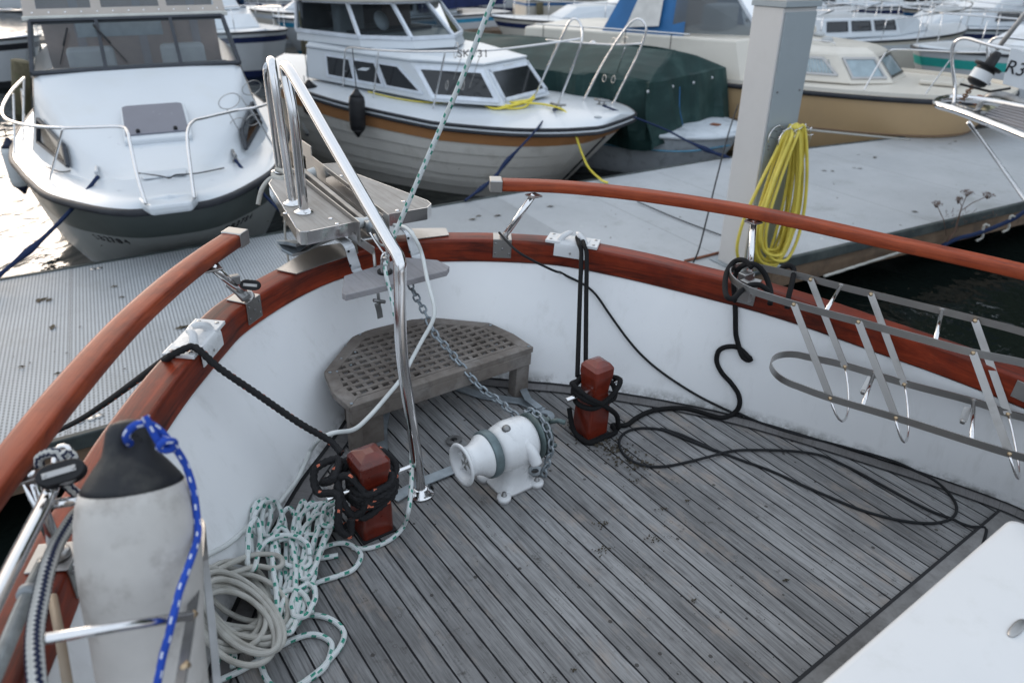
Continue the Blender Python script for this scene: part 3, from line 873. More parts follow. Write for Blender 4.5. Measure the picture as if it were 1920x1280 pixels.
for a in range(4):
    an = a * math.pi / 2 + .5; u_ = Vector((0, math.cos(an), math.sin(an)))
    k.bar(Vector((-.158, WY, WH)) + u_ * .01, Vector((-.163, WY, WH)) + u_ * .043, .006, .012, (1, 0, 0))
k.build('drum_rib', M_winw, drum, WF)
G = basic('green grey casting', (.10, .135, .135), .5, .35, var=.3, vs=22, dirt=(.2, .14, .09), dirt_amt=.3, dirt_scale=14)
k = MB()
k.lathe([(.05, 0), (.086, .002), (.088, .008), (.07, .016), (.062, .024), (.07, .032), (.084, .04), (.084, .046), (.04, .05)], (.118, WY, WH), (1, 0, 0), 36)
gyp = k.build('chain_wheel', G, win, WF)
k = MB()
for a in range(5):
    an = a * 2 * math.pi / 5 + .7; u_ = Vector((0, math.cos(an), math.sin(an)))
    c = Vector((.16, WY, WH)); k.tube([c, c + u_ * .05, c + u_ * .088 + Vector((.012, 0, 0))], .008, 8, step=.02)
k.lathe([(.03, 0), (.03, .02), (.015, .03)], (.16, WY, WH), (1, 0, 0), 16)
k.tube([(.17, WY - .02, .22), (.2, WY - .05, .235), (.215, WY - .075, .235)], .009, 8)
k.build('clutch_handle', G, gyp, WF)

# galvanised fittings flat on the deck
def deckbar(pts, wd=.034, z=.0085):
    return MB().strap([(*bh(a, b, z)[:2], z) for a, b in pts], [Vector((0, 0, 1)).cross(Vector((*bh(*pts[min(i + 1, len(pts) - 1)], z)[:2], 0)) - Vector((*bh(*pts[max(i - 1, 0)], z)[:2], 0))) for i in range(len(pts))], wd, .006)
fr_ = deckbar([(728, 735), (716, 800), (716, 865)], .04).build('deck_strap', M_galv, boat, BF, bevel=.001)
deckbar([(738, 935), (765, 918), (800, 900), (880, 868)], .04).build('deck_strap', M_galv, boat, BF, bevel=.001)
deckbar([(845, 722), (905, 742), (975, 752), (1018, 770)], .04).build('deck_strap', M_galv, boat, BF, bevel=.001)
def eyeplate(px, py, ro_, ri, z=.009):
    c = Vector(bh(px, py, z)); k = MB()
    k.loft([[c + Vector((math.cos(a) * r, math.sin(a) * r * .8, dz)) for a in [2 * math.pi * i / 24 for i in range(24)]] for r, dz in ((ri, -.004), (ri, .004), (ro_, .004), (ro_, -.004))], closed=True, smooth=False)
    return k
eyeplate(1016, 782, .052, .026).build('eye_plate', M_galv, boat, BF)
eyeplate(1003, 884, .03, .014, .013).build('eye_plate', M_galv, boat, BF)
eyeplate(851, 825, .03, .014, .01).build('eye_plate', M_dkmet, boat, BF)
deckbar([(980, 728), (990, 748), (1012, 765)], .03, .03).build('hinge', M_galv, boat, BF, bevel=.001)

# ---------------------------------------------------------------- coach roof corner (we stand behind it)
HR = .45
cr = MB()
def rr_out(x0, x1, y0, y1, r):
    o = []
    for cx_, cy_, a0 in ((x1 - r, y1 - r, 0), (x0 + r, y1 - r, 90), (x0 + r, y0 + r, 180), (x1 - r, y0 + r, 270)):
        for i in range(9): a = R(a0 + i * 90 / 8); o.append((cx_ + r * math.cos(a), cy_ + r * math.sin(a)))
    return o
o1 = rr_out(-.75, .656, -1.0, .318, .03)
def ins(o, d): 
    cx_ = -.04; cy_ = -.33
    return [(cx_ + (x - cx_) * (1 - d / .7), cy_ + (y - cy_) * (1 - d / .68)) for x, y in o]
cr.loft([[(x, y, .0) for x, y in ins(o1, .03)], [(x, y, HR - .05) for x, y in ins(o1, .012)], [(x, y, HR - .012) for x, y in o1], [(x, y, HR - .003) for x, y in ins(o1, .004)], [(x, y, HR) for x, y in ins(o1, .014)], [(x, y, HR + .006) for x, y in ins(o1, .2)]], closed=True, caps=True)
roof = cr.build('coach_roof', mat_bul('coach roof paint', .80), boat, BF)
k = MB(); c = Vector(bh(1906, 1178, HR + .004))
m3 = Matrix.Rotation(R(-25), 3, 'Z')
k.loft([ring(c.x, c.y, c.z + z, rx, ry, 24, .9) for z, rx, ry in ((0, .036, .010), (.004, .035, .0095), (.006, .028, .006))], closed=True, caps=True)
k.build('deck_fitting', M_steel, roof, BF)
# ================================================================== LOOSE THINGS ON THE FOREDECK
def inside_poly(x, y, P):
    c = False
    for i in range(len(P)):
        a, b = P[i], P[i - 1]
        if (a[1] > y) != (b[1] > y) and x < (b[0] - a[0]) * (y - a[1]) / (b[1] - a[1]) + a[0]: c = not c
    return c
def clipx(P, y):
    """x extent of convex polygon at y"""
    xs = []
    for i in range(len(P)):
        a, b = P[i], P[i - 1]
        if (a[1] - y) * (b[1] - y) <= 0 and a[1] != b[1]: xs.append(a[0] + (b[0] - a[0]) * (y - a[1]) / (b[1] - a[1]))
    return (min(xs), max(xs)) if len(xs) > 1 else None
GH = .22
GP = [(-.365, 1.87), (.405, 1.872), (.40, 2.0), (.372, 2.118), (.165, 2.305), (-.128, 2.318), (-.345, 2.118), (-.375, 1.98)]
cx0 = .01; cy0 = 2.06
bench = thing('grating_bench', 'low weathered teak grating bench fitted into the bow behind the white windlass', 'bench', bw(cx0, cy0, 0))
GI = [(cx0 + (x - cx0) * .875, cy0 + (y - cy0) * .80) for x, y in GP]
for i in range(len(GP)):
    j = (i + 1) % len(GP)
    a, b, c, d = GP[i], GP[j], GI[j], GI[i]
    MB().prism([a, b, c, d], GH - .024, GH + .001 * (i % 2)).build('frame_board', M_grey, bench, BF, bevel=.003)
for i in range(10):
    y = GI[0][1] + .012 + i * .0355; e = clipx(GI, y)
    if e and e[1] - e[0] > .06: MB().box(((e[0] + e[1]) / 2, y, GH - .008), (e[1] - e[0] + .01, .0145, .012)).build('slat', M_grey, bench, BF, bevel=.0015)
GT = [(y, x) for x, y in GI]
for i in range(17):
    x = GI[0][0] + .02 + i * .0415; e = clipx(GT, x)
    if e and e[1] - e[0] > .04: MB().box((x, (e[0] + e[1]) / 2, GH - .0105), (.015, e[1] - e[0] + .01, .012)).build('cross_slat', M_grey, bench, BF, bevel=.001)
MB().box((.02, 1.882, GH - .05), (.755, .022, .052)).build('front_beam', M_grey, bench, BF, bevel=.003)
MB().box((-.335, 1.905, .095), (.045, .03, .19)).build('leg', M_grey, bench, BF, bevel=.003)
MB().box((-.27, 1.91, .095), (.085, .022, .19)).build('side_board', M_grey, bench, BF, bevel=.003)
MB().box((.368, 1.905, .098), (.062, .05, .196)).build('leg', M_grey, bench, BF, bevel=.003)
MB().box((.30, 2.1, .098), (.04, .03, .196)).build('leg', M_grey, bench, BF, bevel=.003)
MB().box((-.27, 2.08, .098), (.04, .03, .196)).build('leg', M_grey, bench, BF, bevel=.003)
q = MB()
for p in [(-.35, 1.885), (.39, 1.885), (-.33, 2.1), (.36, 2.1), (.15, 2.285), (-.12, 2.295)]: q.lathe([(.006, 0), (.006, .001), (.002, .002)], (*p, GH + .0015), (0, 0, 1), 8)
for i in range(5): q.lathe([(.005, 0), (.004, .0015)], (*bh(632 + (i % 2) * 22 + i * 4, 696 - i * 12, GH)[:2], GH), (0, 0, 1), 8)
q.build('screw', M_galv, bench, BF)

# anchor on the roller
anc = thing('anchor', 'dark grey plough anchor stowed under the bow platform with its fluke showing', 'anchor', bw(-.08, 2.6, .5))
MB().bar(mid0.lerp(mid1, -.1) + Vector((0, 0, -.04)), mid1 + Vector((0, 0, -.03)), .022, .045).build('shank', M_dkmet, anc, BF, bevel=.004)
MB().lathe([(.012, -.02), (.026, -.012), (.03, 0), (.026, .012), (.012, .02)], mid0.lerp(mid1, .0) + Vector((0, -.02, -.03)), (1, 0, 0), 18).build('shackle', M_galv, anc, BF)
fp = [bh(518, 452, .50), bh(528, 466, .49), bh(548, 476, .475), bh(575, 470, .47), bh(600, 455, .47), bh(640, 440, .47), bh(620, 430, .50), bh(585, 447, .51), bh(555, 457, .52), bh(532, 452, .52)]
k = MB(); n = len(fp); lo = [Vector(p) + Vector((0, 0, -.014)) for p in fp]
k.add([Vector(p) for p in fp] + lo, [tuple(range(n)), tuple(range(n, 2 * n))] + [(i, (i + 1) % n, n + (i + 1) % n, n + i) for i in range(n)])
k.build('fluke', M_galv, anc, BF, bevel=.003)

# anchor chain: links along a hanging line, over the gypsy and down
def chain(px, L=.040, wd=.028, wire=.0052):
    P = resample(px, .002); dist = [0]
    for a, b in zip(P, P[1:]): dist.append(dist[-1] + (b - a).length)
    pitch = L - wire * 2.3; k = MB(); n = int(dist[-1] / pitch); j = 0; ref = Vector((1, .3, .2)); rnd = random.Random(3)
    for i in range(n):
        s_ = (i + .5) * pitch
        while j < len(dist) - 2 and dist[j + 1] < s_: j += 1
        c = P[j]; t = (P[min(j + 6, len(P) - 1)] - P[max(j - 6, 0)]).normalized()
        u = (ref - ref.dot(t) * t).normalized()
        u = Matrix.Rotation(R(45 + 90 * (i % 2)) + rnd.uniform(-.2, .2), 3, t) @ u; ref = Matrix.Rotation(-R(45 + 90 * (i % 2)), 3, t) @ u
        pts = []
        for m_ in range(14):
            a = 2 * math.pi * m_ / 14; e = (L - wd) / 2 - wire * .2
            pts.append(c + u * math.sin(a) * (wd / 2 - wire * .5) + t * (math.cos(a) * (wd / 2 - wire * .5) + math.copysign(e, math.cos(a))))
        k.tube(pts, wire * .78, 6, closed=True)
    return k
chp = [(750, 500, 2.34), (761, 516, 2.27), (780, 556, 2.18), (799, 590, 2.10), (817, 628, 2.03), (839, 653, 1.97), (864, 684, 1.90), (872, 694, 1.88), (904, 729, 1.81), (935, 751, 1.73), (957, 770, 1.66), (979, 787, 1.60)]
cpts = [byy(*p) for p in chp] + [(.125, WY + .045, .215), (.126, WY - .0, .236), (.126, WY - .055, .218), (.127, WY - .088, .165), (.127, WY - .083, .10), (.127, WY - .07, .05), (.127, WY - .065, .012)]
tag(chain(cpts).build('anchor_chain', M_galv, None, BF), 'galvanised anchor chain running from the bow roller to the windlass wheel', 'chain')

# ---------------------------------------------------------------- black and orange mooring rope, port
def lerp3(a, b, t): return tuple(x + (y - x) * t for x, y in zip(a, b))
def coil(cx, cy, r, z0, z1, turns, rnd, ph=0, ell=1, jit=.004):
    o = []
    n = int(turns * 12)
    for i in range(n + 1):
        a = ph + 2 * math.pi * turns * i / n
        q = r + rnd.uniform(-jit, jit)
        sq = 1 / max(abs(math.cos(a)), abs(math.sin(a))) ** .35
        o.append((cx + math.cos(a) * q * sq * ell, cy + math.sin(a) * q * sq, z0 + (z1 - z0) * i / n + rnd.uniform(-jit, jit)))
    return o
mo = thing('mooring_rope', 'black mooring rope with orange flecks lashed round the front-left bollard', 'rope', bw(PBX, PBY, .2))
rnd = random.Random(11)
fl = bh(352, 672, .545)
p1 = [bw(*bh(318, 668, .54)), bw(*bh(344, 655, .546)), bw(*bh(362, 650, .545)), bw(*bh(378, 660, .535)), bw(*bh(410, 689, .49)), bw(*bh(480, 737, .415)), bw(*bh(560, 792, .315)), bw(*bh(618, 826, .25)), bw(*bh(640, 850, .235))]
shore = wz(60, 828, .52)
line = [shore, shore.lerp(p1[0], .5) + Vector((0, 0, -.03))] + p1
MB().tube(line, .0098, 14, strands=3, pitch=.05, step=.006).build('standing_line', M_rblack, mo)
MB().tube(coil(PBX, PBY, .06, .135, .20, 4.2, rnd, 2), .0108, 12, strands=3, pitch=.05, step=.006).build('turns', M_rblack, mo, BF)
tg = [(PBX - .06, PBY + .06, .22), (PBX - .12, PBY + .03, .25), (PBX - .135, PBY - .03, .20), (PBX - .10, PBY - .05, .15), (PBX - .05, PBY - .07, .20), (PBX - .09, PBY - .01, .27), (PBX - .13, PBY + .05, .24), (PBX - .08, PBY + .09, .26), (PBX - .0, PBY + .09, .25), (PBX + .08, PBY + .05, .245), (PBX + .105, PBY - .01, .22), (PBX + .08, PBY - .05, .175), (PBX + .02, PBY - .07, .165), (PBX - .07, PBY - .065, .14), (PBX - .125, PBY - .0, .165), (PBX - .1, PBY + .07, .22), (PBX + .01, PBY + .075, .29), (PBX + .09, PBY + .045, .275), (PBX + .12, PBY + .0, .235), (PBX + .07, PBY - .045, .2)]
tg = [(PBX + (x - PBX) * .72, PBY + (y - PBY) * .78, z - .035) for x, y, z in tg]
MB().tube(tg, .0108, 12, strands=3, pitch=.05, step=.006).build('lashing', M_rblack, mo, BF)
tg2 = [(PBX - .07, PBY + .05, .235), (PBX - .12, PBY + .065, .215), (PBX - .1, PBY + .02, .255), (PBX - .06, PBY + .07, .275), (PBX - .13, PBY + .09, .25), (PBX - .15, PBY + .04, .21), (PBX - .11, PBY - .02, .225), (PBX - .13, PBY - .05, .14), (PBX - .1, PBY - .06, .10), (PBX - .085, PBY - .05, .15)]
tg2 = [(PBX - .01 + (x - PBX) * .9, y, z - .03) for x, y, z in tg2]
MB().tube(tg2, .0108, 12, strands=3, pitch=.05, step=.006).build('lashing', M_rblack, mo, BF)
tl = [surf(632, 990, .014), surf(655, 982, .014), surf(690, 960, .014)]
MB().tube([surf(622, 988, .012)] + tl, .0105, 12, strands=3, pitch=.05, step=.006).build('tail', M_rblack, mo, BF)
MB().tube([surf(655, 965, .012), surf(672, 970, .03), surf(695, 975, .02)], .0105, 12, strands=3, pitch=.05, step=.006).build('tail', M_rblack, mo, BF)

# ---------------------------------------------------------------- plain black mooring rope, starboard
so = thing('mooring_rope', 'plain black rope doubled from the fairlead to the right-hand bollard and trailing on deck', 'rope', bw(SBX, SBY, .15))
for a, b in (((1086, 459), (1117, 668)), ((1096, 462), (1137, 664))):
    P = [bw(*bh(a[0] - 4, a[1] - 14, .535)), bw(*bh(a[0], a[1], .548)), bw(*bh(a[0] + 4, a[1] + 14, .53))]
    e = Vector(bw(SBX + (.01 if a[0] > 1090 else -.03), SBY + .065, .215))
    P += [P[-1].lerp(e, .35) + Vector((0, 0, -.006)), P[-1].lerp(e, .7) + Vector((0, 0, -.006)), e]
    MB().tube(P, .0088, 10, step=.01).build('standing_line', M_rblk2, so)
rnd = random.Random(5)
pp = [(SBX - .0, SBY + .065, .215), (SBX - .075, SBY + .03, .205), (SBX - .085, SBY - .03, .195), (SBX - .03, SBY - .062, .17), (SBX + .045, SBY - .06, .172), (SBX + .075, SBY - .0, .195), (SBX + .02, SBY + .06, .20), (SBX - .06, SBY + .045, .19), (SBX - .09, SBY - .01, .165), (SBX - .05, SBY - .058, .155), (SBX + .02, SBY - .065, .185), (SBX + .08, SBY - .045, .215), (SBX + .1, SBY + .01, .20), (SBX + .05, SBY + .07, .18), (SBX - .04, SBY + .07, .19), (SBX - .085, SBY + .02, .22), (SBX - .07, SBY - .045, .2), (SBX + .0, SBY - .07, .15), (SBX + .06, SBY - .07, .09), (SBX + .085, SBY - .065, .02)]
MB().tube(pp, .0095, 10, step=.008).build('turns', M_rblk2, so, BF)
loop = [(SBX - .068, SBY + .05, .1), (SBX - .078, SBY - .0, .03), (SBX - .06, SBY - .062, .0095), (SBX + .0, SBY - .068, .0095), (SBX + .07, SBY - .068, .0095), (SBX + .09, SBY - .03, .0095)]
c3 = lambda x, y: (1000 + x / 2.56, 400 + y / 2.56)
tr = [c3(*p) for p in [(445, 1015), (500, 978), (560, 950), (640, 936), (720, 935), (790, 950), (850, 968), (905, 980), (955, 965), (988, 925), (985, 870), (950, 815), (905, 765), (880, 710), (890, 660), (930, 640), (985, 645)]]
ll = loop + [surf(x, y, .0095) for x, y in tr]
x_, y_, h_ = ll[-1]
rackrope = [(1034, 690), (1045, 700), (1025, 704), (1000, 680), (982, 640), (972, 580), (970, 500), (972, 440)]
for x, y in rackrope[:4]: ll.append(surf(*c3(x, y), .016))
ll += [surf(*c3(976, 600), .016), surf(*c3(971, 560), .018), surf(*c3(970, 480), .022), bh(*c3(968, 430), .43), bh(*c3(966, 400), .47), bh(*c3(962, 330), .54), bh(*c3(980, 275), .59), bh(*c3(1020, 245), .63), bh(*c3(1070, 248), .64), bh(*c3(1110, 290), .61), bh(*c3(1130, 340), .58), bh(*c3(1140, 385), .56), bh(*c3(1136, 435), .54)]
MB().tube(ll, .0095, 10, step=.01).build('trailing_part', M_rblk2, so, BF)
l2 = [bh(*c3(1130, 375), .585), bh(*c3(1090, 345), .60), bh(*c3(1040, 345), .60), bh(*c3(1000, 370), .59), bh(*c3(960, 408), .57), bh(*c3(930, 400), .57), bh(*c3(920, 350), .58), bh(*c3(930, 280), .60), bh(*c3(965, 232), .62), bh(*c3(1010, 225), .64), bh(*c3(1050, 260), .63)]
MB().tube(l2, .0095, 10, step=.01).build('hitch', M_rblk2, so, BF)
l3 = [bh(*c3(1190, 265), .60), bh(*c3(1225, 250), .62), bh(*c3(1250, 270), .61), bh(*c3(1240, 340), .58), bh(*c3(1225, 400), .55), bh(*c3(1218, 455), .52)]
MB().tube(l3, .0095, 10, step=.01).build('hitch', M_rblk2, so, BF)

# ---------------------------------------------------------------- thin black hose wandering over the deck
c4 = lambda x, y: (1240 + x / 3.2, 680 + y / 3.2)
hp = [bh(936, 436, .56), bh(950, 452, .55), bh(970, 471, .535), bh(1000, 489, .5), bh(1040, 508, .46)]
hp += [surf(*c3(*p), .007) for p in [(130, 283), (170, 305), (240, 340), (300, 390), (370, 490), (450, 600), (520, 680)]]
hp += [surf(*c3(*p), .006) for p in [(600, 750), (700, 820), (800, 880), (900, 930), (1000, 975)]]
hp += [surf(*c4(*p), .006) for p in [(460, 300), (560, 345), (700, 395), (850, 440), (1000, 478), (1150, 518), (1300, 560), (1420, 600), (1530, 650), (1640, 705), (1720, 775), (1768, 850), (1765, 905), (1720, 942), (1640, 960), (1540, 958), (1400, 937), (1200, 882), (1000, 800), (800, 712), (700, 665), (600, 625), (500, 590), (400, 552), (320, 522), (240, 488), (120, 430), (0, 398)]]
hp += [surf(*c3(*p), .006) for p in [(870, 1137), (820, 1110), (740, 1075), (640, 1043), (560, 1030), (480, 1035), (430, 1060), (412, 1100), (430, 1150), (480, 1190), (550, 1212), (640, 1212), (750, 1190)]]
hp += [surf(*c3(900, 1152), .016)]
hp += [surf(*c4(*p), .008) for p in [(330, 548), (450, 525), (600, 522), (780, 528), (950, 552), (1080, 605), (1200, 665), (1400, 775), (1600, 880), (1745, 935)]]
hp += [surf(*c4(1790, 958), .016), surf(*c4(1860, 982), .008), surf(*c4(1950, 1000), .006), (.75, .30, .006), (.8, .0, .006)]
MB_h = MB().tube([p for p in hp if p], .0048, 8, step=.012)
tag(MB_h.build('hose', M_rcord, None, BF), 'thin black hose tied at the rail and looping over the planked deck', 'hose')

# ---------------------------------------------------------------- green flecked halyard and its coil
def T(pts, r, name, mat, parent, step=.008, n=10): return MB().tube(pts, r, n, step=step).build(name, mat, parent, BF)
hal = thing('halyard', 'white halyard with green flecks running up from the step board block', 'rope', bw(-.2, 2.1, .55))
T([byy(1010, -190, 1.93), byy(925, 0, 2.0), byy(865, 150, 2.06), byy(800, 300, 2.13), byy(740, 440, 2.19), byy(726, 478, 2.21), byy(722, 498, 2.18)], .0088, 'upper_part', M_rgreen, hal)
dn = [(722, 500, 2.15), (724, 516, 2.13), (732, 550, 2.1), (742, 600, 2.04), (752, 650, 1.97), (762, 720, 1.87), (770, 800, 1.75), (772, 860, 1.64), (771, 910, 1.54), (766, 955, 1.46)]
dd_ = [byy(*p) for p in dn] + [surf(757, 985, .008), surf(740, 1005, .007), surf(715, 1020, .007), surf(685, 1028, .007), surf(660, 1026, .007)]
T(dd_, .0072, 'lower_part', M_rgreen, hal)
c5 = lambda x, y: (x / 2.461, 760 + y / 2.461)
gc = thing('rope_coil', 'untidy coil of white rope with green flecks heaped on deck beside the front bollard', 'rope', bw(*surf(570, 1040)))
rnd = random.Random(21)
def L5(pts, base=.008, lift=0, closed=False, jit=2):
    o = []
    for i, p in enumerate(pts):
        x, y = c5(*p[:2]); hh = base + (p[2] if len(p) > 2 else 0) + lift
        s_ = surf(x, y, hh)
        if s_: o.append(s_)
    return o
gl = [
 [(1560, 690), (1460, 705), (1440, 690, .01), (1480, 660, .01), (1540, 638), (1600, 636), (1650, 665), (1665, 700), (1630, 755), (1560, 785), (1480, 810), (1420, 835), (1385, 870, .01), (1350, 900, .02)],
 [(1300, 1000, .02), (1340, 975, .02), (1420, 965), (1490, 972), (1550, 1000), (1588, 1050), (1570, 1110), (1530, 1160), (1480, 1215), (1430, 1255), (1380, 1290), (1300, 1350)],
 [(990, 1275), (1060, 1245), (1150, 1200), (1220, 1155), (1290, 1110), (1360, 1075), (1430, 1055), (1490, 1065), (1530, 1100), (1520, 1160), (1490, 1215), (1430, 1260), (1370, 1300)],
 [(1000, 1190), (1010, 1160), (1050, 1130), (1080, 1150), (1075, 1190), (1075, 1210)],
 [(1080, 1105), (1140, 1110), (1180, 1140), (1205, 1200), (1230, 1260), (1270, 1310)],
 [(1430, 690, .05), (1420, 640, .06), (1370, 605, .06), (1300, 598, .06), (1240, 620, .06), (1200, 660, .05), (1185, 720, .03)],
 [(1440, 960, .03), (1420, 900, .04), (1390, 860, .05), (1340, 850, .05), (1300, 870, .04)],
]
for g in gl: T(L5(g), .0076, 'loop', M_rgreen, gc)
def bundle(tx, ty, bx, by, wd_t, wd_b, pinch, lift, seed):
    r_ = random.Random(seed); o = []
    for i in range(14):
        a = 2 * math.pi * i / 14; v = (1 - math.cos(a)) / 2
        cx_ = tx + (bx - tx) * v; cy_ = ty + (by - ty) * v
        wd_ = wd_t + (wd_b - wd_t) * v; wd_ *= 1 - pinch * math.exp(-((v - .55) / .2) ** 2)
        o.append((cx_ + math.sin(a) * wd_ + r_.uniform(-3, 3), cy_ + r_.uniform(-3, 3), lift + .012 * abs(math.sin(a * 2 + seed))))
    return o
bs_ = [(1215, 430, 1180, 700, 55, 35, .2), (1250, 440, 1310, 980, 70, 60, .5), (1330, 470, 1330, 1010, 60, 70, .5), (1400, 440, 1350, 1020, 40, 60, .5), (1440, 450, 1340, 960, 55, 80, .6), (1500, 450, 1380, 880, 60, 60, .5), (1480, 500, 1300, 1040, 90, 50, .5), (1540, 470, 1400, 800, 30, 50, .4), (1300, 560, 1330, 1050, 60, 60, .3), (1180, 520, 1160, 760, 30, 30, .2), (1380, 520, 1390, 940, 45, 45, .5), (1230, 600, 1290, 900, 60, 50, .3), (1420, 560, 1310, 900, 50, 60, .5)]
for i, b_ in enumerate(bs_[::1][:10]):
    pts = L5(bundle(*b_, .005 + .0042 * i, i))
    MB().tube(pts, .0076, 10, closed=True, step=.008).build('loop', M_rgreen, gc, BF)

for i, (ex_, ey_, ra, rb, tl_) in enumerate([(1235, 520, 62, 88, .3), (1465, 520, 95, 66, -.5), (1350, 680, 90, 60, .6), (1400, 900, 50, 80, .4), (1530, 500, 40, 60, .5)]):
    r_ = random.Random(300 + i); o = []
    for j in range(14):
        a = 2 * math.pi * j / 14; x = math.cos(a) * ra + r_.uniform(-5, 5); y = math.sin(a) * rb + r_.uniform(-5, 5)
        o.append((ex_ + x * math.cos(tl_) - y * math.sin(tl_), ey_ + x * math.sin(tl_) + y * math.cos(tl_), .03 + .006 * i))
    MB().tube(L5(o), .0076, 10, closed=True, step=.008).build('loop', M_rgreen, gc, BF)
wc = thing('rope_coil', 'flat coil of dingy white rope lying between the fender and the green flecked coil', 'rope', bw(*surf(480, 1120)))
for i in range(15):
    r_ = random.Random(40 + i); o = []
    cx_, cy_ = 1075 + r_.uniform(-25, 45), 890 + i * 8 + r_.uniform(-40, 40); ra, rb = 215 + r_.uniform(-75, 60), 118 + r_.uniform(-45, 50); tl_ = r_.uniform(.0, .8)
    for j in range(20):
        a = 2 * math.pi * j / 20; x = math.cos(a) * ra; y = math.sin(a) * rb
        o.append((cx_ + x * math.cos(tl_) - y * math.sin(tl_), cy_ + x * math.sin(tl_) + y * math.cos(tl_), .006 + i * .0045 + .012 * abs(math.sin(a + i))))
    MB().tube(L5(o), .0074, 10, closed=True, step=.008).build('loop', M_rwhite, wc, BF)
T(L5([(930, 790, .05), (1000, 760, .05), (1080, 720, .05), (1160, 690, .05), (1240, 685, .05), (1295, 700, .05), (1300, 735, .05), (1260, 750, .05), (1180, 740, .05), (1080, 770, .05), (960, 800, .05)]), .0074, 'loop', M_rwhite, wc)

# ---------------------------------------------------------------- white cable from the bow to the port rail
wcb = [(739, 422, .62), (762, 428, .64), (780, 450, .62), (792, 480, .56), (802, 528, .5), (814, 575, .44), (811, 602, .40), (792, 637, .34), (773, 672, .285), (754, 707, .25), (722, 747, .232), (691, 782, .232), (663, 805, .235), (626, 811, .265), (600, 822, .24)]
pw = [bh(*p) for p in wcb] + [surf(584, 842, .02), surf(572, 868, .008), surf(558, 897, .008), surf(540, 922, .008), surf(512, 955, .008), surf(467, 987, .008), surf(427, 1020, .008), surf(384, 1042, .01), surf(340, 1060, .01)]
tag(MB().tube(pw, .0074, 10, step=.01).build('cable', M_cable, None, BF), 'smooth white cable drooping from the bow platform past the bench to the left bulwark', 'cable')
tie = [byy(518, 318, 3.06), byy(532, 322, 3.0), byy(538, 330, 2.96), byy(525, 334, 2.98), byy(512, 328, 3.04), byy(520, 322, 3.08), byy(536, 326, 3.02), byy(530, 338, 2.96), byy(512, 334, 3.0), byy(500, 342, 3.0), byy(490, 358, 2.98), byy(484, 384, 2.97)]
tag(MB().tube(tie, .010, 10, step=.01).build('rope', M_rwhite, None, BF), 'short grey rope end knotted round the foot of the pulpit rail', 'rope')
hang = [byy(536, 400, 2.75), byy(534, 430, 2.75), byy(538, 470, 2.74), byy(542, 495, 2.74)]
tag(MB().tube(hang, .0045, 8, step=.01).build('cord', M_rwhite, None, BF), 'thin pale cord hanging below the left plank of the bow platform', 'cord')

# ---------------------------------------------------------------- fender racks
def rack(name, up_o, up_i, lo_o, lo_i, parent, straps, rungs, vloops):
    """two flat steel hoops joined by slanting straps, round rungs across, wire loops below"""
    def hoop(o, i):
        o = [Vector(p) for p in o]; i = [Vector(p) for p in i]
        d = ((o[0] + i[0]) - (o[-1] + i[-1])).normalized(); c = (o[0] + i[0]) / 2; hw = (o[0] - i[0]) / 2
        arc = [c + hw * math.cos(a) + d * hw.length * .95 * math.sin(a) for a in [math.pi * j / 12 for j in range(1, 12)]]
        return o[::-1] + arc + i
    k = MB().strap(hoop(up_o, up_i), (0, 0, 1), .024, .004, step=.02); root = k.build(name, M_steel, parent, BF)
    MB().strap(hoop(lo_o, lo_i), (0, 0, 1), .024, .004, step=.02).build('lower_hoop', M_steel, root, BF)
    for a, b in straps:
        a, b = Vector(a), Vector(b); MB().strap([a, a.lerp(b, .5), b], (b - a).normalized().cross(Vector((.9, .35, 0))).cross(b - a).normalized().cross((b - a).normalized()), .022, .0035).build('strap', M_steel, root, BF)
        q = MB()
        for p in (a, b): q.lathe([(.0065, -.004), (.0065, .004), (.004, .0065), (.0, .0065)], p, (-.93, -.36, 0), 10)
        q.build('rivet', basic('brass rivet', (.45, .34, .22), .35, .9), root, BF)
    for a, b in rungs: MB().tube([a, lerp3(a, b, .5), b], .0065, 10).build('rung', M_chrome, root, BF)
    for a, m_, b in vloops:
        a, m_, b = Vector(a), Vector(m_), Vector(b)
        mm = (a + b) / 2; MB().tube([mm + (a - b) * .5 * math.cos(math.pi * j / 12) + (m_ - mm) * math.sin(math.pi * j / 12) for j in range(13)], .0042, 8).build('wire_loop', M_chrome, root, BF)
    return root
HU, HL = .60, .37
c6 = lambda x, y: (1340 + x / 2.56, 400 + y / 2.56)
uo = [bh(*c6(*p), HU) for p in [(230, 262), (400, 298), (600, 350), (900, 422), (1250, 508), (1500, 575), (1750, 660)]]
ui = [bh(*c6(*p), HU) for p in [(215, 385), (380, 436), (690, 520), (1050, 618), (1240, 668), (1500, 722), (1750, 790)]]
lo_ = [bh(*c6(*p), HL) for p in [(440, 688), (620, 728), (900, 812), (1240, 902), (1410, 960), (1560, 1000), (1800, 1070)]]
li = [bh(*c6(*p), HL) for p in [(400, 830), (555, 886), (870, 980), (1230, 1095), (1415, 1152), (1600, 1205), (1850, 1280)]]
strs = [((380, 436), (555, 886), 1), ((690, 520), (870, 980), 1), ((1240, 668), (1415, 1152), 1), ((460, 318), (625, 735), 0), ((750, 388), (910, 820), 0), ((1250, 515), (1408, 962), 0)]
S = [(bh(*c6(*a), HU), bh(*c6(*b), HL)) for a, b, _ in strs]
rungs = [(bh(*c6(605, 350), HU), bh(*c6(530, 476), HU)), (bh(*c6(1092, 462), HU), bh(*c6(1057, 620), HU)), (bh(*c6(765, 768), HL), bh(*c6(707, 932), HL)), (bh(*c6(1243, 905), HL), bh(*c6(1232, 1096), HL))]
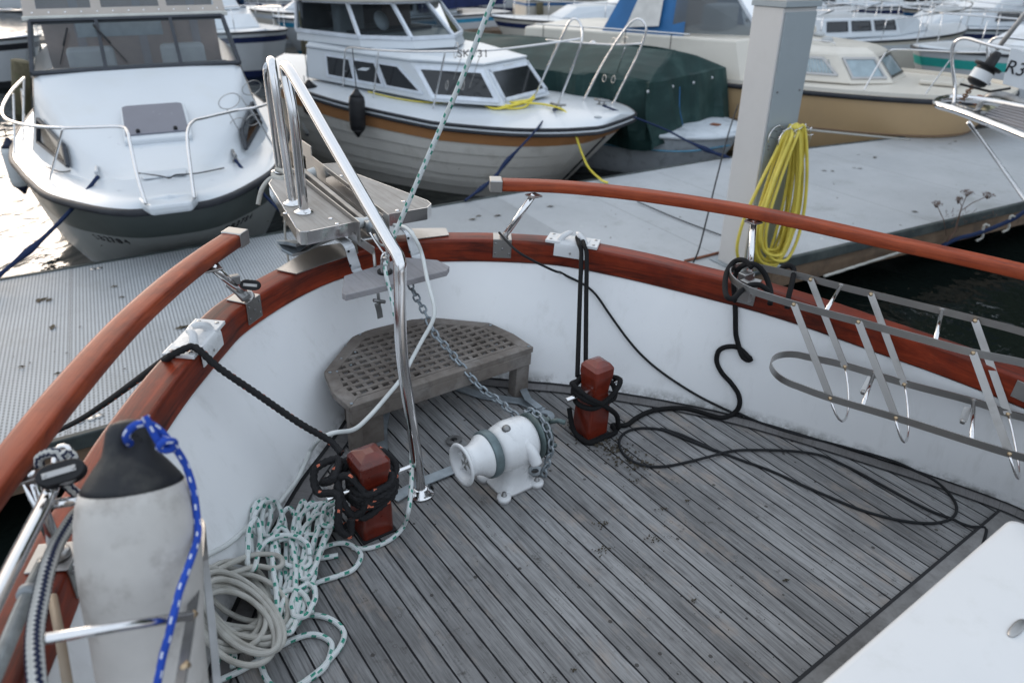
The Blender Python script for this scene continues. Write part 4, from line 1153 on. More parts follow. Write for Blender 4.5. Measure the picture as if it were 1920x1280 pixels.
vl = [(bh(*c6(556, 886), HL - .005), bh(*c6(632, 978), HL - .09), bh(*c6(625, 740), HL - .005)), (bh(*c6(868, 984), HL - .005), bh(*c6(925, 1076), HL - .09), bh(*c6(912, 825), HL - .005)), (bh(*c6(1415, 1156), HL - .005), bh(*c6(1462, 1244), HL - .09), bh(*c6(1410, 968), HL - .005))]
rk = rack('fender_rack', uo, ui, lo_, li, boat, S, rungs, vl)
k = MB()
for p, q_ in (((1215, 930), (1190, 1000)), ((760, 770), (712, 860))):
    k.bar(bh(*c6(*p), HL - .005), bh(*c6(*q_), HL - .05), .022, .004)
    k.lathe([(.008, -.004), (.008, .006), (.004, .01)], bh(*c6(*q_), HL - .05), (0, 0, 1), 8)
k.build('clip', M_steel, rk, BF)
k = MB(); a = Vector(bh(1398, 545, .57)); k.box(a, (.02, .05, .07)); k.box(Vector(bh(1398, 518, .60)), (.05, .03, .03)); k.build('rack_bracket', M_steel, rk, BF, bevel=.002)

# left rack: upright straps and the cross rung we see round the fender
lr = MB().strap([bh(372, 975, .60), bh(378, 990, .62), bh(372, 1060, .64), bh(356, 1170, .67), bh(335, 1300, .70), bh(320, 1400, .72)], (.9, .3, 0), .014, .004, step=.02).build('fender_rack', M_dkmet, boat, BF)
MB().strap([bh(378, 985, .60), bh(384, 1050, .52), bh(395, 1150, .44), bh(408, 1290, .36)], (.9, .3, 0), .014, .004, step=.02).build('strap', M_dkmet, lr, BF)
q = MB()
for p in ((372, 1070, .645), (362, 1152, .67), (348, 1248, .69)): q.lathe([(.006, -.005), (.006, .005), (.003, .008)], bh(*p), (-.8, -.5, 0), 10)
q.build('rivet', basic('brass rivet', (.45, .34, .22), .35, .9), lr, BF)
# boarding ladder folded along the port rail
lad = MB().tube([bh(108, 890, .72), bh(100, 905, .72), bh(86, 940, .72), bh(60, 990, .72), bh(22, 1064, .72), bh(-20, 1150, .72), bh(-80, 1270, .72)], .0125, 14, step=.02).build('folded_ladder', M_chrome, boat, BF)
MB().tube([bh(96, 922, .73), bh(84, 935, .715), bh(70, 972, .70), bh(38, 1040, .70), bh(-10, 1130, .70), bh(-70, 1250, .70)], .011, 14, step=.02).build('side_tube', M_chrome, lad, BF)
MB().tube([bh(98, 945, .70), bh(130, 940, .69), bh(170, 932, .68)], .009, 12).build('rung', M_chrome, lad, BF)
tb = MB().tube([bh(84, 1052, .62), bh(50, 1120, .62), bh(10, 1215, .62), bh(-30, 1310, .62)], .0125, 14, step=.02).build('side_tube', basic('clear grey tube', (.30, .32, .32), .25, .1, var=.3, vs=30), lad, BF)
MB().lathe([(.015, -.008), (.019, -.006), (.019, .006), (.015, .008)], bh(56, 1112, .62), Vector(bh(84, 1052, .62)) - Vector(bh(10, 1215, .62)), 18).build('clamp', basic('grey plastic', (.35, .38, .4), .5), lad, BF)
MB().tube([bh(98, 1118, .55), bh(112, 1190, .55), bh(128, 1290, .55)], .008, 10).build('wooden_rod', basic('bamboo', (.34, .27, .2), .6, var=.2), lad, BF)
MB().tube([bh(100, 880, .73), bh(103, 850, .74), bh(112, 838, .745), bh(126, 838, .745), bh(134, 852, .735), bh(132, 868, .73)], .0055, 10, step=.01).build('shackle', M_chrome, lad, BF)
pulley('block', bh(122, 886, .76), (-.15, -.55, .85), .026, lad, long=(-1, .15, -.1))
# cap plate of that stanchion
MB().box(Vector(bh(141, 1065, .47)), (.004, .08, .09)).build('rail_plate', M_alu, boat, BF, bevel=.002)
c7 = lambda x, y: (x / 2.783, 820 + y / 2.783)
nv = [bh(*c7(*p), h) for p, h in [((425, 300), .68), ((390, 285), .70), ((345, 240), .72), ((320, 190), .74), ((345, 150), .75), ((385, 110), .755), ((360, 85), .76), ((320, 95), .765), ((345, 130), .75)]]
nr = thing('braided_rope', 'navy and white braided rope hanging over the ladder block beside the grey fender', 'rope', bw(*bh(70, 1000, .6)))
T(nv, .0088, 'upper_loop', M_rnavy, nr)
nv2 = [bh(*c7(*p), h) for p, h in [((208, 150), .735), ((205, 110), .75), ((240, 85), .76), ((290, 78), .765), ((330, 100), .755), ((345, 130), .745), ((350, 160), .735)]]
T(nv2, .0088, 'upper_loop', M_rnavy, nr)
nv3 = [bh(*c7(*p), h) for p, h in [((470, 330), .60), ((430, 375), .64), ((380, 425), .66), ((330, 500), .67), ((285, 580), .68), ((255, 660), .69), ((230, 750), .69), ((210, 850), .69), ((190, 950), .69), ((180, 1050), .69), ((182, 1150), .69), ((195, 1300), .68), ((215, 1450), .66)]]
T(nv3, .0125, 'hanging_part', M_rnavy, nr)

fa, fb = Vector(bh(237, 792, .90)), Vector(bh(290, 1290, .50))
ax = (fb - fa).normalized(); Lf = (fb - fa).length
fe = thing('fender', 'grubby grey fender with black moulded end standing in the rack at bottom left', 'fender', bw(*fb))
RF = .0915
prof = [(.010, -.004), (.024, .0), (.031, .012), (.035, .03), (.040, .05), (.057, .072), (.071, .092), (.077, .103)]
def fx(f, t): return (f, t)
view = (Vector((-XC, 0, HB)) - fa); side_ = ax.cross(view).normalized()
hd = MB().lathe(prof, fa, ax, 36, ref=side_)
# press the eye: flatten the tip sideways and dent both faces
vv = []
for v in hd.v:
    d = v - fa; z = d.dot(ax); rad = d - ax * z; s1 = rad.dot(side_); s2 = (rad - side_ * s1)
    if z < .055:
        k_ = .62 + .38 * max(0, z / .055); s2 = s2 * k_
    dent = math.exp(-((z - .03) / .012) ** 2 - (s1 / .016) ** 2)
    s2 = s2 * (1 - .75 * dent)
    vv.append(fa + ax * z + side_ * s1 + s2)
hd.v = vv
M_fblk = basic('fender black end', (.022, .023, .026), .55, var=.3, vs=8, dirt=(.09, .085, .075), dirt_amt=.5, dirt_scale=14)
hd.build('moulded_end', M_fblk, fe, BF)
M_fgrey = basic('grubby fender vinyl', (.52, .495, .465), .5, var=.14, vs=7, dirt=(.22, .19, .165), dirt_amt=.7, dirt_scale=10, bump=.1, bs=30)
body = [(.0765, .1015), (.083, .12), (.088, .145), (RF, .18), (RF + .001, .22), (RF, .25), (.089, .29), (.085, .33), (.082, .40), (.082, .55), (.082, .78), (.07, .86), (.03, .92)]
MB().lathe([(r * 1.0, z) for r, z in body], fa, ax, 48, ref=side_).build('body', M_fgrey, fe, BF)
MB().lathe([(.011, -.0016), (.0145, 0), (.011, .0016)], fa + ax * .032 + (view - view.dot(ax) * ax).normalized() * .019 - side_ * .008, view, 18).build('eye', M_black, fe, BF)
def fd(px, py, off):
    """point off metres in front of the fender axis plane along the sight line"""
    r = ray(px, py); y0 = (fa.y + (fb.y - fa.y) * (py - 792) / 498)
    x, y, h = byy(px, py, y0 - off); return (x, y, h)
MB().tube([fd(84, 1197, .11), fd(220, 1175, .112), fd(360, 1153, .11)], .0072, 12).build('rung', M_chrome, lr, BF)
bl = thing('fender_line', 'bright blue and white line tied through the eye of the grey fender', 'rope', bw(*fa))
T([fd(245, 832, .012), fd(238, 824, .035), fd(238, 812, .045), fd(250, 799, .05), fd(268, 793, .055), fd(286, 797, .055), fd(300, 808, .055), (fd(312, 820, .055)), fd(322, 832, .055)], .0062, 'eye_loop', M_rblue, bl)
T([fd(272, 780, .06), fd(278, 792, .062), fd(288, 812, .062), fd(296, 826, .062), fd(306, 836, .06), fd(318, 838, .06), fd(328, 832, .06), fd(322, 826, .072), fd(306, 828, .074), fd(298, 838, .068), fd(312, 844, .066), fd(326, 840, .062)], .0058, 'knot', M_rblue, bl)
T([fd(302, 822, .066), fd(318, 828, .068), fd(330, 842, .06), fd(343, 862, .05), fd(355, 890, .045), fd(364, 925, .045), fd(369, 965, .05), fd(371, 1000, .06), fd(364, 1030, .08), fd(350, 1070, .10), fd(336, 1110, .11), fd(326, 1150, .12), fd(316, 1190, .12), fd(304, 1235, .12), fd(292, 1300, .12), fd(285, 1380, .1)], .0058, 'hanging_part', M_rblue, bl)

# leaves, moss crumbs and grit on the deck
k = MB(); rnd = random.Random(9)
def crumb(px, py, s_, z=.004):
    c = Vector(bh(px, py, z)); a = rnd.uniform(0, 6.28); n = rnd.randint(4, 6)
    vs = [c + Vector((math.cos(a + 2 * math.pi * i / n) * s_ * rnd.uniform(.4, 1.2), math.sin(a + 2 * math.pi * i / n) * s_ * rnd.uniform(.3, .8), rnd.uniform(0, s_ * .6))) for i in range(n)] + [c + Vector((0, 0, -.002))]
    k.add(vs, [tuple(range(n))] + [(i, (i + 1) % n, n) for i in range(n)])
for i in range(420):
    t = rnd.random() ** 1.3; x = 1085 + t * 120 + rnd.gauss(0, 14); y = 800 + t * 75 + rnd.gauss(0, 9); crumb(x, y, rnd.uniform(.0015, .0085))
for cx_, cy_, n, sp in ((1130, 982, 22, 7), (1225, 1010, 26, 9), (1130, 1030, 26, 9), (1245, 955, 14, 6), (1190, 900, 14, 8), (1300, 1125, 12, 4), (1475, 1087, 12, 3), (1075, 1255, 8, 3), (1290, 940, 10, 4)):
    for i in range(n): crumb(cx_ + rnd.gauss(0, sp), cy_ + rnd.gauss(0, sp * .5), rnd.uniform(.0015, .0055))
for i in range(200): crumb(rnd.uniform(760, 1800), rnd.uniform(900, 1270), rnd.uniform(.0012, .003))
db = k.build('deck_debris', basic('moss and leaf crumbs', (.05, .042, .03), .9, var=.5, vs=40), None, BF)
db['kind'] = 'stuff'; db['label'] = 'dark moss and leaf crumbs scattered over the planks by the right-hand bollard'; db['category'] = 'debris'
# ================================================================== HARBOUR
# water
def mat_water():
    k = N('harbour water'); o = k.obj()
    n1 = k.noise(k.scale(o, (1, .8, 1)), 2.1, 3, .5, .4); n2 = k.noise(k.scale(o, (1, .7, 1)), 9, 3, .5)
    n3 = k.noise(o, .35, 2)
    k.set(Base_Color=(.006, .009, .008), Roughness=.015, IOR=1.33, Specular_IOR_Level=.62)
    k.bump(k.math('ADD', k.math('ADD', n1, k.math('MULTIPLY', n2, .12)), n3), .8, .06)
    return k.m
wb = MB().add([(-400, -30, 0), (400, -30, 0), (400, 700, 0), (-400, 700, 0)], [(0, 1, 2, 3)])
struct(wb.build('water', mat_water()))

# ---------------------------------------------------------------- pontoon
def mat_pontoon():
    k = N('pontoon grating'); uv = k.uv(); sep = k.n('SeparateXYZ'); k.l(uv, sep.inputs[0]); u, v = sep.outputs[0], sep.outputs[1]
    P = .0235
    fu = k.math('FRACT', k.math('DIVIDE', u, P)); idx = k.math('FLOOR', k.math('DIVIDE', u, P))
    fv = k.math('FRACT', k.math('ADD', k.math('DIVIDE', v, .034), k.math('MULTIPLY', k.math('MODULO', idx, 2), .5)))
    slot = k.math('MULTIPLY', k.math('GREATER_THAN', fu, .52), k.math('GREATER_THAN', fv, .22))
    v0 = wz(932, 368, PZ); u0 = v0.x * .885 + v0.y * .466
    slot = k.math('MULTIPLY', slot, k.math('SUBTRACT', 1, k.math('MULTIPLY', k.math('GREATER_THAN', u, u0), .86)))
    # panel joints and screws
    ju = k.math('LESS_THAN', k.math('ABSOLUTE', k.math('SUBTRACT', k.math('FRACT', k.math('DIVIDE', u, 1.21)), .5)), .0028)
    big = k.noise(uv, .9, 5, .6); fine = k.noise(uv, 14, 6, .7)
    c = k.mix(k.ramp(big, .3, .7), (.34, .36, .38), (.43, .45, .47))
    c = k.mix(k.math('MULTIPLY', k.ramp(fine, .55, .75), .4), c, (.28, .29, .29))
    st = k.noise(k.scale(uv, (2.2, .7, 1)), 2, 6, .7)
    c = k.mix(k.math('MULTIPLY', k.ramp(st, .56, .7), .3), c, (.25, .26, .26))
    c = k.mix(k.math('MULTIPLY', slot, .8), c, (.12, .13, .135))
    c = k.mix(k.math('MULTIPLY', ju, .7), c, (.1, .1, .1))
    dr = k.math('MULTIPLY', k.math('GREATER_THAN', k.noise(uv, 7, 3, .7), .735), .8)
    c = k.mix(dr, c, (.66, .66, .64))
    ds = k.noise(k.scale(uv, (1.1, 1.1, 1)), 1.4, 7, .75)
    c = k.mix(k.math('MULTIPLY', k.ramp(ds, .55, .66), .35), c, (.20, .21, .20))
    sp = k.math('GREATER_THAN', k.noise(uv, 23, 2), .80)
    c = k.mix(sp, c, (.04, .035, .03))
    k.set(Base_Color=c, Roughness=.62)
    k.bump(k.math('MULTIPLY', slot, -1), .5, .004)
    return k.m
PZ = .5
M_pont = mat_pontoon()
far_ = [(-9.4, 2.1), (-4.01, 5.25), (-2.06, 6.37), (2.51, 9.02), (6.13, 10.56), (16, 14.6)]
near_ = [(-8.2, -.75), (-2.72, 2.93), (-.3, 4.42), (2.17, 5.65), (5.26, 7.28), (15, 12.2)]
pon = thing('pontoon', 'long grey slatted pontoon walkway crossing behind the bow of our boat', 'pontoon', (0, 6, 0))
k = MB(); rows = []
for i in range(len(far_)):
    a, b = Vector((*near_[i], PZ)), Vector((*far_[i], PZ)); rows.append([a.lerp(b, j / 6) for j in range(7)])
vs = [p for r in rows for p in r]; fs = []; us = []
dU = Vector((.885, .466)); dV = Vector((-.466, .885))
for i in range(len(rows) - 1):
    for j in range(6):
        q = (i * 7 + j, i * 7 + j + 1, (i + 1) * 7 + j + 1, (i + 1) * 7 + j); fs.append(q)
        us.append(tuple((vs[t].xy.dot(dU), vs[t].xy.dot(dV)) for t in q))
k.add(vs, fs, False, us); k.build('deck_grating', M_pont, pon)
M_edge = basic('rubber edge', (.045, .055, .055), .55, var=.3, vs=9, dirt=(.12, .13, .12), dirt_amt=.5)
M_beam = mat_wood('wet pontoon beam', (.13, .085, .055), (.2, .14, .095), (.05, .035, .025), rough=.6, coat=0, gs=(1.5, 1.5, 14), wear=(.07, .055, .045), wear_amt=.7, use_uv=False, bump=.5)
for ln, sg in ((near_, -1), (far_, 1)):
    for i in range(len(ln) - 1):
        a, b = Vector((*ln[i], PZ)), Vector((*ln[i + 1], PZ)); d = (b - a).normalized(); n_ = Vector((-d.y, d.x, 0)) * sg
        MB().bar(a + n_ * .012 + Vector((0, 0, -.035)), b + n_ * .012 + Vector((0, 0, -.035)), .045, .09).build('edge_strip', M_edge, pon, bevel=.008)
        MB().bar(a - n_ * .02 + Vector((0, 0, -.17)), b - n_ * .02 + Vector((0, 0, -.17)), .06, .17).build('side_beam', M_beam, pon, bevel=.006)
M_float = basic('concrete float', (.05, .05, .048), .8, var=.3)
for i in range(12):
    t = i / 11; a = Vector((-8, .5, 0)).lerp(Vector((14, 13, 0)), t) + Vector((-.3, .7, 0))
    if abs(a.x + 1.2) < 30: MB().box((a.x, a.y, .07), (1.0, 1.6, .34), Matrix.Rotation(math.atan2(.466, .885), 3, 'Z')).build('float', M_float, pon, bevel=.02)
q = MB()
for p in [(150, 790), (172, 785), (186, 780), (536, 468), (545, 465), (175, 505), (187, 503)]: q.lathe([(.022, 0), (.022, .003), (.006, .006)], wz(*p, PZ + .001), (0, 0, 1), 12)
q.build('screw', M_steel, pon)
# leaves and specks lying on the pontoon
k = MB(); rnd = random.Random(4)
def leaf(px, py, s_):
    c = wz(px, py, PZ + .006); a = rnd.uniform(0, 6.3); d = Vector((math.cos(a), math.sin(a), 0)); n_ = Vector((-d.y, d.x, 0))
    k.add([c - d * s_, c + n_ * s_ * .45 + Vector((0, 0, .006)), c + d * s_, c - n_ * s_ * .4 + Vector((0, 0, .004))], [(0, 1, 2, 3)])
for p in [(214, 537), (228, 557), (98, 613), (40, 687), (108, 700), (72, 563), (82, 561), (92, 562), (340, 614), (350, 612), (897, 405), (886, 411), (933, 404), (1032, 387), (1545, 320), (1560, 321), (1600, 315), (1612, 316), (1640, 295), (1780, 270), (1790, 265), (1715, 397), (1608, 290)]:
    leaf(*p, rnd.uniform(.02, .05)); leaf(p[0] + 3, p[1], .015)
for i in range(120): leaf(rnd.uniform(20, 1850), rnd.uniform(300, 700), rnd.uniform(.006, .014))
lf = k.build('leaf_litter', basic('dead leaves', (.07, .055, .035), .8, var=.6, vs=3), None)
lf['kind'] = 'stuff'; lf['label'] = 'dead leaves and specks scattered over the grey pontoon'; lf['category'] = 'leaves'
tag(MB().tube([wz(1284, 489, .512), wz(1315, 482, .512), wz(1350, 473, .512)], .012, 8).build('rod', basic('rusty rod', (.25, .1, .06), .7, .2, var=.4, vs=20)), 'short rusty brown rod lying on the pontoon at the foot of the pillar', 'rod')

# ---------------------------------------------------------------- pillar, hose and hooks
pF = Vector((1.85, 5.40, PZ)); eR = Vector((.885, .466, 0)); eL = Vector((-.466, .885, 0)); nO = -eL
pil = thing('service_pillar', 'tall pale grey metal service pillar standing on the pontoon with hose hooks', 'pillar', pF + (eR + eL) * .15)
M_pl = basic('pillar lit side', (.60, .585, .57), .42, .1, var=.04, vs=3, dirt=(.45, .44, .42), dirt_amt=.3)  # warm light on the left face is put into this colour
M_pr = basic('pillar shaded side grey', (.34, .38, .40), .45, .2, var=.05, vs=3, dirt=(.26, .29, .3), dirt_amt=.3)  # cooler shade on the front face is put into this colour
WR, WL_ = .315, .30
def PL(a, b, z): return pF + eR * a + eL * b + Vector((0, 0, z))
def slab(mb, a0, a1, b0, b1, z0, z1):
    vs = [PL(a, b, z) for z in (z0, z1) for a, b in ((a0, b0), (a1, b0), (a1, b1), (a0, b1))]
    return mb.add(vs, [(0, 3, 2, 1), (4, 5, 6, 7), (0, 1, 5, 4), (1, 2, 6, 5), (2, 3, 7, 6), (3, 0, 4, 7)])
slab(MB(), 0, WR, .012, WL_, .0, 1.93).build('post', M_pl, pil, bevel=.006)
slab(MB(), .014, WR - .006, .0, .013, .02, 1.90).build('front_panel', M_pr, pil, bevel=.003)
slab(MB(), -.012, WR + .012, -.015, WL_ + .012, 1.93, 1.965).build('cap_flange', M_pr, pil, bevel=.003)
slab(MB(), -.006, WR + .006, -.006, WL_ + .006, 1.965, 2.35).build('lamp_head', M_pl, pil, bevel=.006)
slab(MB(), -.05, WR + .05, -.05, WL_ + .05, -.001, .012).build('base_plate', M_galv, pil, bevel=.003)
q = MB()
for a, z in ((.05, 1.38), (.27, 1.38), (.05, 1.0), (.27, 1.0), (.05, .975), (.27, .975), (.05, .4), (.27, .4)): q.lathe([(.008, 0), (.008, .004), (.003, .006)], PL(a, .0, z), nO, 10)
q.build('screw', M_dkmet, pil)
HZ = 1.05
for a0 in (.05, .20):
    k = MB(); c = PL(a0 + .05, 0, HZ)
    for off in (.02, .12):
        k.tube([c + eR * math.cos(t) * .085 + Vector((0, 0, math.sin(t) * .095)) + nO * off for t in [math.pi * (i / 14 * 1.15 - .08) for i in range(15)]], .004, 6)
    for t in (.25, .8, 1.57, 2.3, 2.9):
        p = c + eR * math.cos(t) * .075 + Vector((0, 0, math.sin(t) * .085)); k.tube([p - nO * .0, p + nO * .12, p + nO * .13 + (p - c) * .35], .004, 6)
    k.build('hose_hook', M_chrome, pil)
hs = MB(); rnd = random.Random(17); pts = []
nl = 14
for i in range(nl):
    a = .13 + rnd.uniform(-.03, .03) + .006 * i; off = .05 + .012 * (i % 6) + rnd.uniform(0, .01); top = HZ + .085 + .006 * (i % 4); bot = rnd.uniform(.05, .22) if i % 3 else rnd.uniform(.02, .06)
    wl_ = rnd.uniform(.10, .30) + .05 * (i % 4); wr_ = rnd.uniform(-.02, .14)
    ring_ = []
    for j in range(14):
        t = 2 * math.pi * j / 14; s_ = math.sin(t); c_ = math.cos(t)           # c=1 top, -1 bottom
        z = (top + bot) / 2 + (top - bot) / 2 * c_; lowk = (1 - c_) / 2
        wd_ = (.075 + (wr_ * lowk)) if s_ > 0 else (.075 + wl_ * lowk)
        ring_.append(PL(a + .03 + s_ * wd_ - .05 * lowk, -off - .02 * math.sin(lowk * 3) - .1 * lowk * (i % 3) * .5, z))
    pts += ring_
pts += [PL(.16, -.1, HZ + .09), PL(.23, -.11, HZ + .08), PL(.28, -.11, HZ + .0), PL(.30, -.11, HZ - .10), PL(.305, -.11, HZ - .15)]
tag(hs.tube(pts, .0122, 10, step=.02).build('hose', M_yellow), 'yellow water hose coiled over the hooks of the grey pillar', 'hose')
tag(MB().tube([wz(1300, 492, .53), wz(1312, 462, .6), wy(1345, 330, 6.6), wy(1366, 250, 7.4), wy(1384, 196, 8.6)], .007, 6, step=.05).build('cable', M_rcord), 'thin black line slanting across the left edge of the grey pillar', 'line')
tag(MB().tube([wz(1195, 378, .52), wz(1270, 410, .515), wz(1352, 441, .515)], .006, 6, step=.05).build('cord', M_rcord), 'thin dark cord lying across the pontoon left of the pillar', 'cord')
k = MB(); k.lathe([(.02, 0), (.03, .01), (.03, .05), (.02, .06)], wy(1383, 212, 8.5), (0, 0, 1), 14)

# dead weed growing at the near pontoon edge
weed = thing('dead_weed', 'dried brown umbel weed growing from the pontoon edge at right', 'plant', wz(1768, 455, .2))
M_weed = basic('dry weed', (.13, .08, .06), .8, var=.4, vs=15)
WYD = wz(1770, 420, .5).y
cw = lambda x, y: wy(1700 + x / 8.53, 330 + y / 8.53, WYD)
MB().tube([cw(620, 1100), cw(700, 970), cw(780, 880), cw(800, 780), cw(850, 600), cw(880, 500)], lambda t: .011 - .005 * t, 8).build('stem', M_weed, weed)
rnd = random.Random(8)
for path, rr_ in (([(880, 500), (930, 380), (975, 280)], .03), ([(870, 560), (880, 470), (830, 400)], .02), ([(880, 550), (1050, 430), (1300, 320)], .03), ([(640, 960), (590, 700), (480, 460)], .026)):
    MB().tube([cw(*p) for p in path], .0035, 6).build('twig', M_weed, weed)
    k = MB(); c = cw(*path[-1])
    for i in range(26):
        a = rnd.uniform(0, 6.28); r_ = rnd.uniform(.2, 1) * rr_ * 1.9; e = c + Vector((math.cos(a) * r_, math.sin(a) * r_, .03 - abs(r_) * .35 + rnd.uniform(-.008, .008)))
        k.tube([c - Vector((0, 0, .03)), e], .0011, 4)
        for m_ in range(4):
            f_ = e + Vector((rnd.uniform(-.01, .01), rnd.uniform(-.01, .01), rnd.uniform(-.004, .01))); s_ = rnd.uniform(.002, .005)
            k.add([f_ + Vector((s_, 0, 0)), f_ + Vector((0, s_, 0)), f_ + Vector((-s_, 0, 0)), f_ + Vector((0, -s_, 0)), f_ + Vector((0, 0, s_)), f_ - Vector((0, 0, s_))], [(0, 1, 4), (1, 2, 4), (2, 3, 4), (3, 0, 4), (1, 0, 5), (2, 1, 5), (3, 2, 5), (0, 3, 5)])
    k.build('seed_head', M_weed, weed)
k = MB()
for i in range(40):
    c = cw(rnd.uniform(600, 1450), rnd.uniform(560, 820)); c2 = c + Vector((rnd.uniform(-.03, .03), 0, rnd.uniform(-.02, .05))); k.tube([c, c2], .002, 4)
k.build('low_growth', M_weed, weed)
# dark line with pale lashing under the pontoon edge, right
cl_ = [cw(560, 1120), cw(820, 1000), cw(1100, 930), cw(1400, 820), cw(1700, 690), cw(1900, 560), cw(2300, 300)]
ml = thing('mooring_line', 'dark mooring line wrapped with pale laid rope hanging along the pontoon edge', 'rope', cw(1100, 930))
MB().tube(cl_, .02, 10, step=.03).build('dark_line', M_navyrope, ml)
for off in ((1230, 780), (1650, 640)):
    MB().tube([cw(off[0] + 90, off[1] + 20), cw(off[0] + 20, off[1]), cw(off[0] - 10, off[1] + 100), cw(off[0] - 20, off[1] + 200), cw(off[0] - 120, off[1] + 260)], .011, 10, strands=3, pitch=.05, step=.012).build('lashing', M_rwhite, ml)
MB().tube([wz(1545, 518, .34), wz(1640, 488, .33), wz(1720, 462, .33)], .012, 10, strands=3, pitch=.06, step=.02).build('pale_line', M_rwhite, ml)

# ---------------------------------------------------------------- mooring piles
M_pile = mat_wood('wet timber pile', (.10, .085, .05), (.17, .15, .10), (.04, .035, .025), rough=.8, coat=0, gs=(6, 6, 1), wear=(.09, .11, .05), wear_amt=.6, use_uv=False, bump=.6)
M_moss = basic('lichen', (.24, .17, .05), .9, var=.3, vs=9)
def pile(px0, pyb, pyt, px1, rr_, label, cap=False, zb=0):
    b = wz(px0, pyb, zb); t = wy(px1, pyt, b.y)
    r_ = thing('mooring_pile', label, 'pile', b, 'timber mooring piles standing in the harbour')
    MB().lathe([(rr_ * 1.05, -.4), (rr_, .3), (rr_ * .97, t.z - b.z - .01), (rr_ * .85, t.z - b.z)], b, (t - b).normalized() if abs(t.x - b.x) < 1.5 else (0, 0, 1), 18).build('post', M_pile, r_)
    if cap: MB().lathe([(rr_ * .99, -.12), (rr_ * 1.02, -.1), (rr_ * 1.0, .005), (rr_ * .7, .02)], t, (0, 0, 1), 18).build('lichen_top', M_moss, r_)
    return r_

# unseen tree belt, added to darken the water by its reflection, taller at right
k = MB(); rows = []
for j in range(10):
    r_ = []
    for i in range(161):
        a = R(-80 + i); rt = 1 / (1 + math.exp(-(-80 + i - 12) / 7)); D = 95 - 45 * rt + 8 * mnoise.noise(Vector((i * .11, 0, 0))); hh = 6 + 26 * rt + (3 + 4 * rt) * mnoise.noise(Vector((i * .17, 5, 0))) + 1.5 * mnoise.noise(Vector((i * .7, 2, 0)))
        t = j / 9; bulge = math.sin(t * math.pi) * 3 + mnoise.noise(Vector((i * .9, j * .9, 1))) * 1.6
        r_.append((math.sin(a) * (D - bulge + t * 4), math.cos(a) * (D - bulge + t * 4), hh * t))
    rows.append(r_)
k.loft(rows); tl_ = k.build('unseen_tree_belt', basic('unseen backdrop foliage', (.035, .045, .025), .9, var=.5, vs=.6, bump=.6, bs=2))
tl_['kind'] = 'stuff'; tl_['label'] = 'unseen dark belt of trees added beyond the frame to darken the water'; tl_['category'] = 'trees'
# ================================================================== THE OTHER BOATS
M_gel = basic('boat gelcoat', (.61, .645, .68), .3, var=.03, vs=1.5, dirt=(.55, .56, .54), dirt_amt=.3, dirt_scale=2, coat=.2)
M_cream = basic('cream gelcoat', (.66, .62, .55), .35, var=.03, vs=1.5, dirt=(.5, .46, .4), dirt_amt=.3, dirt_scale=2)
M_tan = basic('tan hull paint', (.52, .36, .20), .35, var=.05, vs=1.2, dirt=(.42, .30, .18), dirt_amt=.4, dirt_scale=2)
M_clink = basic('clinker plank paint', (.74, .71, .66), .4, var=.05, vs=2, dirt=(.40, .37, .31), dirt_amt=.6, dirt_scale=2.5)
M_brown = basic('brown sheer strake', (.42, .20, .085), .4, var=.12, vs=3, dirt=(.25, .13, .07), dirt_amt=.4)
M_greyb = basic('grey hull band', (.095, .112, .108), .35, var=.06)
M_rub = basic('dark rubbing strake', (.03, .032, .038), .5, var=.3, vs=6)
M_dkglass = basic('dark cabin glass', (.010, .012, .015), .05, var=.2, coat=.5)
M_blglass = basic('curtained cabin glass', (.30, .38, .42), .08, var=.15, vs=9, coat=.6)
M_curt = basic('pale curtain', (.42, .45, .45), .6, var=.3, vs=20)
M_clear = mat_glass('windscreen glass', (.84, .88, .90), .14)
M_vinyl = mat_glass('clear vinyl', (.85, .88, .92), .35, .12)
M_frame = basic('dark window frame', (.05, .055, .065), .4, .3)
M_wframe = basic('white window frame', (.66, .70, .76), .4, .2)
M_canvas = basic('beige canvas', (.46, .41, .37), .8, var=.06, bump=.1)
M_green = basic('dark green tarpaulin', (.011, .036, .034), .6, var=.25, vs=3, dirt=(.06, .10, .09), dirt_amt=.4, bump=.15, bs=6)
M_blue = basic('blue canvas', (.018, .12, .30), .6, var=.15, vs=3)
M_navy = basic('navy canvas', (.015, .025, .085), .7, var=.2)
M_teal = basic('teal stripe', (.04, .42, .38), .4)
M_ltgrey = basic('light grey seat', (.42, .44, .45), .6, var=.1)
M_brint = basic('brown interior panel', (.27, .185, .15), .6, var=.12)
M_dash = basic('dark dashboard', (.07, .08, .09), .6, var=.2)
M_fwhite = basic('white fender vinyl', (.60, .62, .62), .45, var=.06, dirt=(.35, .34, .32), dirt_amt=.5, dirt_scale=4)
M_fnavy = basic('navy fender end', (.02, .025, .05), .5)
M_ink = basic('black lettering', (.02, .02, .025), .5)
M_sign = basic('white sign board', (.72, .74, .76), .4, var=.04)

class BT:
    def __init__(s, name, label, O, d, cat='boat', group=None):
        s.O = Vector((O[0], O[1], 0)); s.d = Vector((d[0], d[1], 0)).normalized(); s.p = Vector((-s.d.y, s.d.x, 0))
        s.root = thing(name, label, cat, s.W(2, 0, 0), group)
    def W(s, a, t, z): return s.O - s.d * a + s.p * t + Vector((0, 0, z))
    def add(s, name, mb, mat, parent=None, **k):
        return mb.build(name, mat, parent or s.root, s.W, **k)
    def L(s, px, py, z):
        v = wz(px, py, z) - s.O; return (-v.dot(s.d), v.dot(s.p), z)

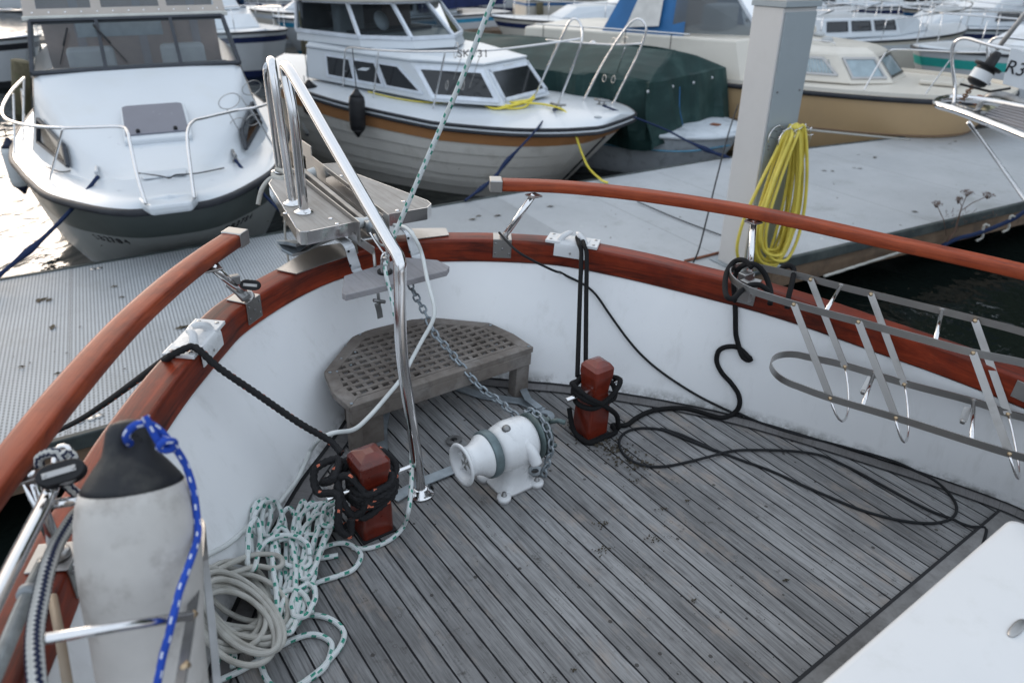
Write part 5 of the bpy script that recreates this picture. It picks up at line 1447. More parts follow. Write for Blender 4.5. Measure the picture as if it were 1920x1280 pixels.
def deck_ray(b, px, py, gun, zg, camber, off=.01):
    z = zg(1)
    for _ in range(12):
        a, t, _z = b.L(px, py, z); h = max(.1, hb_at(gun, max(0, a))); z = zg(max(0, a)) - .005 + camber * (1 - min(1, (t / h) ** 2)) + off
    return (a, t, z)
def plane_t(b, px, py, t):
    """sight line cut by the boat's fore-and-aft plane at t"""
    r = ray(px, py); k_ = (t - (CAM - b.O).dot(b.p)) / r.dot(b.p); v = CAM + r * k_ - b.O
    return (-v.dot(b.d), t, v.z)
def hb_at(g, a):
    for (x0, y0), (x1, y1) in zip(g, g[1:]):
        if x0 <= a <= x1: return y0 + (y1 - y0) * (a - x0) / (x1 - x0)
    return g[-1][1] if a > g[-1][0] else g[0][1]
def hull(b, gun, zg, bands, rake=.6, flare=.45, flare_mid=.12, zk=-.25, rub=M_rub, rubr=.03, deckm=M_gel, deck_z=.0, camber=.05, lap=0, transom=True):
    """gun: (distance from stem, half beam); bands: (u_low, u_high, material, name), u 0 at zk, 1 at the gunwale"""
    P = resample([Vector((a, h, 0)) for a, h in gun], .12)
    P = [Vector((max(p.x, 0), max(p.y, 0), 0)) for p in P]
    def pt(p, u, sd_, off=0):
        k = math.exp(-p.x / 1.1); fl = flare_mid + (flare - flare_mid) * k
        a = p.x + rake * k * (1 - u); h = p.y * (1 - fl * (1 - u) ** 1.3) - .25 * p.y * max(0, .35 - u)
        return (a, sd_ * (max(h, 0) + off), zk + (zg(p.x) - zk) * u)
    first = None
    for u0, u1, mt, nm in bands:
        k = MB(); rows = []
        n = 2 if lap else max(2, int((u1 - u0) / .12) + 2)
        for j in range(n + 1 if not lap else 3):
            f_ = j / (n if not lap else 2); u = u0 + (u1 - u0) * f_; off = lap * (1 - f_)
            rows.append([pt(p, u, -1, off) for p in reversed(P)] + [pt(p, u, 1, off) for p in P[1:]])
        if transom:
            for r in rows: r.append(r[0])
        k.loft(rows, smooth=not lap)
        o = b.add(nm, k, mt); first = first or o
    # deck with a little camber
    rows = []
    for p in P[::1]:
        rows.append([(p.x, p.y * t, zg(p.x) - .005 + deck_z + camber * (1 - t * t)) for t in (-1, -.8, -.5, 0, .5, .8, 1)])
    b.add('deck', MB().loft(rows), deckm)
    if rub:
        q = [Vector((p.x, -p.y - .01, zg(p.x) - rubr)) for p in reversed(P)] + [Vector((p.x, p.y + .01, zg(p.x) - rubr)) for p in P[1:]]
        b.add('rubbing_strake', MB().tube(q, rubr, 8), rub)
    return P
def lofted(b, name, outs, mat, parent=None, bevel=.03, cap=True):
    return b.add(name, MB().loft(outs, closed=True, smooth=False, caps=cap), mat, parent, bevel=bevel, seg=3)
def sym(half, z=None):
    """half outline (a, t>0[, z]) from the centre line aft -> full closed ring"""
    H = [(a[0], a[1], a[2] if len(a) > 2 else z) for a in half]
    return H + [(a, -t, zz) for a, t, zz in reversed(H) if t > 1e-6]
def window(b, F, u0, u1, v0, v1, glass, frame, parent=None, fw=.03, name='window', off=.012, sl0=0, sl1=0):
    """F: four corners (bottom a, bottom b, top b, top a) of the face; sl: slants of the side edges"""
    F = [Vector(f) for f in F]
    def q(u, v): return F[0].lerp(F[1], u).lerp(F[3].lerp(F[2], u), v)
    n = (F[1] - F[0]).cross(F[3] - F[0]).normalized()
    C = [q(u0, v0), q(u1, v0), q(u1 + sl1, v1), q(u0 + sl0, v1)]
    cen = sum(C, Vector()) / 4
    if n.dot(cen - Vector((3.2, 0, cen.z - .3))) < 0: n = -n
    k = MB()
    for i in range(4):
        a, c = C[i], C[(i + 1) % 4]; e = (c - a).normalized()
        k.bar(a + n * off * .5 - e * fw * .45, c + n * off * .5 + e * fw * .45, off * 1.6, fw, n.cross(e).cross(n) if False else n.cross(e))
    fo = b.add(name, k, frame, parent)
    g = MB(); A = [c + n * off * .4 for c in C]; B_ = [c - n * .002 for c in C]
    g.add(A + B_, [(0, 1, 2, 3), (7, 6, 5, 4)] + [(i, (i + 1) % 4, 4 + (i + 1) % 4, 4 + i) for i in range(4)])
    b.add('pane', g, glass, fo)
    return fo
def rail(b, name, pts, r=.0125, mat=None, parent=None, step=.05):
    return b.add(name, MB().tube(pts, r, 10, step=step), mat or M_chrome, parent)
def cleat(b, p, parent=None, s_=1.0, mat=None):
    a, t, z = p; k = MB()
    k.tube([(a - .09 * s_, t, z + .05 * s_), (a, t, z + .042 * s_), (a + .09 * s_, t, z + .05 * s_)], .012 * s_, 8)
    for e in (-.03, .03): k.tube([(a + e * s_, t, z), (a + e * s_, t, z + .045 * s_)], .012 * s_, 8)
    k.box((a, t, z + .004), (.11 * s_, .04 * s_, .008)); return b.add('cleat', k, mat or M_alu, parent)
def fender_thing(top, L_, r, label, body=M_fwhite, end=M_fnavy, lean=(0, 0), group='fenders hanging between the moored boats', hang=.5):
    t = Vector(top); bt = t + Vector((lean[0], lean[1], -L_)); ax_ = (bt - t).normalized()
    f = thing('fender', label, 'fender', bt, group)
    MB().lathe([(r * .55, L_ * .12), (r * .9, L_ * .17), (r, L_ * .27), (r, L_ * .73), (r * .9, L_ * .83), (r * .55, L_ * .88)], t, ax_, 20).build('body', body, f)
    for s_, o in ((1, t), (-1, bt)):
        MB().lathe([(r * .18, 0), (r * .25, L_ * .03), (r * .5, L_ * .09), (r * .88, L_ * .165)], o, ax_ * s_, 16).build('end_cap', end, f)
    MB().tube([t + Vector((0, 0, .01)), t + Vector((0, 0, hang))], .006, 6).build('lanyard', M_rcord, f)
    return f
def text_mesh(txt, size, org, ex, ey, mat, name, parent, thick=.002, spacing=1.0, bend=None):
    cu = bpy.data.curves.new('lettering', 'FONT'); cu.body = txt; cu.size = size; cu.extrude = thick; cu.align_x = 'CENTER'; cu.align_y = 'CENTER'; cu.space_character = spacing
    to = bpy.data.objects.new('lettering', cu); me = bpy.data.meshes.new_from_object(to)
    ex = Vector(ex).normalized(); ez = ex.cross(Vector(ey)).normalized(); ey = ez.cross(ex)
    vs = [Vector(org) + ex * v.co.x + ey * v.co.y + ez * v.co.z for v in me.vertices]
    k = MB().add(vs, [tuple(p.vertices) for p in me.polygons])
    bpy.data.objects.remove(to); bpy.data.curves.remove(cu); bpy.data.meshes.remove(me)
    return k.build(name, mat, parent)

# ------------------------------------------------------------------ 1: white cruiser, left
b1 = BT('motor_cruiser', 'white motor cruiser at left with grey hatch and beige canvas above its windscreen', (-2.722, 5.639), (.4308, -.9025))
zg1 = lambda a: .955 + .02 * math.exp(-a)
G1 = [(0, 0), (.03, .22), (.10, .36), (.32, .57), (.85, .90), (1.4, 1.08), (1.95, 1.22), (2.65, 1.36), (4, 1.42), (6.4, 1.34)]
hull(b1, G1, zg1, [(0, .34, M_gel, 'hull'), (.34, .70, basic('lower hull grey with painted shade', (.34, .36, .355), .35, var=.05), 'hull_side'), (.70, 1, M_greyb, 'grey_band')], rake=1.3, flare=.62, flare_mid=.18, rubr=.032, camber=.09)  # grey of the lower hull side has the shade painted in
# raised toe of the deck and the anchor platform
b1.add('bow_platform', MB().prism([(-.16, -.15), (.02, -.21), (.36, -.27), (.60, -.25), (.60, .25), (.36, .27), (.02, .21), (-.16, .15)], .955, 1.035), M_gel, bevel=.025)
b1.add('locker_lid', MB().prism([(.62, -.17), (.62, .17), (.90, .2), (.90, -.2)], 1.05, 1.067), M_gel, bevel=.008)
tr1 = [(.62, .30, 1.0), (.9, .42, 1.06), (1.2, .55, 1.15), (1.6, .72, 1.28), (2.1, .87, 1.46), (2.66, .985, 1.685)]
rows = []
for a, h, z in tr1:
    z0 = zg1(a) + .02
    rows.append([(a, -h - .16 - .05 * (z - 1), z0), (a, -h - .07, z0 + (z - z0) * .55), (a, -h, z - .03), (a, -h * .93, z), (a, -h * .5, z + .02), (a, 0, z + .025), (a, h * .5, z + .02), (a, h * .93, z), (a, h, z - .03), (a, h + .07, z0 + (z - z0) * .55), (a, h + .16 + .05 * (z - 1), z0)])
nose = [(.45, t * .8, zg1(.45) + .06) for _, t, _ in rows[0]]
k = MB().loft([nose] + rows); cabn = b1.add('coach_roof', k, M_gel)
cab_side = [(a, h) for a, h, z in tr1]
for sg in (-1, 1):
    b1.add('cabin_side', MB().loft([[(2.66, sg * 1.16, .97), (4.2, sg * 1.22, .97), (6.2, sg * 1.2, .97)], [(2.66, sg * 1.07, 1.35), (4.2, sg * 1.14, 1.38), (6.2, sg * 1.12, 1.38)], [(2.66, sg * .99, 1.685), (4.2, sg * 1.08, 1.70), (6.2, sg * 1.06, 1.70)]]), M_gel)
# hatch
h1 = b1.add('hatch', MB().prism([(1.30, -.27), (1.30, .31), (1.82, .32), (1.84, .27), (1.84, -.22), (1.82, -.26)], 0, .05, None).xf(lambda a, t, z: (a, t, z + 1.20 + (a - 1.3) * .40)), M_gel, bevel=.015)
b1.add('tinted_panel', MB().prism([(1.36, -.25), (1.36, .29), (1.80, .29), (1.82, .25), (1.82, -.20), (1.80, -.24)], 0, .012).xf(lambda a, t, z: (a, t, z + 1.252 + (a - 1.3) * .40)), basic('smoked hatch', (.16, .165, .20), .25, var=.04), h1, bevel=.004)
k = MB()
for t in (-.14, .18): k.lathe([(.018, 0), (.018, .02), (.01, .03)], (1.39, t, 1.30), (0, 0, 1), 10)
b1.add('hatch_hinge', k, M_black, h1)
# side windows low on the trunk
for sg in (-1, 1):
    F = [(1.25, sg * .76, 1.02), (2.35, sg * 1.10, 1.02), (2.35, sg * 1.00, 1.42), (1.25, sg * .655, 1.18)]
    window(b1, F, .08, .92, .25, .82, M_dkglass, M_frame, fw=.022, off=.022, sl0=.2)
# windscreen
WB, WT = [(2.66, -.985, 1.70), (2.66, .985, 1.70)], [(3.12, -.93, 2.14), (3.12, .93, 2.14)]
F = [WB[0], WB[1], WT[1], WT[0]]
k = MB(); V = [Vector(x) for x in F]
def wq(u, v): return V[0].lerp(V[1], u).lerp(V[3].lerp(V[2], u), v)
for a, c in ((wq(0, 0), wq(1, 0)), (wq(0, 1), wq(1, 1)), (wq(0, 0), wq(0, 1)), (wq(1, 0), wq(1, 1)), (wq(.335, 0), wq(.325, 1)), (wq(.70, 0), wq(.71, 1))): k.bar(a, c, .035, .05, (.7, 0, -.7))
ws1 = b1.add('windscreen_frame', k, M_frame, bevel=.004)
b1.add('windscreen_glass', MB().add([V[0], V[1], V[2], V[3]], [(0, 1, 2, 3)]), M_clear, ws1)
for sg in (-1, 1):
    k = MB(); Pt = [(2.66, sg * .985, 1.70), (4.1, sg * 1.08, 1.71), (4.1, sg * 1.0, 2.14), (3.12, sg * .93, 2.14)]
    for i in range(4): k.bar(Pt[i], Pt[(i + 1) % 4], .03, .03)
    b1.add('side_screen_frame', k, M_frame, ws1); b1.add('side_screen_glass', MB().add(Pt, [(0, 1, 2, 3)]), M_clear, ws1)
k = MB()
for u, v0, v1, du in ((.13, .12, .8, .05), (.44, .1, .85, -.13)):
    a, c = wq(u, v0), wq(u + du, v1); o_ = Vector((-.02, 0, .02)); k.tube([a + o_, c + o_], .006, 6); k.tube([a.lerp(c, .5) + o_ * 1.4, c + o_ * 1.3], .012, 6)
b1.add('wiper', k, M_black, ws1)
# interior
b1.add('dashboard', MB().box((3.05, 0, 1.60), (.7, 1.86, .12)), M_dash, bevel=.03)
b1.add('aft_bulkhead', MB().box((5.2, 0, 1.9), (.05, 2.05, 1.8)), M_brint)
for t in (-.62, .1, .75): b1.add('bulkhead_panel', MB().box((5.165, t, 1.95), (.012, .10, 1.3)), basic('lilac grey strip', (.22, .20, .22), .5))
b1.add('cabin_floor', MB().box((4.5, 0, 1.02), (3.4, 2.1, .04)), M_dash)
for t in (-.5, .5): b1.add('seat', MB().box((4.1, t, 1.42), (.16, .5, .75)).box((3.9, t, 1.2), (.5, .5, .2)), M_ltgrey, bevel=.05)
b1.add('interior_window', MB().box((5.16, -.15, 1.98), (.02, 1.0, .34)), M_blglass)
b1.add('chart', MB().box((2.92, .28, 1.675), (.16, .3, .008)), M_sign)
# canvas top
cv = b1.add('canvas_top', MB().bar((3.14, -.99, 2.17), (3.14, .99, 2.17), .05, .045), basic('pale alloy strip', (.6, .6, .56), .5), bevel=.01)
F = [(3.18, -.97, 2.19), (3.18, .97, 2.19), (3.50, .93, 2.80), (3.50, -.93, 2.80)]; V2 = [Vector(x) for x in F]
def cq(u, v): return V2[0].lerp(V2[1], u).lerp(V2[3].lerp(V2[2], u), v)
def canvas_panel(b, q, us, vs_, parent, name='canvas'):
    k = MB(); k.add([q(0, 0), q(1, 0), q(1, vs_[0]), q(0, vs_[0])], [(0, 1, 2, 3)]); k.add([q(0, vs_[1]), q(1, vs_[1]), q(1, 1), q(0, 1)], [(0, 1, 2, 3)])
    e = [0] + [x for p in us for x in p] + [1]
    for i in range(0, len(e), 2): k.add([q(e[i], vs_[0]), q(e[i + 1], vs_[0]), q(e[i + 1], vs_[1]), q(e[i], vs_[1])], [(0, 1, 2, 3)])
    o = b.add(name, k, M_canvas, parent); m_ = o.modifiers.new('solid', 'SOLIDIFY'); m_.thickness = .006
    for a, c in us: b.add('vinyl_pane', MB().add([q(a, vs_[0]), q(c, vs_[0]), q(c, vs_[1]), q(a, vs_[1])], [(0, 1, 2, 3)]), M_vinyl, parent)
canvas_panel(b1, cq, [(.06, .32), (.37, .66), (.70, .95)], (.10, .9), cv)
k = MB()
for i in range(13): k.lathe([(.012, 0), (.010, .008)], cq(.04 + i * .077, .045), (-.85, 0, .5), 8)
b1.add('press_stud', k, M_chrome, cv)
for sg in (-1, 1):
    S_ = [Vector((3.18, sg * .97, 2.19)), Vector((5.2, sg * 1.05, 2.0)), Vector((5.2, sg * 1.0, 2.85)), Vector((3.50, sg * .93, 2.80))]
    canvas_panel(b1, lambda u, v: S_[0].lerp(S_[1], u).lerp(S_[3].lerp(S_[2], u), v), [(.1, .45), (.55, .9)], (.15, .85), cv)
b1.add('canvas_roof', MB().loft([[(3.50, -.93, 2.80), (3.5, 0, 2.84), (3.50, .93, 2.80)], [(5.2, -1.0, 2.85), (5.2, 0, 2.9), (5.2, 1.0, 2.85)]]), M_canvas, cv)
# bow rails
rs = [b1.L(45, 146, 1.56), b1.L(22, 170, 1.53), b1.L(5, 200, 1.5), b1.L(10, 222, 1.5), b1.L(50, 235, 1.5), b1.L(120, 240, 1.5), b1.L(225, 238, 1.5)]
rs += [(.50, -.20, 1.48), (.42, -.195, 1.43), (.1, -.19, 1.20), (-.09, -.17, 1.04)]
rail(b1, 'bow_rail', rs)
rs = [(-.09, .18, 1.04), (.1, .20, 1.20), (.40, .24, 1.44), b1.L(362, 228, 1.5), b1.L(385, 221, 1.5), b1.L(440, 208, 1.5), b1.L(500, 195, 1.5), b1.L(530, 160, 1.52)]
rail(b1, 'bow_rail', rs)
for t_, f_ in (((118, 242), (93, 337)), ((25, 175), (28, 288)), ((40, 168), (45, 220))): rail(b1, 'rail_leg', [b1.L(*t_, 1.5), b1.L(*f_, .99)], .010)
rail(b1, 'rail_leg', [b1.L(470, 202, 1.5), b1.L(512, 275, .99)], .010); rail(b1, 'rail_leg', [b1.L(45, 146, 1.56), (3.1, -1.3, .98)], .010)
D1 = lambda x, y, o=.012: deck_ray(b1, x, y, G1, zg1, .09, o)
cleat(b1, D1(184, 331), s_=1.2); cleat(b1, D1(441, 300), s_=1.3, mat=M_dkmet)
b1.add('deck_seam_line', MB().tube([D1(*p, .02) for p in [(85, 312), (112, 322), (135, 320), (165, 312), (215, 317), (262, 325), (300, 330), (318, 334), (330, 328), (370, 325), (420, 315)]], .006, 6, step=.03), M_rub)
# registration letters either side of the stem, thin snake of writing on the flare
def hull_pt(G, zg, a, u, sd_, rake, flare, fm, zk=-.25):
    k = math.exp(-a / 1.1); fl = fm + (flare - fm) * k; h = hb_at(G, a)
    return Vector((a + rake * k * (1 - u), sd_ * (h * (1 - fl * (1 - u) ** 1.3)), zk + (zg(a) - zk) * u))
for sg in (-1, 1):
    u = .655; aa = [.22]
    hp_ = lambda a, du=0: hull_pt(G1, zg1, a, u + du, sg, 1.3, .62, .18)
    for i in range(5):
        a = aa[-1]
        while (hp_(a) - hp_(aa[-1])).length < .070: a += .002
        aa.append(a)
    if sg < 0: aa.reverse()
    for a, chh in zip(aa, 'SB2784'):
        W0, Wa, Wu = b1.W(*hp_(a)), b1.W(*hp_(a + .02)), b1.W(*hp_(a, .05)); ex = (Wa - W0) * (1 if sg > 0 else -1); ey = Wu - W0; nz = ex.cross(ey).normalized()
        text_mesh(chh, .105, W0 + nz * .008, ex, ey, M_ink, 'registration_letter', b1.root)
# fenders of this boat
fender_thing(wz(13, 258, 1.0), .62, .10, 'white fender with navy ends hanging on the far left of the white cruiser', hang=.1)
fender_thing(wz(574, 178, 1.02), .62, .115, 'fat white fender with navy ends between the cruiser and the clinker boat', hang=.25)
wire1 = b1
def wirething(b, pts_list, name, r=.005):
    for p in pts_list: rail(b, name, p, r, M_steel, step=.02)
def circ(c, r, ex, ez, n=14): return [Vector(c) + Vector(ex) * math.cos(2 * math.pi * i / n) * r + Vector(ez) * math.sin(2 * math.pi * i / n) * r for i in range(n + 1)]
for (px, py, rr_) in ((472, 165, .13), (430, 190, .13)):
    rail(b1, 'wire_fender_holder', circ(b1.L(px, py, 1.5), rr_, (.5, .8, 0), (-.4, .1, .6)), .004, M_steel, step=.02)
for (px, py) in ((445, 232), (475, 225)): rail(b1, 'wire_fender_holder', circ(b1.L(px, py, 1.25), .10, (.5, .8, 0), (-.4, .1, .6)), .004, M_steel, step=.02)
rail(b1, 'wire_fender_holder', [b1.L(450, 180, 1.5), b1.L(480, 225, 1.25)], .004, M_steel); rail(b1, 'wire_fender_holder', [b1.L(425, 205, 1.5), b1.L(450, 248, 1.2)], .004, M_steel)

# mooring lines of the white cruiser
c_ = b1.W(*D1(184, 331, .05)); e_ = wz(-30, 540, .55); m_ = c_.lerp(e_, .55) + Vector((0, 0, -.05))
tag(MB().tube([c_, c_.lerp(m_, .5) + Vector((0, 0, -.02)), m_, m_.lerp(e_, .5), e_], lambda t: .016 + (.014 * math.exp(-((t - .66) / .07) ** 2) + .012 * math.exp(-((t - .95) / .06) ** 2)), 10, step=.02).build('mooring_line', M_navyrope), 'dark blue mooring line with a knot from the white cruiser to the pontoon at left', 'rope')
c_ = b1.W(*D1(441, 300, .05)); e_ = wz(560, 425, .6)
tag(MB().tube([c_, c_.lerp(e_, .5) + Vector((0, 0, -.05)), e_], .014, 8, step=.04).build('mooring_line', M_navyrope), 'dark blue mooring line from the right cleat of the white cruiser towards the pontoon', 'rope')

# ------------------------------------------------------------------ 2: clinker cabin boat, centre
b2 = BT('cabin_boat', 'white clinker cabin boat with brown sheer strake and black fender behind the handrail', (1.3, 8.95), (.82, -.57))
zg2 = lambda a: 1.0 + max(0, a - 1.8) * .07
G2 = [(0, 0), (.02, .40), (.10, .56), (.35, .84), (.80, 1.12), (1.44, 1.29), (2.04, 1.37), (2.7, 1.42), (3.3, 1.43), (4.0, 1.34), (4.8, 1.12), (5.5, .75), (5.9, .35), (6.0, 0)]
lapb = [(0.0, .16), (.16, .31), (.31, .45), (.45, .58), (.58, .70), (.70, .815)]
hull(b2, G2, zg2, [(a, c, M_clink, 'hull_plank') for a, c in lapb] + [(.815, .955, M_brown, 'sheer_strake'), (.955, 1, M_gel, 'toe_band')], rake=1.15, flare=.70, flare_mid=.30, lap=.016, rub=None, camber=.07)
P2_ = resample([Vector((a, h, 0)) for a, h in G2], .1)
for dz, r_, m__, nm in ((-.02, .022, M_rub, 'rubbing_strake'), (-.085, .018, M_rub, 'rubbing_strake'), (-.052, .014, M_gel, 'white_band')):
    q = [Vector((p.x, -p.y - .012, zg2(p.x) + dz)) for p in reversed(P2_)] + [Vector((p.x, p.y + .012, zg2(p.x) + dz)) for p in P2_[1:]]
    b2.add(nm, MB().tube(q, r_, 8), m__)
st_ = [(0 + 1.15 * (1 - u), 0, -.25 + 1.25 * u) for u in (0, .2, .4, .6, .82)]
b2.add('stem_band', MB().tube([(a - .01, t, z) for a, t, z in st_], .014, 8), M_rub)
zb2 = lambda a: 1.10 + max(0, a - 1.8) * .055
base2 = sym([(1.32, 0, 1.09), (1.32, .54, 1.09), (2.20, .88, 1.11), (4.4, .98, 1.24), (4.4, 0, 1.24)])
top2 = sym([(1.68, 0, 1.53), (1.68, .47, 1.53), (2.56, .84, 1.56), (4.4, .90, 1.62), (4.4, 0, 1.62)])
roof2 = sym([(1.80, 0, 1.585), (1.80, .42, 1.58), (2.62, .76, 1.64), (4.4, .80, 1.74), (4.4, 0, 1.76)])
cab2 = lofted(b2, 'cabin_trunk', [base2, top2], M_gel, bevel=.02)
lofted(b2, 'trunk_roof', [[(a, t * 1.02, z) for a, t, z in top2], [(a - .02, t * 1.03, z + .03) for a, t, z in top2], roof2], M_gel, bevel=.02)
def faceof(bo, to, i): j = (i + 1) % len(bo); return [bo[i], bo[j], to[j], to[i]]
window(b2, [(1.32, -.54, 1.09), (1.32, .54, 1.09), (1.68, .47, 1.53), (1.68, -.47, 1.53)], .06, .94, .14, .86, M_dkglass, M_wframe, fw=.05)
for sg in (-1, 1):
    window(b2, [(1.32, sg * .54, 1.09), (2.20, sg * .88, 1.11), (2.56, sg * .84, 1.56), (1.68, sg * .47, 1.53)], .06, .94, .14, .86, M_dkglass if sg < 0 else basic('grey blue glass', (.10, .15, .2), .06, coat=.5), M_wframe, fw=.05)
    Fs = [(2.25, sg * .885, 1.115), (4.38, sg * .983, 1.24), (4.38, sg * .903, 1.62), (2.60, sg * .843, 1.56)]
    for u0, u1, s0 in ((.015, .30, .10), (.325, .54, 0), (.565, .80, 0)): window(b2, Fs, u0, u1, .20, .84, M_dkglass, M_wframe, fw=.028, sl0=s0)
b2.add('vent_plate', MB().box((1.64, .0, 1.485), (.02, .2, .05)), M_sign)
# wheelhouse
M_wgl = mat_glass('tinted wheelhouse glass', (.42, .46, .48), .03, ior=1.14)  # tint darkened so the glass colour carries the dim inside
wb2 = sym([(2.46, 0, 1.66), (2.74, .52, 1.66), (3.38, .86, 1.67), (4.6, .88, 1.70), (4.6, 0, 1.70)])
wc2 = sym([(2.52, 0, 1.79), (2.80, .52, 1.79), (3.42, .84, 1.80), (4.6, .86, 1.83), (4.6, 0, 1.83)])
wt2 = sym([(2.98, 0, 2.20), (3.16, .46, 2.20), (3.68, .75, 2.20), (4.6, .80, 2.20), (4.6, 0, 2.20)])
lofted(b2, 'wheelhouse_base', [wb2, wc2], M_gel, bevel=.015)
wr2 = lofted(b2, 'wheelhouse_roof', [[(a - .10 if a < 4 else a, t * 1.1, z) for a, t, z in wt2], [(a - .12 if a < 4 else a, t * 1.12, z + .05) for a, t, z in wt2], [(a, t * .9, z + .09) for a, t, z in wt2]], M_cream, bevel=.02)
n_ = len(wc2)
k = MB()
for i in range(n_): k.bar(wc2[i], wt2[i], .038, .045)
for r_ in (wc2, wt2):
    for i in range(n_): k.bar(r_[i], r_[(i + 1) % n_], .045, .045)
wf2 = b2.add('wheelhouse_frame', k, M_wframe)
for i in range(n_):
    j = (i + 1) % n_
    if wc2[i][0] > 4.5 and wc2[j][0] > 4.5: continue
    b2.add('wheelhouse_pane', MB().add([wc2[i], wc2[j], wt2[j], wt2[i]], [(0, 1, 2, 3)]), M_wgl, wf2)
b2.add('wheelhouse_dark_back', MB().box((4.5, 0, 2.05), (.05, 1.66, .62)), M_dash)  # dark sheet added behind the panes to stand for interior shade
b2.add('dashboard', MB().box((3.65, 0, 1.81), (.4, 1.3, .06)), M_dash)
b2.add('helm_seat', MB().box((4.1, -.35, 1.98), (.14, .5, .5)), M_ltgrey, bevel=.04)
b2.add('helm_seat', MB().box((3.9, .4, 1.95), (.14, .5, .5)), M_brint, bevel=.04)
b2.add('dish', MB().lathe([(.02, 0), (.10, .01), (.13, .03), (.0, .035)], (3.5, -.35, 1.95), (-1, 0, .4), 20), M_sign)
# rails
Lb = b2.L
Dk = lambda x, y, o=.0: deck_ray(b2, x, y, G2, zg2, .07, o)
Pt = lambda x, y, t: plane_t(b2, x, y, t)
rail(b2, 'side_rail', [Dk(643, 163), Pt(647, 100, -1.0), Pt(655, 90, -1.0), Pt(700, 94, -1.02), Pt(760, 97, -1.02), Pt(840, 97, -.98), Pt(925, 94, -.85), Pt(1010, 84, -.62), Pt(1088, 73, -.35)], .0115, step=.04)
for t_, f_ in (((710, 94, -1.02), (700, 183)), ((835, 97, -.98), (812, 203))): rail(b2, 'rail_leg', [Pt(*t_), Dk(*f_)], .010)
q1, q2 = Dk(997, 194), Dk(1043, 204)
rail(b2, 'bow_hoop', [q1, Pt(1030, 120, q1[1] - .03), Pt(1058, 60, q1[1] - .04), Pt(1070, 39, q1[1] - .05), Pt(1082, 37, q1[1] - .05), Pt(1090, 50, q1[1] - .05), Pt(1091, 75, q2[1] - .04), Pt(1080, 110, q2[1] - .03), q2], .0135, step=.04)
q3, q4 = Dk(1094, 189), Dk(1148, 197)
rail(b2, 'bow_hoop', [q3, Pt(1130, 120, q3[1] + .03), Pt(1165, 65, q3[1] + .04), Pt(1185, 41, q3[1] + .05), Pt(1198, 36, q3[1] + .05), Pt(1209, 45, q3[1] + .05), Pt(1210, 65, q4[1] + .04), Pt(1190, 115, q4[1] + .03), q4], .0135, step=.04)
rail(b2, 'side_rail', [Pt(1203, 82, q4[1] + .05), Pt(1150, 84, .75), Pt(1080, 80, .85), Pt(1025, 75, .95)], .0115, step=.04)
rail(b2, 'rail_leg', [Pt(1172, 90, .72), Dk(1144, 175)], .010)
rail(b2, 'grab_rail', [Lb(708, 82, 1.68), Lb(712, 79, 1.72), Lb(775, 98, 1.62), Lb(780, 110, 1.58)], .008, step=.03)
for cx_, cy_, z_ in ((855, 95, 1.6), (890, 92, 1.6)): rail(b2, 'wire_fender_holder', circ(Pt(cx_, cy_, -.95), .12, (.7, .6, 0), (-.1, .1, .7)), .004, M_steel, step=.02)
for cx_, cy_, z_ in ((838, 160, 1.25), (868, 160, 1.25)): rail(b2, 'wire_fender_holder', circ(Pt(cx_, cy_, -.95), .075, (.7, .6, 0), (-.1, .1, .7)), .0045, M_steel, step=.02)
rail(b2, 'wire_fender_holder', [Pt(865, 108, -.95), Pt(850, 150, -.95)], .004, M_steel); rail(b2, 'wire_fender_holder', [Pt(900, 105, -.95), Pt(880, 165, -.95)], .004, M_steel)
for cx_, cy_, z_ in ((1150, 78, 1.55), (1172, 76, 1.55)): rail(b2, 'wire_fender_holder', circ(Pt(cx_, cy_, .72), .10, (.7, .6, 0), (-.1, .1, .4)), .004, M_steel, step=.02)
for cx_, cy_, z_ in ((1133, 147, 1.2), (1150, 149, 1.2)): rail(b2, 'wire_fender_holder', circ(Pt(cx_, cy_, .72), .06, (.7, .6, 0), (-.1, .1, .7)), .004, M_steel, step=.02)
p0 = b2.W(*Pt(887, 101, -.98)); ex = Vector((1, .02, 0))
text_mesh('SK  31', .13, p0 + Vector((0, -.02, 0)), ex, (0, -.35, .9), M_ink, 'registration_letters', b2.root, spacing=1.05)
cleat(b2, Dk(1046, 205), s_=1.2, mat=M_dkmet); cleat(b2, Dk(1128, 197), s_=1.2, mat=M_dkmet)
b2.add('deck_vent', MB().lathe([(.045, 0), (.045, .006), (.03, .012)], Dk(1121, 220), (0, 0, 1), 18), M_ltgrey)
fender_thing(b2.W(*Pt(668, 166, -1.56)), .58, .10, 'long black fender hanging on the side of the clinker cabin boat', M_black, M_black, lean=(-.03, -.02), hang=.45)
fender_thing(b2.W(*Pt(578, 150, -1.2)), .5, .12, 'round black fender at the stern of the clinker cabin boat', M_black, M_black, hang=.5)
# ropes of this boat
ya = [Dk(x, y, o) for x, y, o in [(870, 190, .015), (910, 192, .015), (950, 203, .015), (985, 200, .02), (1003, 178, .1), (985, 190, .04), (940, 186, .03), (910, 195, .02), (930, 204, .02), (975, 196, .04), (992, 188, .05), (950, 193, .05), (915, 189, .04), (945, 200, .04), (1002, 184, .08), (960, 198, .05), (925, 192, .05), (980, 193, .06), (1020, 196, .02), (1045, 202, .03)]]
yw = [b2.W(*p) for p in ya] + [wz(1058, 208, 1.06), wz(1066, 222, 1.02), wy(1078, 250, 8.55), wy(1090, 285, 8.5), wy(1104, 315, 8.4), wz(1128, 338, .53), wz(1140, 343, .515)]
tag(MB().tube(yw, .013, 8, step=.03).build('rope', M_yrope), 'yellow rope heaped on the clinker boat foredeck and dropping to the pontoon', 'rope')
yb = [b2.W(*Dk(x, y, .012)) for x, y in ((690, 172), (740, 184), (800, 192), (860, 191))]
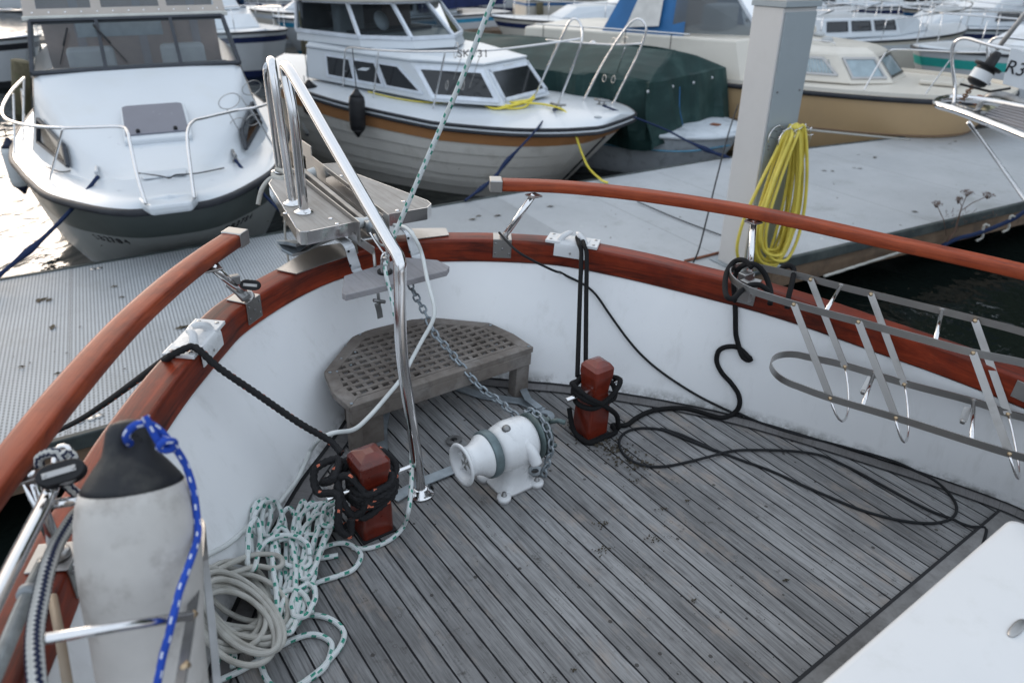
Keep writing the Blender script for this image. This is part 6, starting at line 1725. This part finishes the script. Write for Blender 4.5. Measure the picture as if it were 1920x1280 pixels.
tag(MB().tube(yb, .008, 6, step=.04).build('rope', M_yrope), 'thin yellow rope lying along the side deck of the clinker boat', 'rope')
yc = [wz(600, 112, 1.3), wz(612, 108, 1.32), wz(624, 125, 1.22), wz(630, 160, 1.12), wz(612, 150, 1.14), wz(592, 135, 1.18), wz(596, 115, 1.28)]
tag(MB().tube(yc, .008, 6, step=.03).build('cord', M_yrope), 'thin yellow cord looped at the stern of the clinker boat', 'rope')
nl = [b2.W(*Dk(1044, 205, .05)), wz(1030, 212, 1.02), wy(1000, 250, 8.2), wy(950, 303, 7.95), wy(925, 335, 7.8), wz(872, 376, .53)]
tag(MB().tube(nl, lambda t: .012 + .016 * math.exp(-((t - .66) / .05) ** 2) + .012 * math.exp(-((t - .76) / .03) ** 2) + .014 * math.exp(-((t - .86) / .04) ** 2), 10, step=.015).build('mooring_line', M_navyrope), 'dark blue knotted mooring line from the clinker boat bow to the pontoon', 'rope')

# ------------------------------------------------------------------ 3: boat under a green tarpaulin
O3 = wz(1372, 262, .55)
b3 = BT('covered_boat', 'small old boat whose white bow sticks out from under a dark green tarpaulin', (O3.x + .12, O3.y + .15), (.74, -.67))
zg3 = lambda a: .62
G3 = [(0, 0), (.05, .3), (.3, .62), (.9, .9), (2, 1.08), (4, 1.1), (6, .95)]
M_oldw = basic('flaking white paint', (.52, .56, .60), .55, var=.1, vs=3, dirt=(.22, .25, .28), dirt_amt=.8, dirt_scale=5)
hull(b3, G3, zg3, [(0, 1, M_oldw, 'hull')], rake=.5, flare=.4, rub=M_oldw, deckm=M_oldw)
tb = []
def tarp_ring(h0, zz, k0, aa): return [(a + aa, t, zz + dz) for a, t, dz in [(.95, -h0, 0), (.95, 0, .0), (.95, h0, 0), (2, h0 * 1.05, 0), (4, h0 * 1.08, 0), (6.3, h0 * .95, -.05), (6.3, 0, -.05), (6.3, -h0 * .95, -.05), (4, -h0 * 1.08, 0), (2, -h0 * 1.05, 0)]]
n3 = 140
def tarp_pt(i, v):
    """v 0 hem .. 1 shoulder .. 2 ridge"""
    t = i / n3
    corners = [(.92, -1.0), (.92, 1.0), (6.2, .95), (6.2, -.95)]
    per = [0, 2.0, 7.3, 9.2, 14.5]; s_ = t * per[-1]
    for j in range(4):
        if s_ <= per[j + 1] + 1e-9:
            f_ = (s_ - per[j]) / (per[j + 1] - per[j]); a0, t0 = corners[j]; a1, t1 = corners[(j + 1) % 4]; a, tt = a0 + (a1 - a0) * f_, t0 + (t1 - t0) * f_; break
    fold = (mnoise.noise(Vector((s_ * 2.6, v * .8, 3))) * .12 + math.sin(s_ * 9 + v * 1.5) * .03 + math.sin(s_ * 17 - v) * .012 - .05 * abs(math.sin(s_ * 3.7 + v * .7 + 2.5 * mnoise.noise(Vector((s_ * .9, v, 0))))) ** .5) * (1 - abs(v - .4))
    if v <= 1:
        out = 1.10 - .06 * v; z = .46 + (1.28 - .46) * v
        return (3.5 + (a - 3.5) * out + (fold if abs(a - 3.5) > 2.5 else 0), tt * out + fold * (1 if tt > 0 else -1), z + (.05 * math.sin(s_ * 3) if v < .1 else 0))
    k_ = v - 1; rz = 1.28 + .30 * k_ ** .8
    return (3.5 + (a - 3.5) * (1.04 - .12 * k_), tt * (1.04 - .98 * k_), rz + .03 * mnoise.noise(Vector((a, tt * 2, k_ * 2))) - .02 * math.sin(a * 3))
rows = [[tarp_pt(i, v) for i in range(n3)] for v in (0, .12, .25, .4, .55, .7, .82, .92, 1, 1.05, 1.2, 1.4, 1.6, 1.8, 1.95)]
tp = b3.add('tarpaulin', MB().loft(rows, closed=True, smooth=False, caps=True), M_green)
k = MB(); rnd = random.Random(2)
for i in range(9): k.lathe([(.02, 0), (.02, .006)], tarp_pt(int(i * 5), .88), (-1 if i < 9 else 0, -.3, .1), 8)
b3.add('eyelet', k, M_alu, tp)
b3.add('lacing', MB().tube([tarp_pt(7, .85), tarp_pt(7, .5), tarp_pt(7, .1)], .008, 6), M_blue, tp)
b3.add('gunwale_rope', MB().tube([(.05, -.1, .45), (.4, -.72, .42), (1.2, -.98, .4), (2.5, -1.12, .4)], .012, 6, step=.1), basic('pale blue rope', (.1, .3, .45), .7))
b3.add('rust_patch', MB().box((.35, .0, .665), (.12, .1, .03)), basic('rust', (.2, .07, .03), .8))
nl = [wz(1165, 205, .95), wz(1240, 240, .85), wz(1290, 265, .75), wz(1335, 285, .62), wz(1368, 296, .52)]
nl[0] = b2.W(*Dk(1130, 198, .05))
tag(MB().tube(nl, lambda t: .012 + .018 * math.exp(-((t - .78) / .07) ** 2) + .012 * math.exp(-((t - .92) / .04) ** 2), 10, step=.02).build('mooring_line', M_navyrope), 'dark mooring line from the clinker boat bow past the covered boat to the pillar', 'rope')

# ------------------------------------------------------------------ 4: tan and cream motor yacht behind the pillar
b4 = BT('motor_yacht', 'tan hulled motor yacht with cream cabin and curtained windows behind the pillar', (6.98, 10.49), (.80, -.60))
zg4 = lambda a: 1.05 + .0 * a
G4 = [(0, 0), (.05, .45), (.25, .8), (.66, 1.12), (1.4, 1.36), (2.36, 1.47), (3.7, 1.5), (5.5, 1.45), (7.6, 1.35)]
hull(b4, G4, zg4, [(0, .60, M_tan, 'hull'), (.60, 1, M_tan, 'topsides')], rake=1.0, flare=.5, flare_mid=.2, rubr=.035, deckm=M_cream)
P4 = resample([Vector((a, h, 0)) for a, h in G4], .2)
def g4(u, off): 
    o = []
    for sd_, PP in ((-1, list(reversed(P4))), (1, P4[1:])):
        for p in PP:
            kk = math.exp(-p.x / 1.1); fl = .2 + .3 * kk; o.append((p.x + 1.0 * kk * (1 - u), sd_ * (p.y * (1 - fl * (1 - u) ** 1.3) + off), -.25 + 1.3 * u))
    return o
b4.add('knuckle_line', MB().tube(g4(.60, .01), .015, 6), basic('brown line', (.2, .13, .08), .5))
b4.add('toe_rail', MB().loft([[(p.x, s_ * (p.y - .01), z) for p in P4] for s_, z in ((1, 1.05), (1, 1.10))] ), M_cream)
b4.add('toe_rail', MB().loft([[(p.x, s_ * (p.y - .01), z) for p in P4] for s_, z in ((-1, 1.05), (-1, 1.10))] ), M_cream)
base4 = sym([(1.50, 0, 1.09), (1.50, .45, 1.09), (1.98, .86, 1.09), (3.6, 1.02, 1.09), (3.6, 0, 1.09)])
top4 = sym([(1.85, 0, 1.47), (1.85, .38, 1.47), (2.28, .74, 1.47), (3.6, .92, 1.50), (3.6, 0, 1.50)])
roof4 = sym([(2.0, 0, 1.55), (2.0, .3, 1.54), (2.4, .6, 1.55), (3.6, .78, 1.62), (3.6, 0, 1.64)])
lofted(b4, 'cabin_trunk', [base4, top4, roof4], M_cream, bevel=.025)
window(b4, [(1.50, -.45, 1.09), (1.50, .45, 1.09), (1.85, .38, 1.47), (1.85, -.38, 1.47)], .08, .92, .2, .84, M_blglass, M_steel, fw=.035)
for sg in (-1, 1):
    window(b4, [(1.50, sg * .45, 1.09), (1.98, sg * .86, 1.09), (2.28, sg * .74, 1.47), (1.85, sg * .38, 1.47)], .1, .9, .2, .84, M_blglass, M_steel, fw=.035)
    window(b4, [(2.05, sg * .87, 1.09), (3.5, sg * 1.01, 1.09), (3.5, sg * .91, 1.49), (2.3, sg * .74, 1.47)], .06, .62, .28, .82, M_blglass, M_steel, fw=.03, sl0=.10)
k = MB(); rnd = random.Random(3)
for i in range(16):
    u = .10 + i * .034; F0 = [Vector(x) for x in [(2.05, -.87, 1.09), (3.5, -1.01, 1.09), (3.5, -.91, 1.49), (2.3, -.74, 1.47)]]
    a = F0[0].lerp(F0[1], u).lerp(F0[3].lerp(F0[2], u), .3) + Vector((0, -.006, 0)); c = F0[0].lerp(F0[1], u).lerp(F0[3].lerp(F0[2], u), .8) + Vector((0, -.006, 0)); k.tube([a, c], .007, 6)
b4.add('curtain_fold', k, M_curt)
# raised deckhouse aft with open bridge
lofted(b4, 'deckhouse', [sym([(3.0, 0, 1.05), (3.0, 1.15, 1.05), (3.4, 1.42, 1.05), (7.5, 1.34, 1.05), (7.5, 0, 1.05)]), sym([(3.15, 0, 1.72), (3.15, 1.05, 1.70), (3.6, 1.32, 1.62), (7.5, 1.26, 1.62), (7.5, 0, 1.66)])], M_cream, bevel=.03)
k = MB()
for p in ((6.0, -1.40, 1.40),): k.lathe([(.07, 0), (.09, .01), (.07, .02), (.05, .02)], p, (0, -1, .05), 20)
po = b4.add('porthole', k, M_chrome); b4.add('pane', MB().lathe([(.001, 0), (.06, 0)], (6.0, -1.423, 1.40), (0, -1, .05), 20), M_dkglass, po)
rail(b4, 'grab_rail', [(4.3, -1.40, 1.67), (5.5, -1.40, 1.68), (7.2, -1.36, 1.68)], .012)
for a in (4.6, 5.4, 6.2, 7.0): rail(b4, 'rail_leg', [(a, -1.40, 1.67), (a, -1.42, 1.15)], .007, M_black)
wfb = [(3.30, -1.1, 1.68), (3.10, -.5, 1.70), (3.10, .5, 1.70), (3.30, 1.1, 1.68)]; wft = [(3.85, -.95, 2.25), (3.70, -.45, 2.27), (3.70, .45, 2.27), (3.85, .95, 2.25)]
k = MB()
for a, c in zip(wfb, wft): k.bar(a, c, .03, .04)
for r_ in (wfb, wft):
    for a, c in zip(r_, r_[1:]): k.bar(a, c, .03, .04)
wf4 = b4.add('windscreen_frame', k, M_wframe)
for i in range(3): b4.add('windscreen_glass', MB().add([wfb[i], wfb[i + 1], wft[i + 1], wft[i]], [(0, 1, 2, 3)]), M_clear, wf4)
S1 = [(3.30, -1.1, 1.68), (4.70, -1.2, 1.66), (4.70, -1.1, 2.3), (3.85, -.95, 2.25)]
b4.add('side_screen', MB().add(S1, [(0, 1, 2, 3)]), mat_glass('tinted side glass', (.25, .28, .30), .3), wf4)
b4.add('bridge_seat', MB().box((4.30, -.3, 1.85), (.4, .6, .4)), M_ltgrey, bevel=.05); b4.add('bridge_seat', MB().box((5.00, .3, 1.85), (.3, 1.2, .45)), M_brint, bevel=.05)
tent = [[(4.45, -1.3, 1.55), (4.6, -.9, 2.35), (4.6, 0, 2.6), (4.6, .9, 2.35), (4.45, 1.3, 1.55)], [(6.2, -1.35, 1.1), (5.7, -.9, 2.3), (5.7, 0, 2.5), (5.7, .9, 2.3), (6.2, 1.35, 1.1)]]
cb = b4.add('canvas_tent', MB().loft(tent, smooth=False), M_blue)
b4.add('canvas_window', MB().add([(4.9, -1.26, 1.75), (5.5, -1.24, 1.70), (5.4, -1.03, 2.15), (4.95, -1.05, 2.2)], [(0, 1, 2, 3)]), basic('cloudy vinyl', (.55, .54, .52), .35), cb)
L4 = b4.L
rail(b4, 'side_rail', [L4(1620, 169, 1.10), L4(1655, 108, 1.45), L4(1668, 95, 1.52), L4(1690, 93, 1.53), L4(1740, 95, 1.50), L4(1800, 98, 1.5), L4(1860, 98, 1.5)], .0115, step=.04)
rail(b4, 'rail_leg', [L4(1735, 177, 1.1), L4(1785, 108, 1.45), L4(1792, 98, 1.5)], .010, step=.04)
b4.add('roof_vent', MB().lathe([(.09, 0), (.09, .03), (.05, .06)], (2.6, -.2, 1.58), (0, 0, 1), 18), M_ltgrey)
b4.add('roof_vent', MB().lathe([(.09, 0), (.09, .03), (.05, .06)], (2.9, .4, 1.60), (0, 0, 1), 18), M_ltgrey)
rail(b4, 'grab_rail', [(2.4, -.5, 1.55), (2.42, -.5, 1.60), (3.2, -.6, 1.64), (3.22, -.6, 1.58)], .008, step=.04)
b4.add('fore_hatch', MB().box((.95, 0, 1.13), (.5, .6, .06)), M_cream, bevel=.02)
cleat(b4, (.5, .1, 1.1), s_=1.4, mat=M_black)
tag(MB().tube([wz(1510, 243, .9), wz(1600, 252, .8), wz(1705, 262, .6)], .012, 6).build('mooring_line', M_rwhite), 'slack pale mooring line hanging along the tan hull above the pontoon', 'rope')

# ------------------------------------------------------------------ 5: bow platform of the boat at the right edge
WZP = 1.45
def R6(px, py, z=WZP): return wz(px, py, z)
b6 = thing('yacht_bow', 'chrome tubed bow platform with anchor and sign of the boat cut off at right', 'boat', R6(1900, 240))
ty = [R6(2100, 330), R6(2000, 288), R6(1920, 256), R6(1850, 228), R6(1790, 206), R6(1762, 198), R6(1756, 192), R6(1763, 187), R6(1790, 184), R6(1850, 190), R6(1930, 205), R6(2050, 230)]
pt6 = MB().tube(ty, .036, 16, step=.03).build('platform_tube', M_chrome, b6)
k = MB()
for i in range(9):
    f_ = i / 8; k.bar(R6(1830 + 50 * f_, 222 - 25 * f_).lerp(R6(1830 + 50 * f_, 222 - 25 * f_), 0) , R6(2080, 310 - 75 * f_), .03, .02)
k.build('platform_slat', M_step, b6)
rail_pts = [R6(1788, 196, 1.47), wy(1791, 165, R6(1788, 196).y + .05), wy(1785, 120, R6(1788, 196).y + .08), wy(1786, 90, R6(1788, 196).y + .05), wy(1796, 76, R6(1788, 196).y), wy(1815, 73, R6(1788, 196).y - .1), wy(1860, 86, R6(1788, 196).y - .35), wy(1930, 102, R6(1788, 196).y - .6), wy(2050, 135, R6(1788, 196).y - 1.0)]
MB().tube(rail_pts, .0165, 12, step=.03).build('pulpit_rail', M_chrome, b6)
MB().tube([wy(1855, 160, 8.2), wy(1852, 95, 8.2), wy(1858, 78, 8.2), wy(1880, 70, 8.1), wy(1950, 78, 8.0)], .0165, 12, step=.03).build('pulpit_rail', M_chrome, b6)
MB().tube([wy(1870, 92, 7.3), wy(1935, 10, 7.0), wy(2000, -70, 6.8)], .022, 12).build('grey_pole', basic('grey pole', (.50, .50, .50), .5), b6)
# strut below the platform and the hull stem behind
MB().tube([R6(1816, 230), wy(1850, 275, 6.9), wy(1920, 372, 6.2), wy(1990, 470, 5.8)], .017, 12).build('strut', M_chrome, b6)
dk_ = thing('dark_boat', 'low dark hull with a steel bow band lying just beyond the pontoon at right', 'boat', wz(1850, 262, .3))
k = MB(); YD = 11.0
k.loft([[wy(1771, 224, YD), wy(1800, 226, YD + .3), wy(1860, 230, YD + .8), wy(2100, 240, YD + 2.0)], [wy(1769, 240, YD - .05), wy(1800, 250, YD + .1), wy(1860, 262, YD + .4), wy(2100, 270, YD + 1.5)], [wy(1772, 275, YD), wy(1800, 280, YD + .1), wy(1870, 290, YD + .4), wy(2100, 310, YD + 1.5)]])
o = k.build('hull', basic('black brown hull', (.04, .035, .03), .35, var=.3), dk_); m_ = o.modifiers.new('solid', 'SOLIDIFY'); m_.thickness = .05
MB().strap([wy(1771, 226, YD - .03), wy(1800, 232, YD - .02), wy(1850, 234, YD + .3)], (0, 0, 1), .10, .02).build('steel_band', M_steel, dk_)
# day shape / light buoy on the rail
bu = thing('horseshoe_light', 'black float light with a white reflective band lashed to the rail at right', 'light', wy(1845, 145, 7.1))
ca, cb_ = wy(1838, 145, 7.15), wy(1872, 98, 7.15); axb = (cb_ - ca).normalized()
MB().lathe([(.05, -.02), (.085, 0), (.092, .03), (.092, .12), (.085, .145), (.12, .15), (.125, .17), (.05, .18), (.045, .26), (.03, .30)], ca - axb * .06, axb, 28).build('body', M_black, bu)
MB().lathe([(.0935, .03), (.0935, .115)], ca - axb * .06, axb, 28, cap=False).build('white_band', M_sign, bu)
# sign R3 hung on the rail
sg_c = wy(1935, 125, 6.6); sx = Vector((.93, -.30, -.22)).normalized(); sy = Vector((.22, .12, 1)).normalized()
sn = thing('berth_sign', 'white board marked R3 hanging from the rail at the right edge', 'sign', sg_c - Vector((0, 0, .3)))
s0 = wy(1881, 160, 6.7)
k = MB(); A = [wy(1880, 158, 6.7), wy(1955, 178, 6.6), wy(1970, 112, 6.6), wy(1896, 90, 6.7)]; nn = (A[1] - A[0]).cross(A[3] - A[0]).normalized()
k.add(A + [p - nn * .006 for p in A], [(0, 1, 2, 3), (7, 6, 5, 4)] + [(i, (i + 1) % 4, 4 + (i + 1) % 4, 4 + i) for i in range(4)]); k.build('board', M_sign, sn)
text_mesh('R3', .15, (A[0] + A[1] + A[2] + A[3]) / 4 + nn * .004 * (1 if nn.y < 0 else -1) - (A[1] - A[0]) * .27, A[1] - A[0], A[3] - A[0], M_ink, 'lettering', sn, .002)
# anchor on the platform with its short rusty chain, rollers
an6 = thing('anchor', 'grey and rusty anchor lying on the chrome platform at the right edge', 'anchor', R6(1880, 215))
MB().tube([R6(1833, 206, 1.50), wy(1842, 190, 7.75), wy(1858, 178, 7.7), wy(1885, 180, 7.6), wy(1925, 196, 7.4), wy(1990, 215, 7.2)], lambda t: .03 + .012 * t, 10, step=.03, flat=(1, .6)).build('shank', M_dkmet, an6)
MB().box(wy(1842, 193, 7.72), (.16, .1, .1), Matrix.Rotation(.5, 3, 'Y')).build('rusty_crown', basic('rust', (.2, .07, .03), .8), an6, bevel=.02)
k = MB()
for x in (1852, 1866): k.lathe([(.06, -.03), (.04, 0), (.06, .03)], wy(x, 207, 7.6), (1, .3, 0), 18)
k.build('roller', basic('yellowed roller', (.50, .48, .33), .5, var=.2), an6)
pa6, pb6 = wy(1800, 193, 7.75), wy(1826, 158, 7.4)
ck = chain([pa6, pa6.lerp(pb6, .5), pb6], L=.07, wd=.05, wire=.009); tag(ck.build('chain', basic('rusty chain', (.22, .12, .07), .75, .3, var=.4, vs=20)), 'short rusty chain rising from the chrome platform to the float light', 'chain')
k = MB(); rnd = random.Random(6)
for i in range(14): p = R6(1790 + i * 4, 197 + i * 1.2, 1.47); k.box(p, (.06, .05, .04), Matrix.Rotation(rnd.uniform(0, 3), 3, 'Z'))
k.build('fitting', M_dkmet, an6, bevel=.01)
# dark lashings crossing the platform
tag(MB().tube([wy(1800, 158, 7.4), wy(1856, 172, 7.3), wy(1895, 166, 7.2)], .012, 6).build('strap', M_black), 'black strap stretched under the float light at right', 'strap')

# ------------------------------------------------------------------ generic moored boats further off
def cruiser(O, d, L_, B_, label, hullm=M_gel, stripe=M_navy, canopy=None, zgv=.95, cab=True, fly=False, rails=True, wh=True, name='moored_boat', deckm=M_gel, glass=M_dkglass, group='moored boats filling the harbour behind'):
    b = BT(name, label, O, d, group=group); hb = B_ / 2
    g = [(0, 0), (.05 * L_, hb * .38), (.15 * L_, hb * .72), (.3 * L_, hb * .93), (.5 * L_, hb), (L_, hb * .88)]
    zg = lambda a: zgv + .18 * math.exp(-a / (L_ * .25))
    hull(b, g, zg, [(0, .3, M_greyb if stripe is None else stripe, 'boot_top'), (.3, .80, hullm, 'hull'), (.80, .90, stripe or hullm, 'stripe'), (.9, 1, hullm, 'sheer')], rake=.9, flare=.5, deckm=deckm, rubr=.025)
    if cab:
        z0, z1 = zgv + .05, zgv + .48
        bs = sym([(.2 * L_, 0, z0 + .08), (.22 * L_, hb * .4, z0 + .06), (.4 * L_, hb * .72, z0), (.72 * L_, hb * .76, z0), (.72 * L_, 0, z0)])
        ts = sym([(.27 * L_, 0, z1 - .06), (.28 * L_, hb * .35, z1 - .06), (.42 * L_, hb * .64, z1), (.72 * L_, hb * .68, z1), (.72 * L_, 0, z1 + .03)])
        lofted(b, 'cabin', [bs, ts], deckm, bevel=.04)
        for sg in (-1, 1):
            F = [(.40 * L_, sg * hb * .72, z0), (.72 * L_, sg * hb * .76, z0), (.72 * L_, sg * hb * .68, z1), (.42 * L_, sg * hb * .64, z1)]
            for u0, u1 in ((.05, .32), (.38, .62), (.68, .94)): window(b, F, u0, u1, .35, .82, glass, M_frame, fw=.02)
    if wh:
        z0, z1 = zgv + .46, zgv + 1.02
        bs = sym([(.42 * L_, 0, z0), (.43 * L_, hb * .5, z0), (.50 * L_, hb * .62, z0), (.78 * L_, hb * .66, z0), (.78 * L_, 0, z0)])
        ts = sym([(.50 * L_, 0, z1), (.505 * L_, hb * .42, z1), (.55 * L_, hb * .54, z1), (.78 * L_, hb * .58, z1), (.78 * L_, 0, z1)])
        lofted(b, 'wheelhouse', [bs, ts], deckm, bevel=.03)
        window(b, [(.43 * L_, -hb * .5, z0), (.43 * L_, hb * .5, z0), (.505 * L_, hb * .42, z1), (.505 * L_, -hb * .42, z1)], .06, .94, .15, .85, glass, M_frame, fw=.025)
        for sg in (-1, 1):
            F = [(.50 * L_, sg * hb * .62, z0), (.78 * L_, sg * hb * .66, z0), (.78 * L_, sg * hb * .58, z1), (.55 * L_, sg * hb * .54, z1)]
            for u0, u1 in ((.06, .46), (.54, .94)): window(b, F, u0, u1, .2, .85, glass, M_frame, fw=.025)
    if canopy:
        c = [[(a, t * hb, z + zgv) for t, z in ((-.82, .25), (-.74, 1.0), (-.4, 1.3), (0, 1.36), (.4, 1.3), (.74, 1.0), (.82, .25))] for a in (.62 * L_, .80 * L_, .97 * L_)]
        c[0] = [(a - .1 * L_, t, z - .12) for a, t, z in c[0]]
        o = b.add('canopy', MB().loft(c), canopy)
        b.add('canopy_window', MB().add([(.70 * L_, -.81 * hb, zgv + .55), (.9 * L_, -.81 * hb, zgv + .55), (.88 * L_, -.765 * hb, zgv + .95), (.72 * L_, -.765 * hb, zgv + .95)], [(0, 1, 2, 3)]), M_vinyl, o)
    if rails:
        for sg in (-1, 1):
            rp = [(.02 * L_, sg * .08, zg(0) + .55), (.06 * L_, sg * hb * .40, zg(0) + .52), (.16 * L_, sg * hb * .72, zg(1) + .5), (.34 * L_, sg * hb * .93, zg(2) + .48), (.52 * L_, sg * hb * .97, zgv + .45)]
            rail(b, 'bow_rail', rp, .014, step=.15)
            for a, h in ((.06, .40), (.16, .72), (.34, .93), (.52, .97)): rail(b, 'rail_leg', [(a * L_, sg * hb * h, zg(a * L_) + .5 - .05 * a), (a * L_, sg * hb * h * .97, zg(a * L_))], .010, step=1)
    return b
def Oz(px, py, z=1.0): p = wz(px, py, z); return (p.x, p.y)
cruiser(Oz(58, 70, 1.1), (.92, -.38), 8.5, 2.9, 'white boat with a black side stripe cut off by the top left corner', stripe=M_rub)
x5 = cruiser(Oz(1712, 128, .95), (-.94, -.34), 11, 3.4, 'white sports cruiser with a teal stripe and navy canvas at upper right', stripe=M_teal, canopy=M_navy, zgv=1.12, glass=M_dkglass)
cruiser(Oz(498, 60, 1.1), (.62, -.78), 8, 2.9, 'white cruiser just behind the canvas top of the left cruiser', canopy=M_blue)
cruiser(Oz(512, 34, 1.1), (-.72, -.69), 8.5, 2.9, 'white boat with blue boot top beyond the thin pile with the lichen top', stripe=basic('sky blue boot top', (.04, .3, .5), .4), canopy=M_navy)
cruiser(Oz(922, 32, 1.1), (-.97, -.25), 9, 3.0, 'low white boat with navy canopy behind the clinker boat wheelhouse', canopy=M_navy, hullm=M_cream)
cruiser(Oz(1612, 42, 1.1), (-.98, -.18), 8, 2.8, 'distant white boat with a navy band between two piles at upper right', stripe=M_navy)
cruiser(Oz(1745, 40, 1.1), (-.95, -.3), 8, 2.8, 'distant white boat with blue cover right of the third pile', canopy=M_blue, stripe=M_gel)
cruiser(Oz(1560, 85, 1.0), (.97, -.2), 6, 2.3, 'small white open boat just above the tan yacht cabin roof', canopy=None, wh=False, stripe=M_gel)
cruiser(Oz(1700, 4, 1.0), (-.9, -.4), 9, 3, 'faint white boat in the far row above the navy banded boat', stripe=M_gel)
cruiser(Oz(1860, 22, 1.0), (-.95, -.3), 9, 3, 'faint boat with a blue cover at the top right corner', canopy=M_blue, stripe=M_navy)
cruiser(Oz(700, 2, 1.0), (.9, -.44), 9, 3, 'far white boat hidden behind the clinker boat wheelhouse', canopy=M_navy)
cruiser(Oz(300, -14, 1.0), (.7, -.7), 9, 3, 'far white boat behind the beige canvas top', canopy=M_blue)
cruiser(Oz(1330, -10, 1.0), (.8, -.6), 10, 3.2, 'far white boat beyond the blue canvas tent', canopy=M_navy)
cruiser(Oz(560, -12, 1.0), (.5, -.86), 9, 3, 'far boat with a cream hull above the lichen topped pile', hullm=M_cream)
cruiser(Oz(1010, -16, 1.0), (.5, -.86), 9, 3, 'far boat with a navy cover at the top edge centre', canopy=M_navy)
rnd = random.Random(77)
kinds = [('white', M_gel), ('cream', M_cream)]
far_l = [(1545, 12, 'beside the pillar top'), (1600, 20, 'left of the navy banded boat'), (1650, 58, 'small between the tan yacht roof and the piles'), (1690, 22, 'behind the second pile'), (1760, 14, 'behind the third pile'), (1800, 55, 'between the sports cruiser and the short pile'), (1890, 2, 'in the top right corner'), (1250, -8, 'above the tent'), (860, -8, 'above the wheelhouse'), (455, 20, 'between the canvas top and the moored cruiser'), (150, -16, 'above the left windscreen'), (1480, -20, 'behind the pillar')]
for i, (x, y, w_) in enumerate(far_l):
    cl, mt = kinds[i % 2]; a = rnd.uniform(-.5, .5) + (math.pi if i % 3 == 0 else 0)
    cruiser(Oz(x, y, 1.0), (math.cos(a), math.sin(a)), rnd.uniform(6, 8.5), rnd.uniform(2.3, 3), 'far %s boat %s' % (cl, w_), hullm=mt, stripe=[M_navy, M_gel, M_rub, M_blue][i % 4], canopy=[None, M_navy, None, M_canvas, M_blue][i % 5], wh=i % 4 != 1, rails=y > 10)
for i, (x, y, dx) in enumerate(((1560, 55, 3), (1640, 60, -2), (1655, 45, 2), (1735, 50, -3), (1810, 48, 2))):
    b_ = wz(x, y, 0); ms = thing('mast', 'thin pale mast standing among the far boats, %s' % ['nearest the pillar', 'left of the second pile', 'just right of the navy banded bow', 'between the tall pile and the short pile', 'right of the short pile'][i], 'mast', b_ + Vector((0, 0, 1.2)))
    MB().tube([b_ + Vector((0, 0, 1.2)), b_ + Vector((dx * .1, 0, 9))], .05, 8).build('spar', M_alu, ms)
    MB().tube([b_ + Vector((dx * .1, 0, 8.9)), b_ + Vector((dx * .9, .5, 1.3))], .012, 5).build('stay', M_steel, ms)
pile(42, 212, 110, 38, .16, 'thick mossy square topped pile left of the white cruiser')
pile(58, 110, 60, 56, .14, 'brown pile standing behind the mossy one at left')
pile(576, 120, 22, 567, .12, 'thin pile with an orange lichen top left of the clinker boat', cap=True)
pile(1013, 45, 5, 1012, .16, 'brown pile at the top edge behind the clinker boat roof')
pile(1586, 42, -30, 1592, .35, 'thick weathered pile immediately right of the grey pillar', zb=0)
pile(1664, 36, 4, 1668, .3, 'pile in front of the navy banded boat')
pile(1714, 62, -30, 1722, .32, 'tall grey pile rising out of the top edge at upper right')
pile(1778, 38, 7, 1784, .3, 'short pile left of the blue cover at upper right')
gp = thing('steel_post', 'pale grey steel post rising behind the stern of the clinker boat', 'post', wz(605, 96, 0))
b_ = wz(605, 96, 0)
MB().lathe([(.30, 0), (.30, 4.6)], b_, (0, 0, 1), 20).build('tube', M_pr, gp); MB().lathe([(.36, 0), (.36, .08)], b_ + Vector((0, 0, .05)), (0, 0, 1), 20).build('collar', M_dkmet, gp)
# background pontoon the far boats lie at
fp_ = thing('far_walkway', 'narrow dark timber walkway running behind the moored boats', 'walkway', (0, 24, 0))
MB().box((0, 27, .45), (70, 1.4, .12), Matrix.Rotation(.22, 3, 'Z')).build('decking', M_beam, fp_)
k = MB()
for i in range(16): p = Vector((-32 + i * 4.3, 27, 0)); p = Matrix.Rotation(.22, 3, 'Z') @ (p - Vector((0, 27, 0))) + Vector((0, 27, 0)); k.lathe([(.12, -.3), (.12, .42)], p, (0, 0, 1), 10)
k.build('leg_row', M_pile, fp_)

# ------------------------------------------------------------------ small hardware: one object per piece
SPLIT = ('flange', 'roller', 'bracket', 'screw', 'bolt', 'rivet', 'press_stud', 'hatch_hinge', 'bung', 'leg_row', 'eyelet', 'apron_plate', 'curtain_fold', 'fitting', 'platform_slat', 'drum_rib')
for o in list(bpy.data.objects):
    if o.type != 'MESH' or o.name.split('.')[0] not in SPLIT: continue
    me = o.data; n = len(me.vertices); par = list(range(n))
    def fnd(i):
        while par[i] != i: par[i] = par[par[i]]; i = par[i]
        return i
    for e in me.edges: par[fnd(e.vertices[0])] = fnd(e.vertices[1])
    groups = {}
    for p in me.polygons: groups.setdefault(fnd(p.vertices[0]), []).append(p)
    if not 1 < len(groups) <= 100: continue
    for gi, ps in enumerate(groups.values()):
        mp = {}; vs = []; fs = []
        for p in ps:
            f = []
            for v in p.vertices:
                if v not in mp: mp[v] = len(vs); vs.append(me.vertices[v].co.copy())
                f.append(mp[v])
            fs.append(f)
        m2 = bpy.data.meshes.new(me.name); m2.from_pydata(vs, [], fs); m2.polygons.foreach_set('use_smooth', [p.use_smooth for p in ps]); m2.materials.append(me.materials[0])
        c = o.copy(); c.data = m2; COL.objects.link(c); c.parent = o.parent
        if o.name.startswith('leg_row'): c.name = 'leg'
    bpy.data.objects.remove(o)
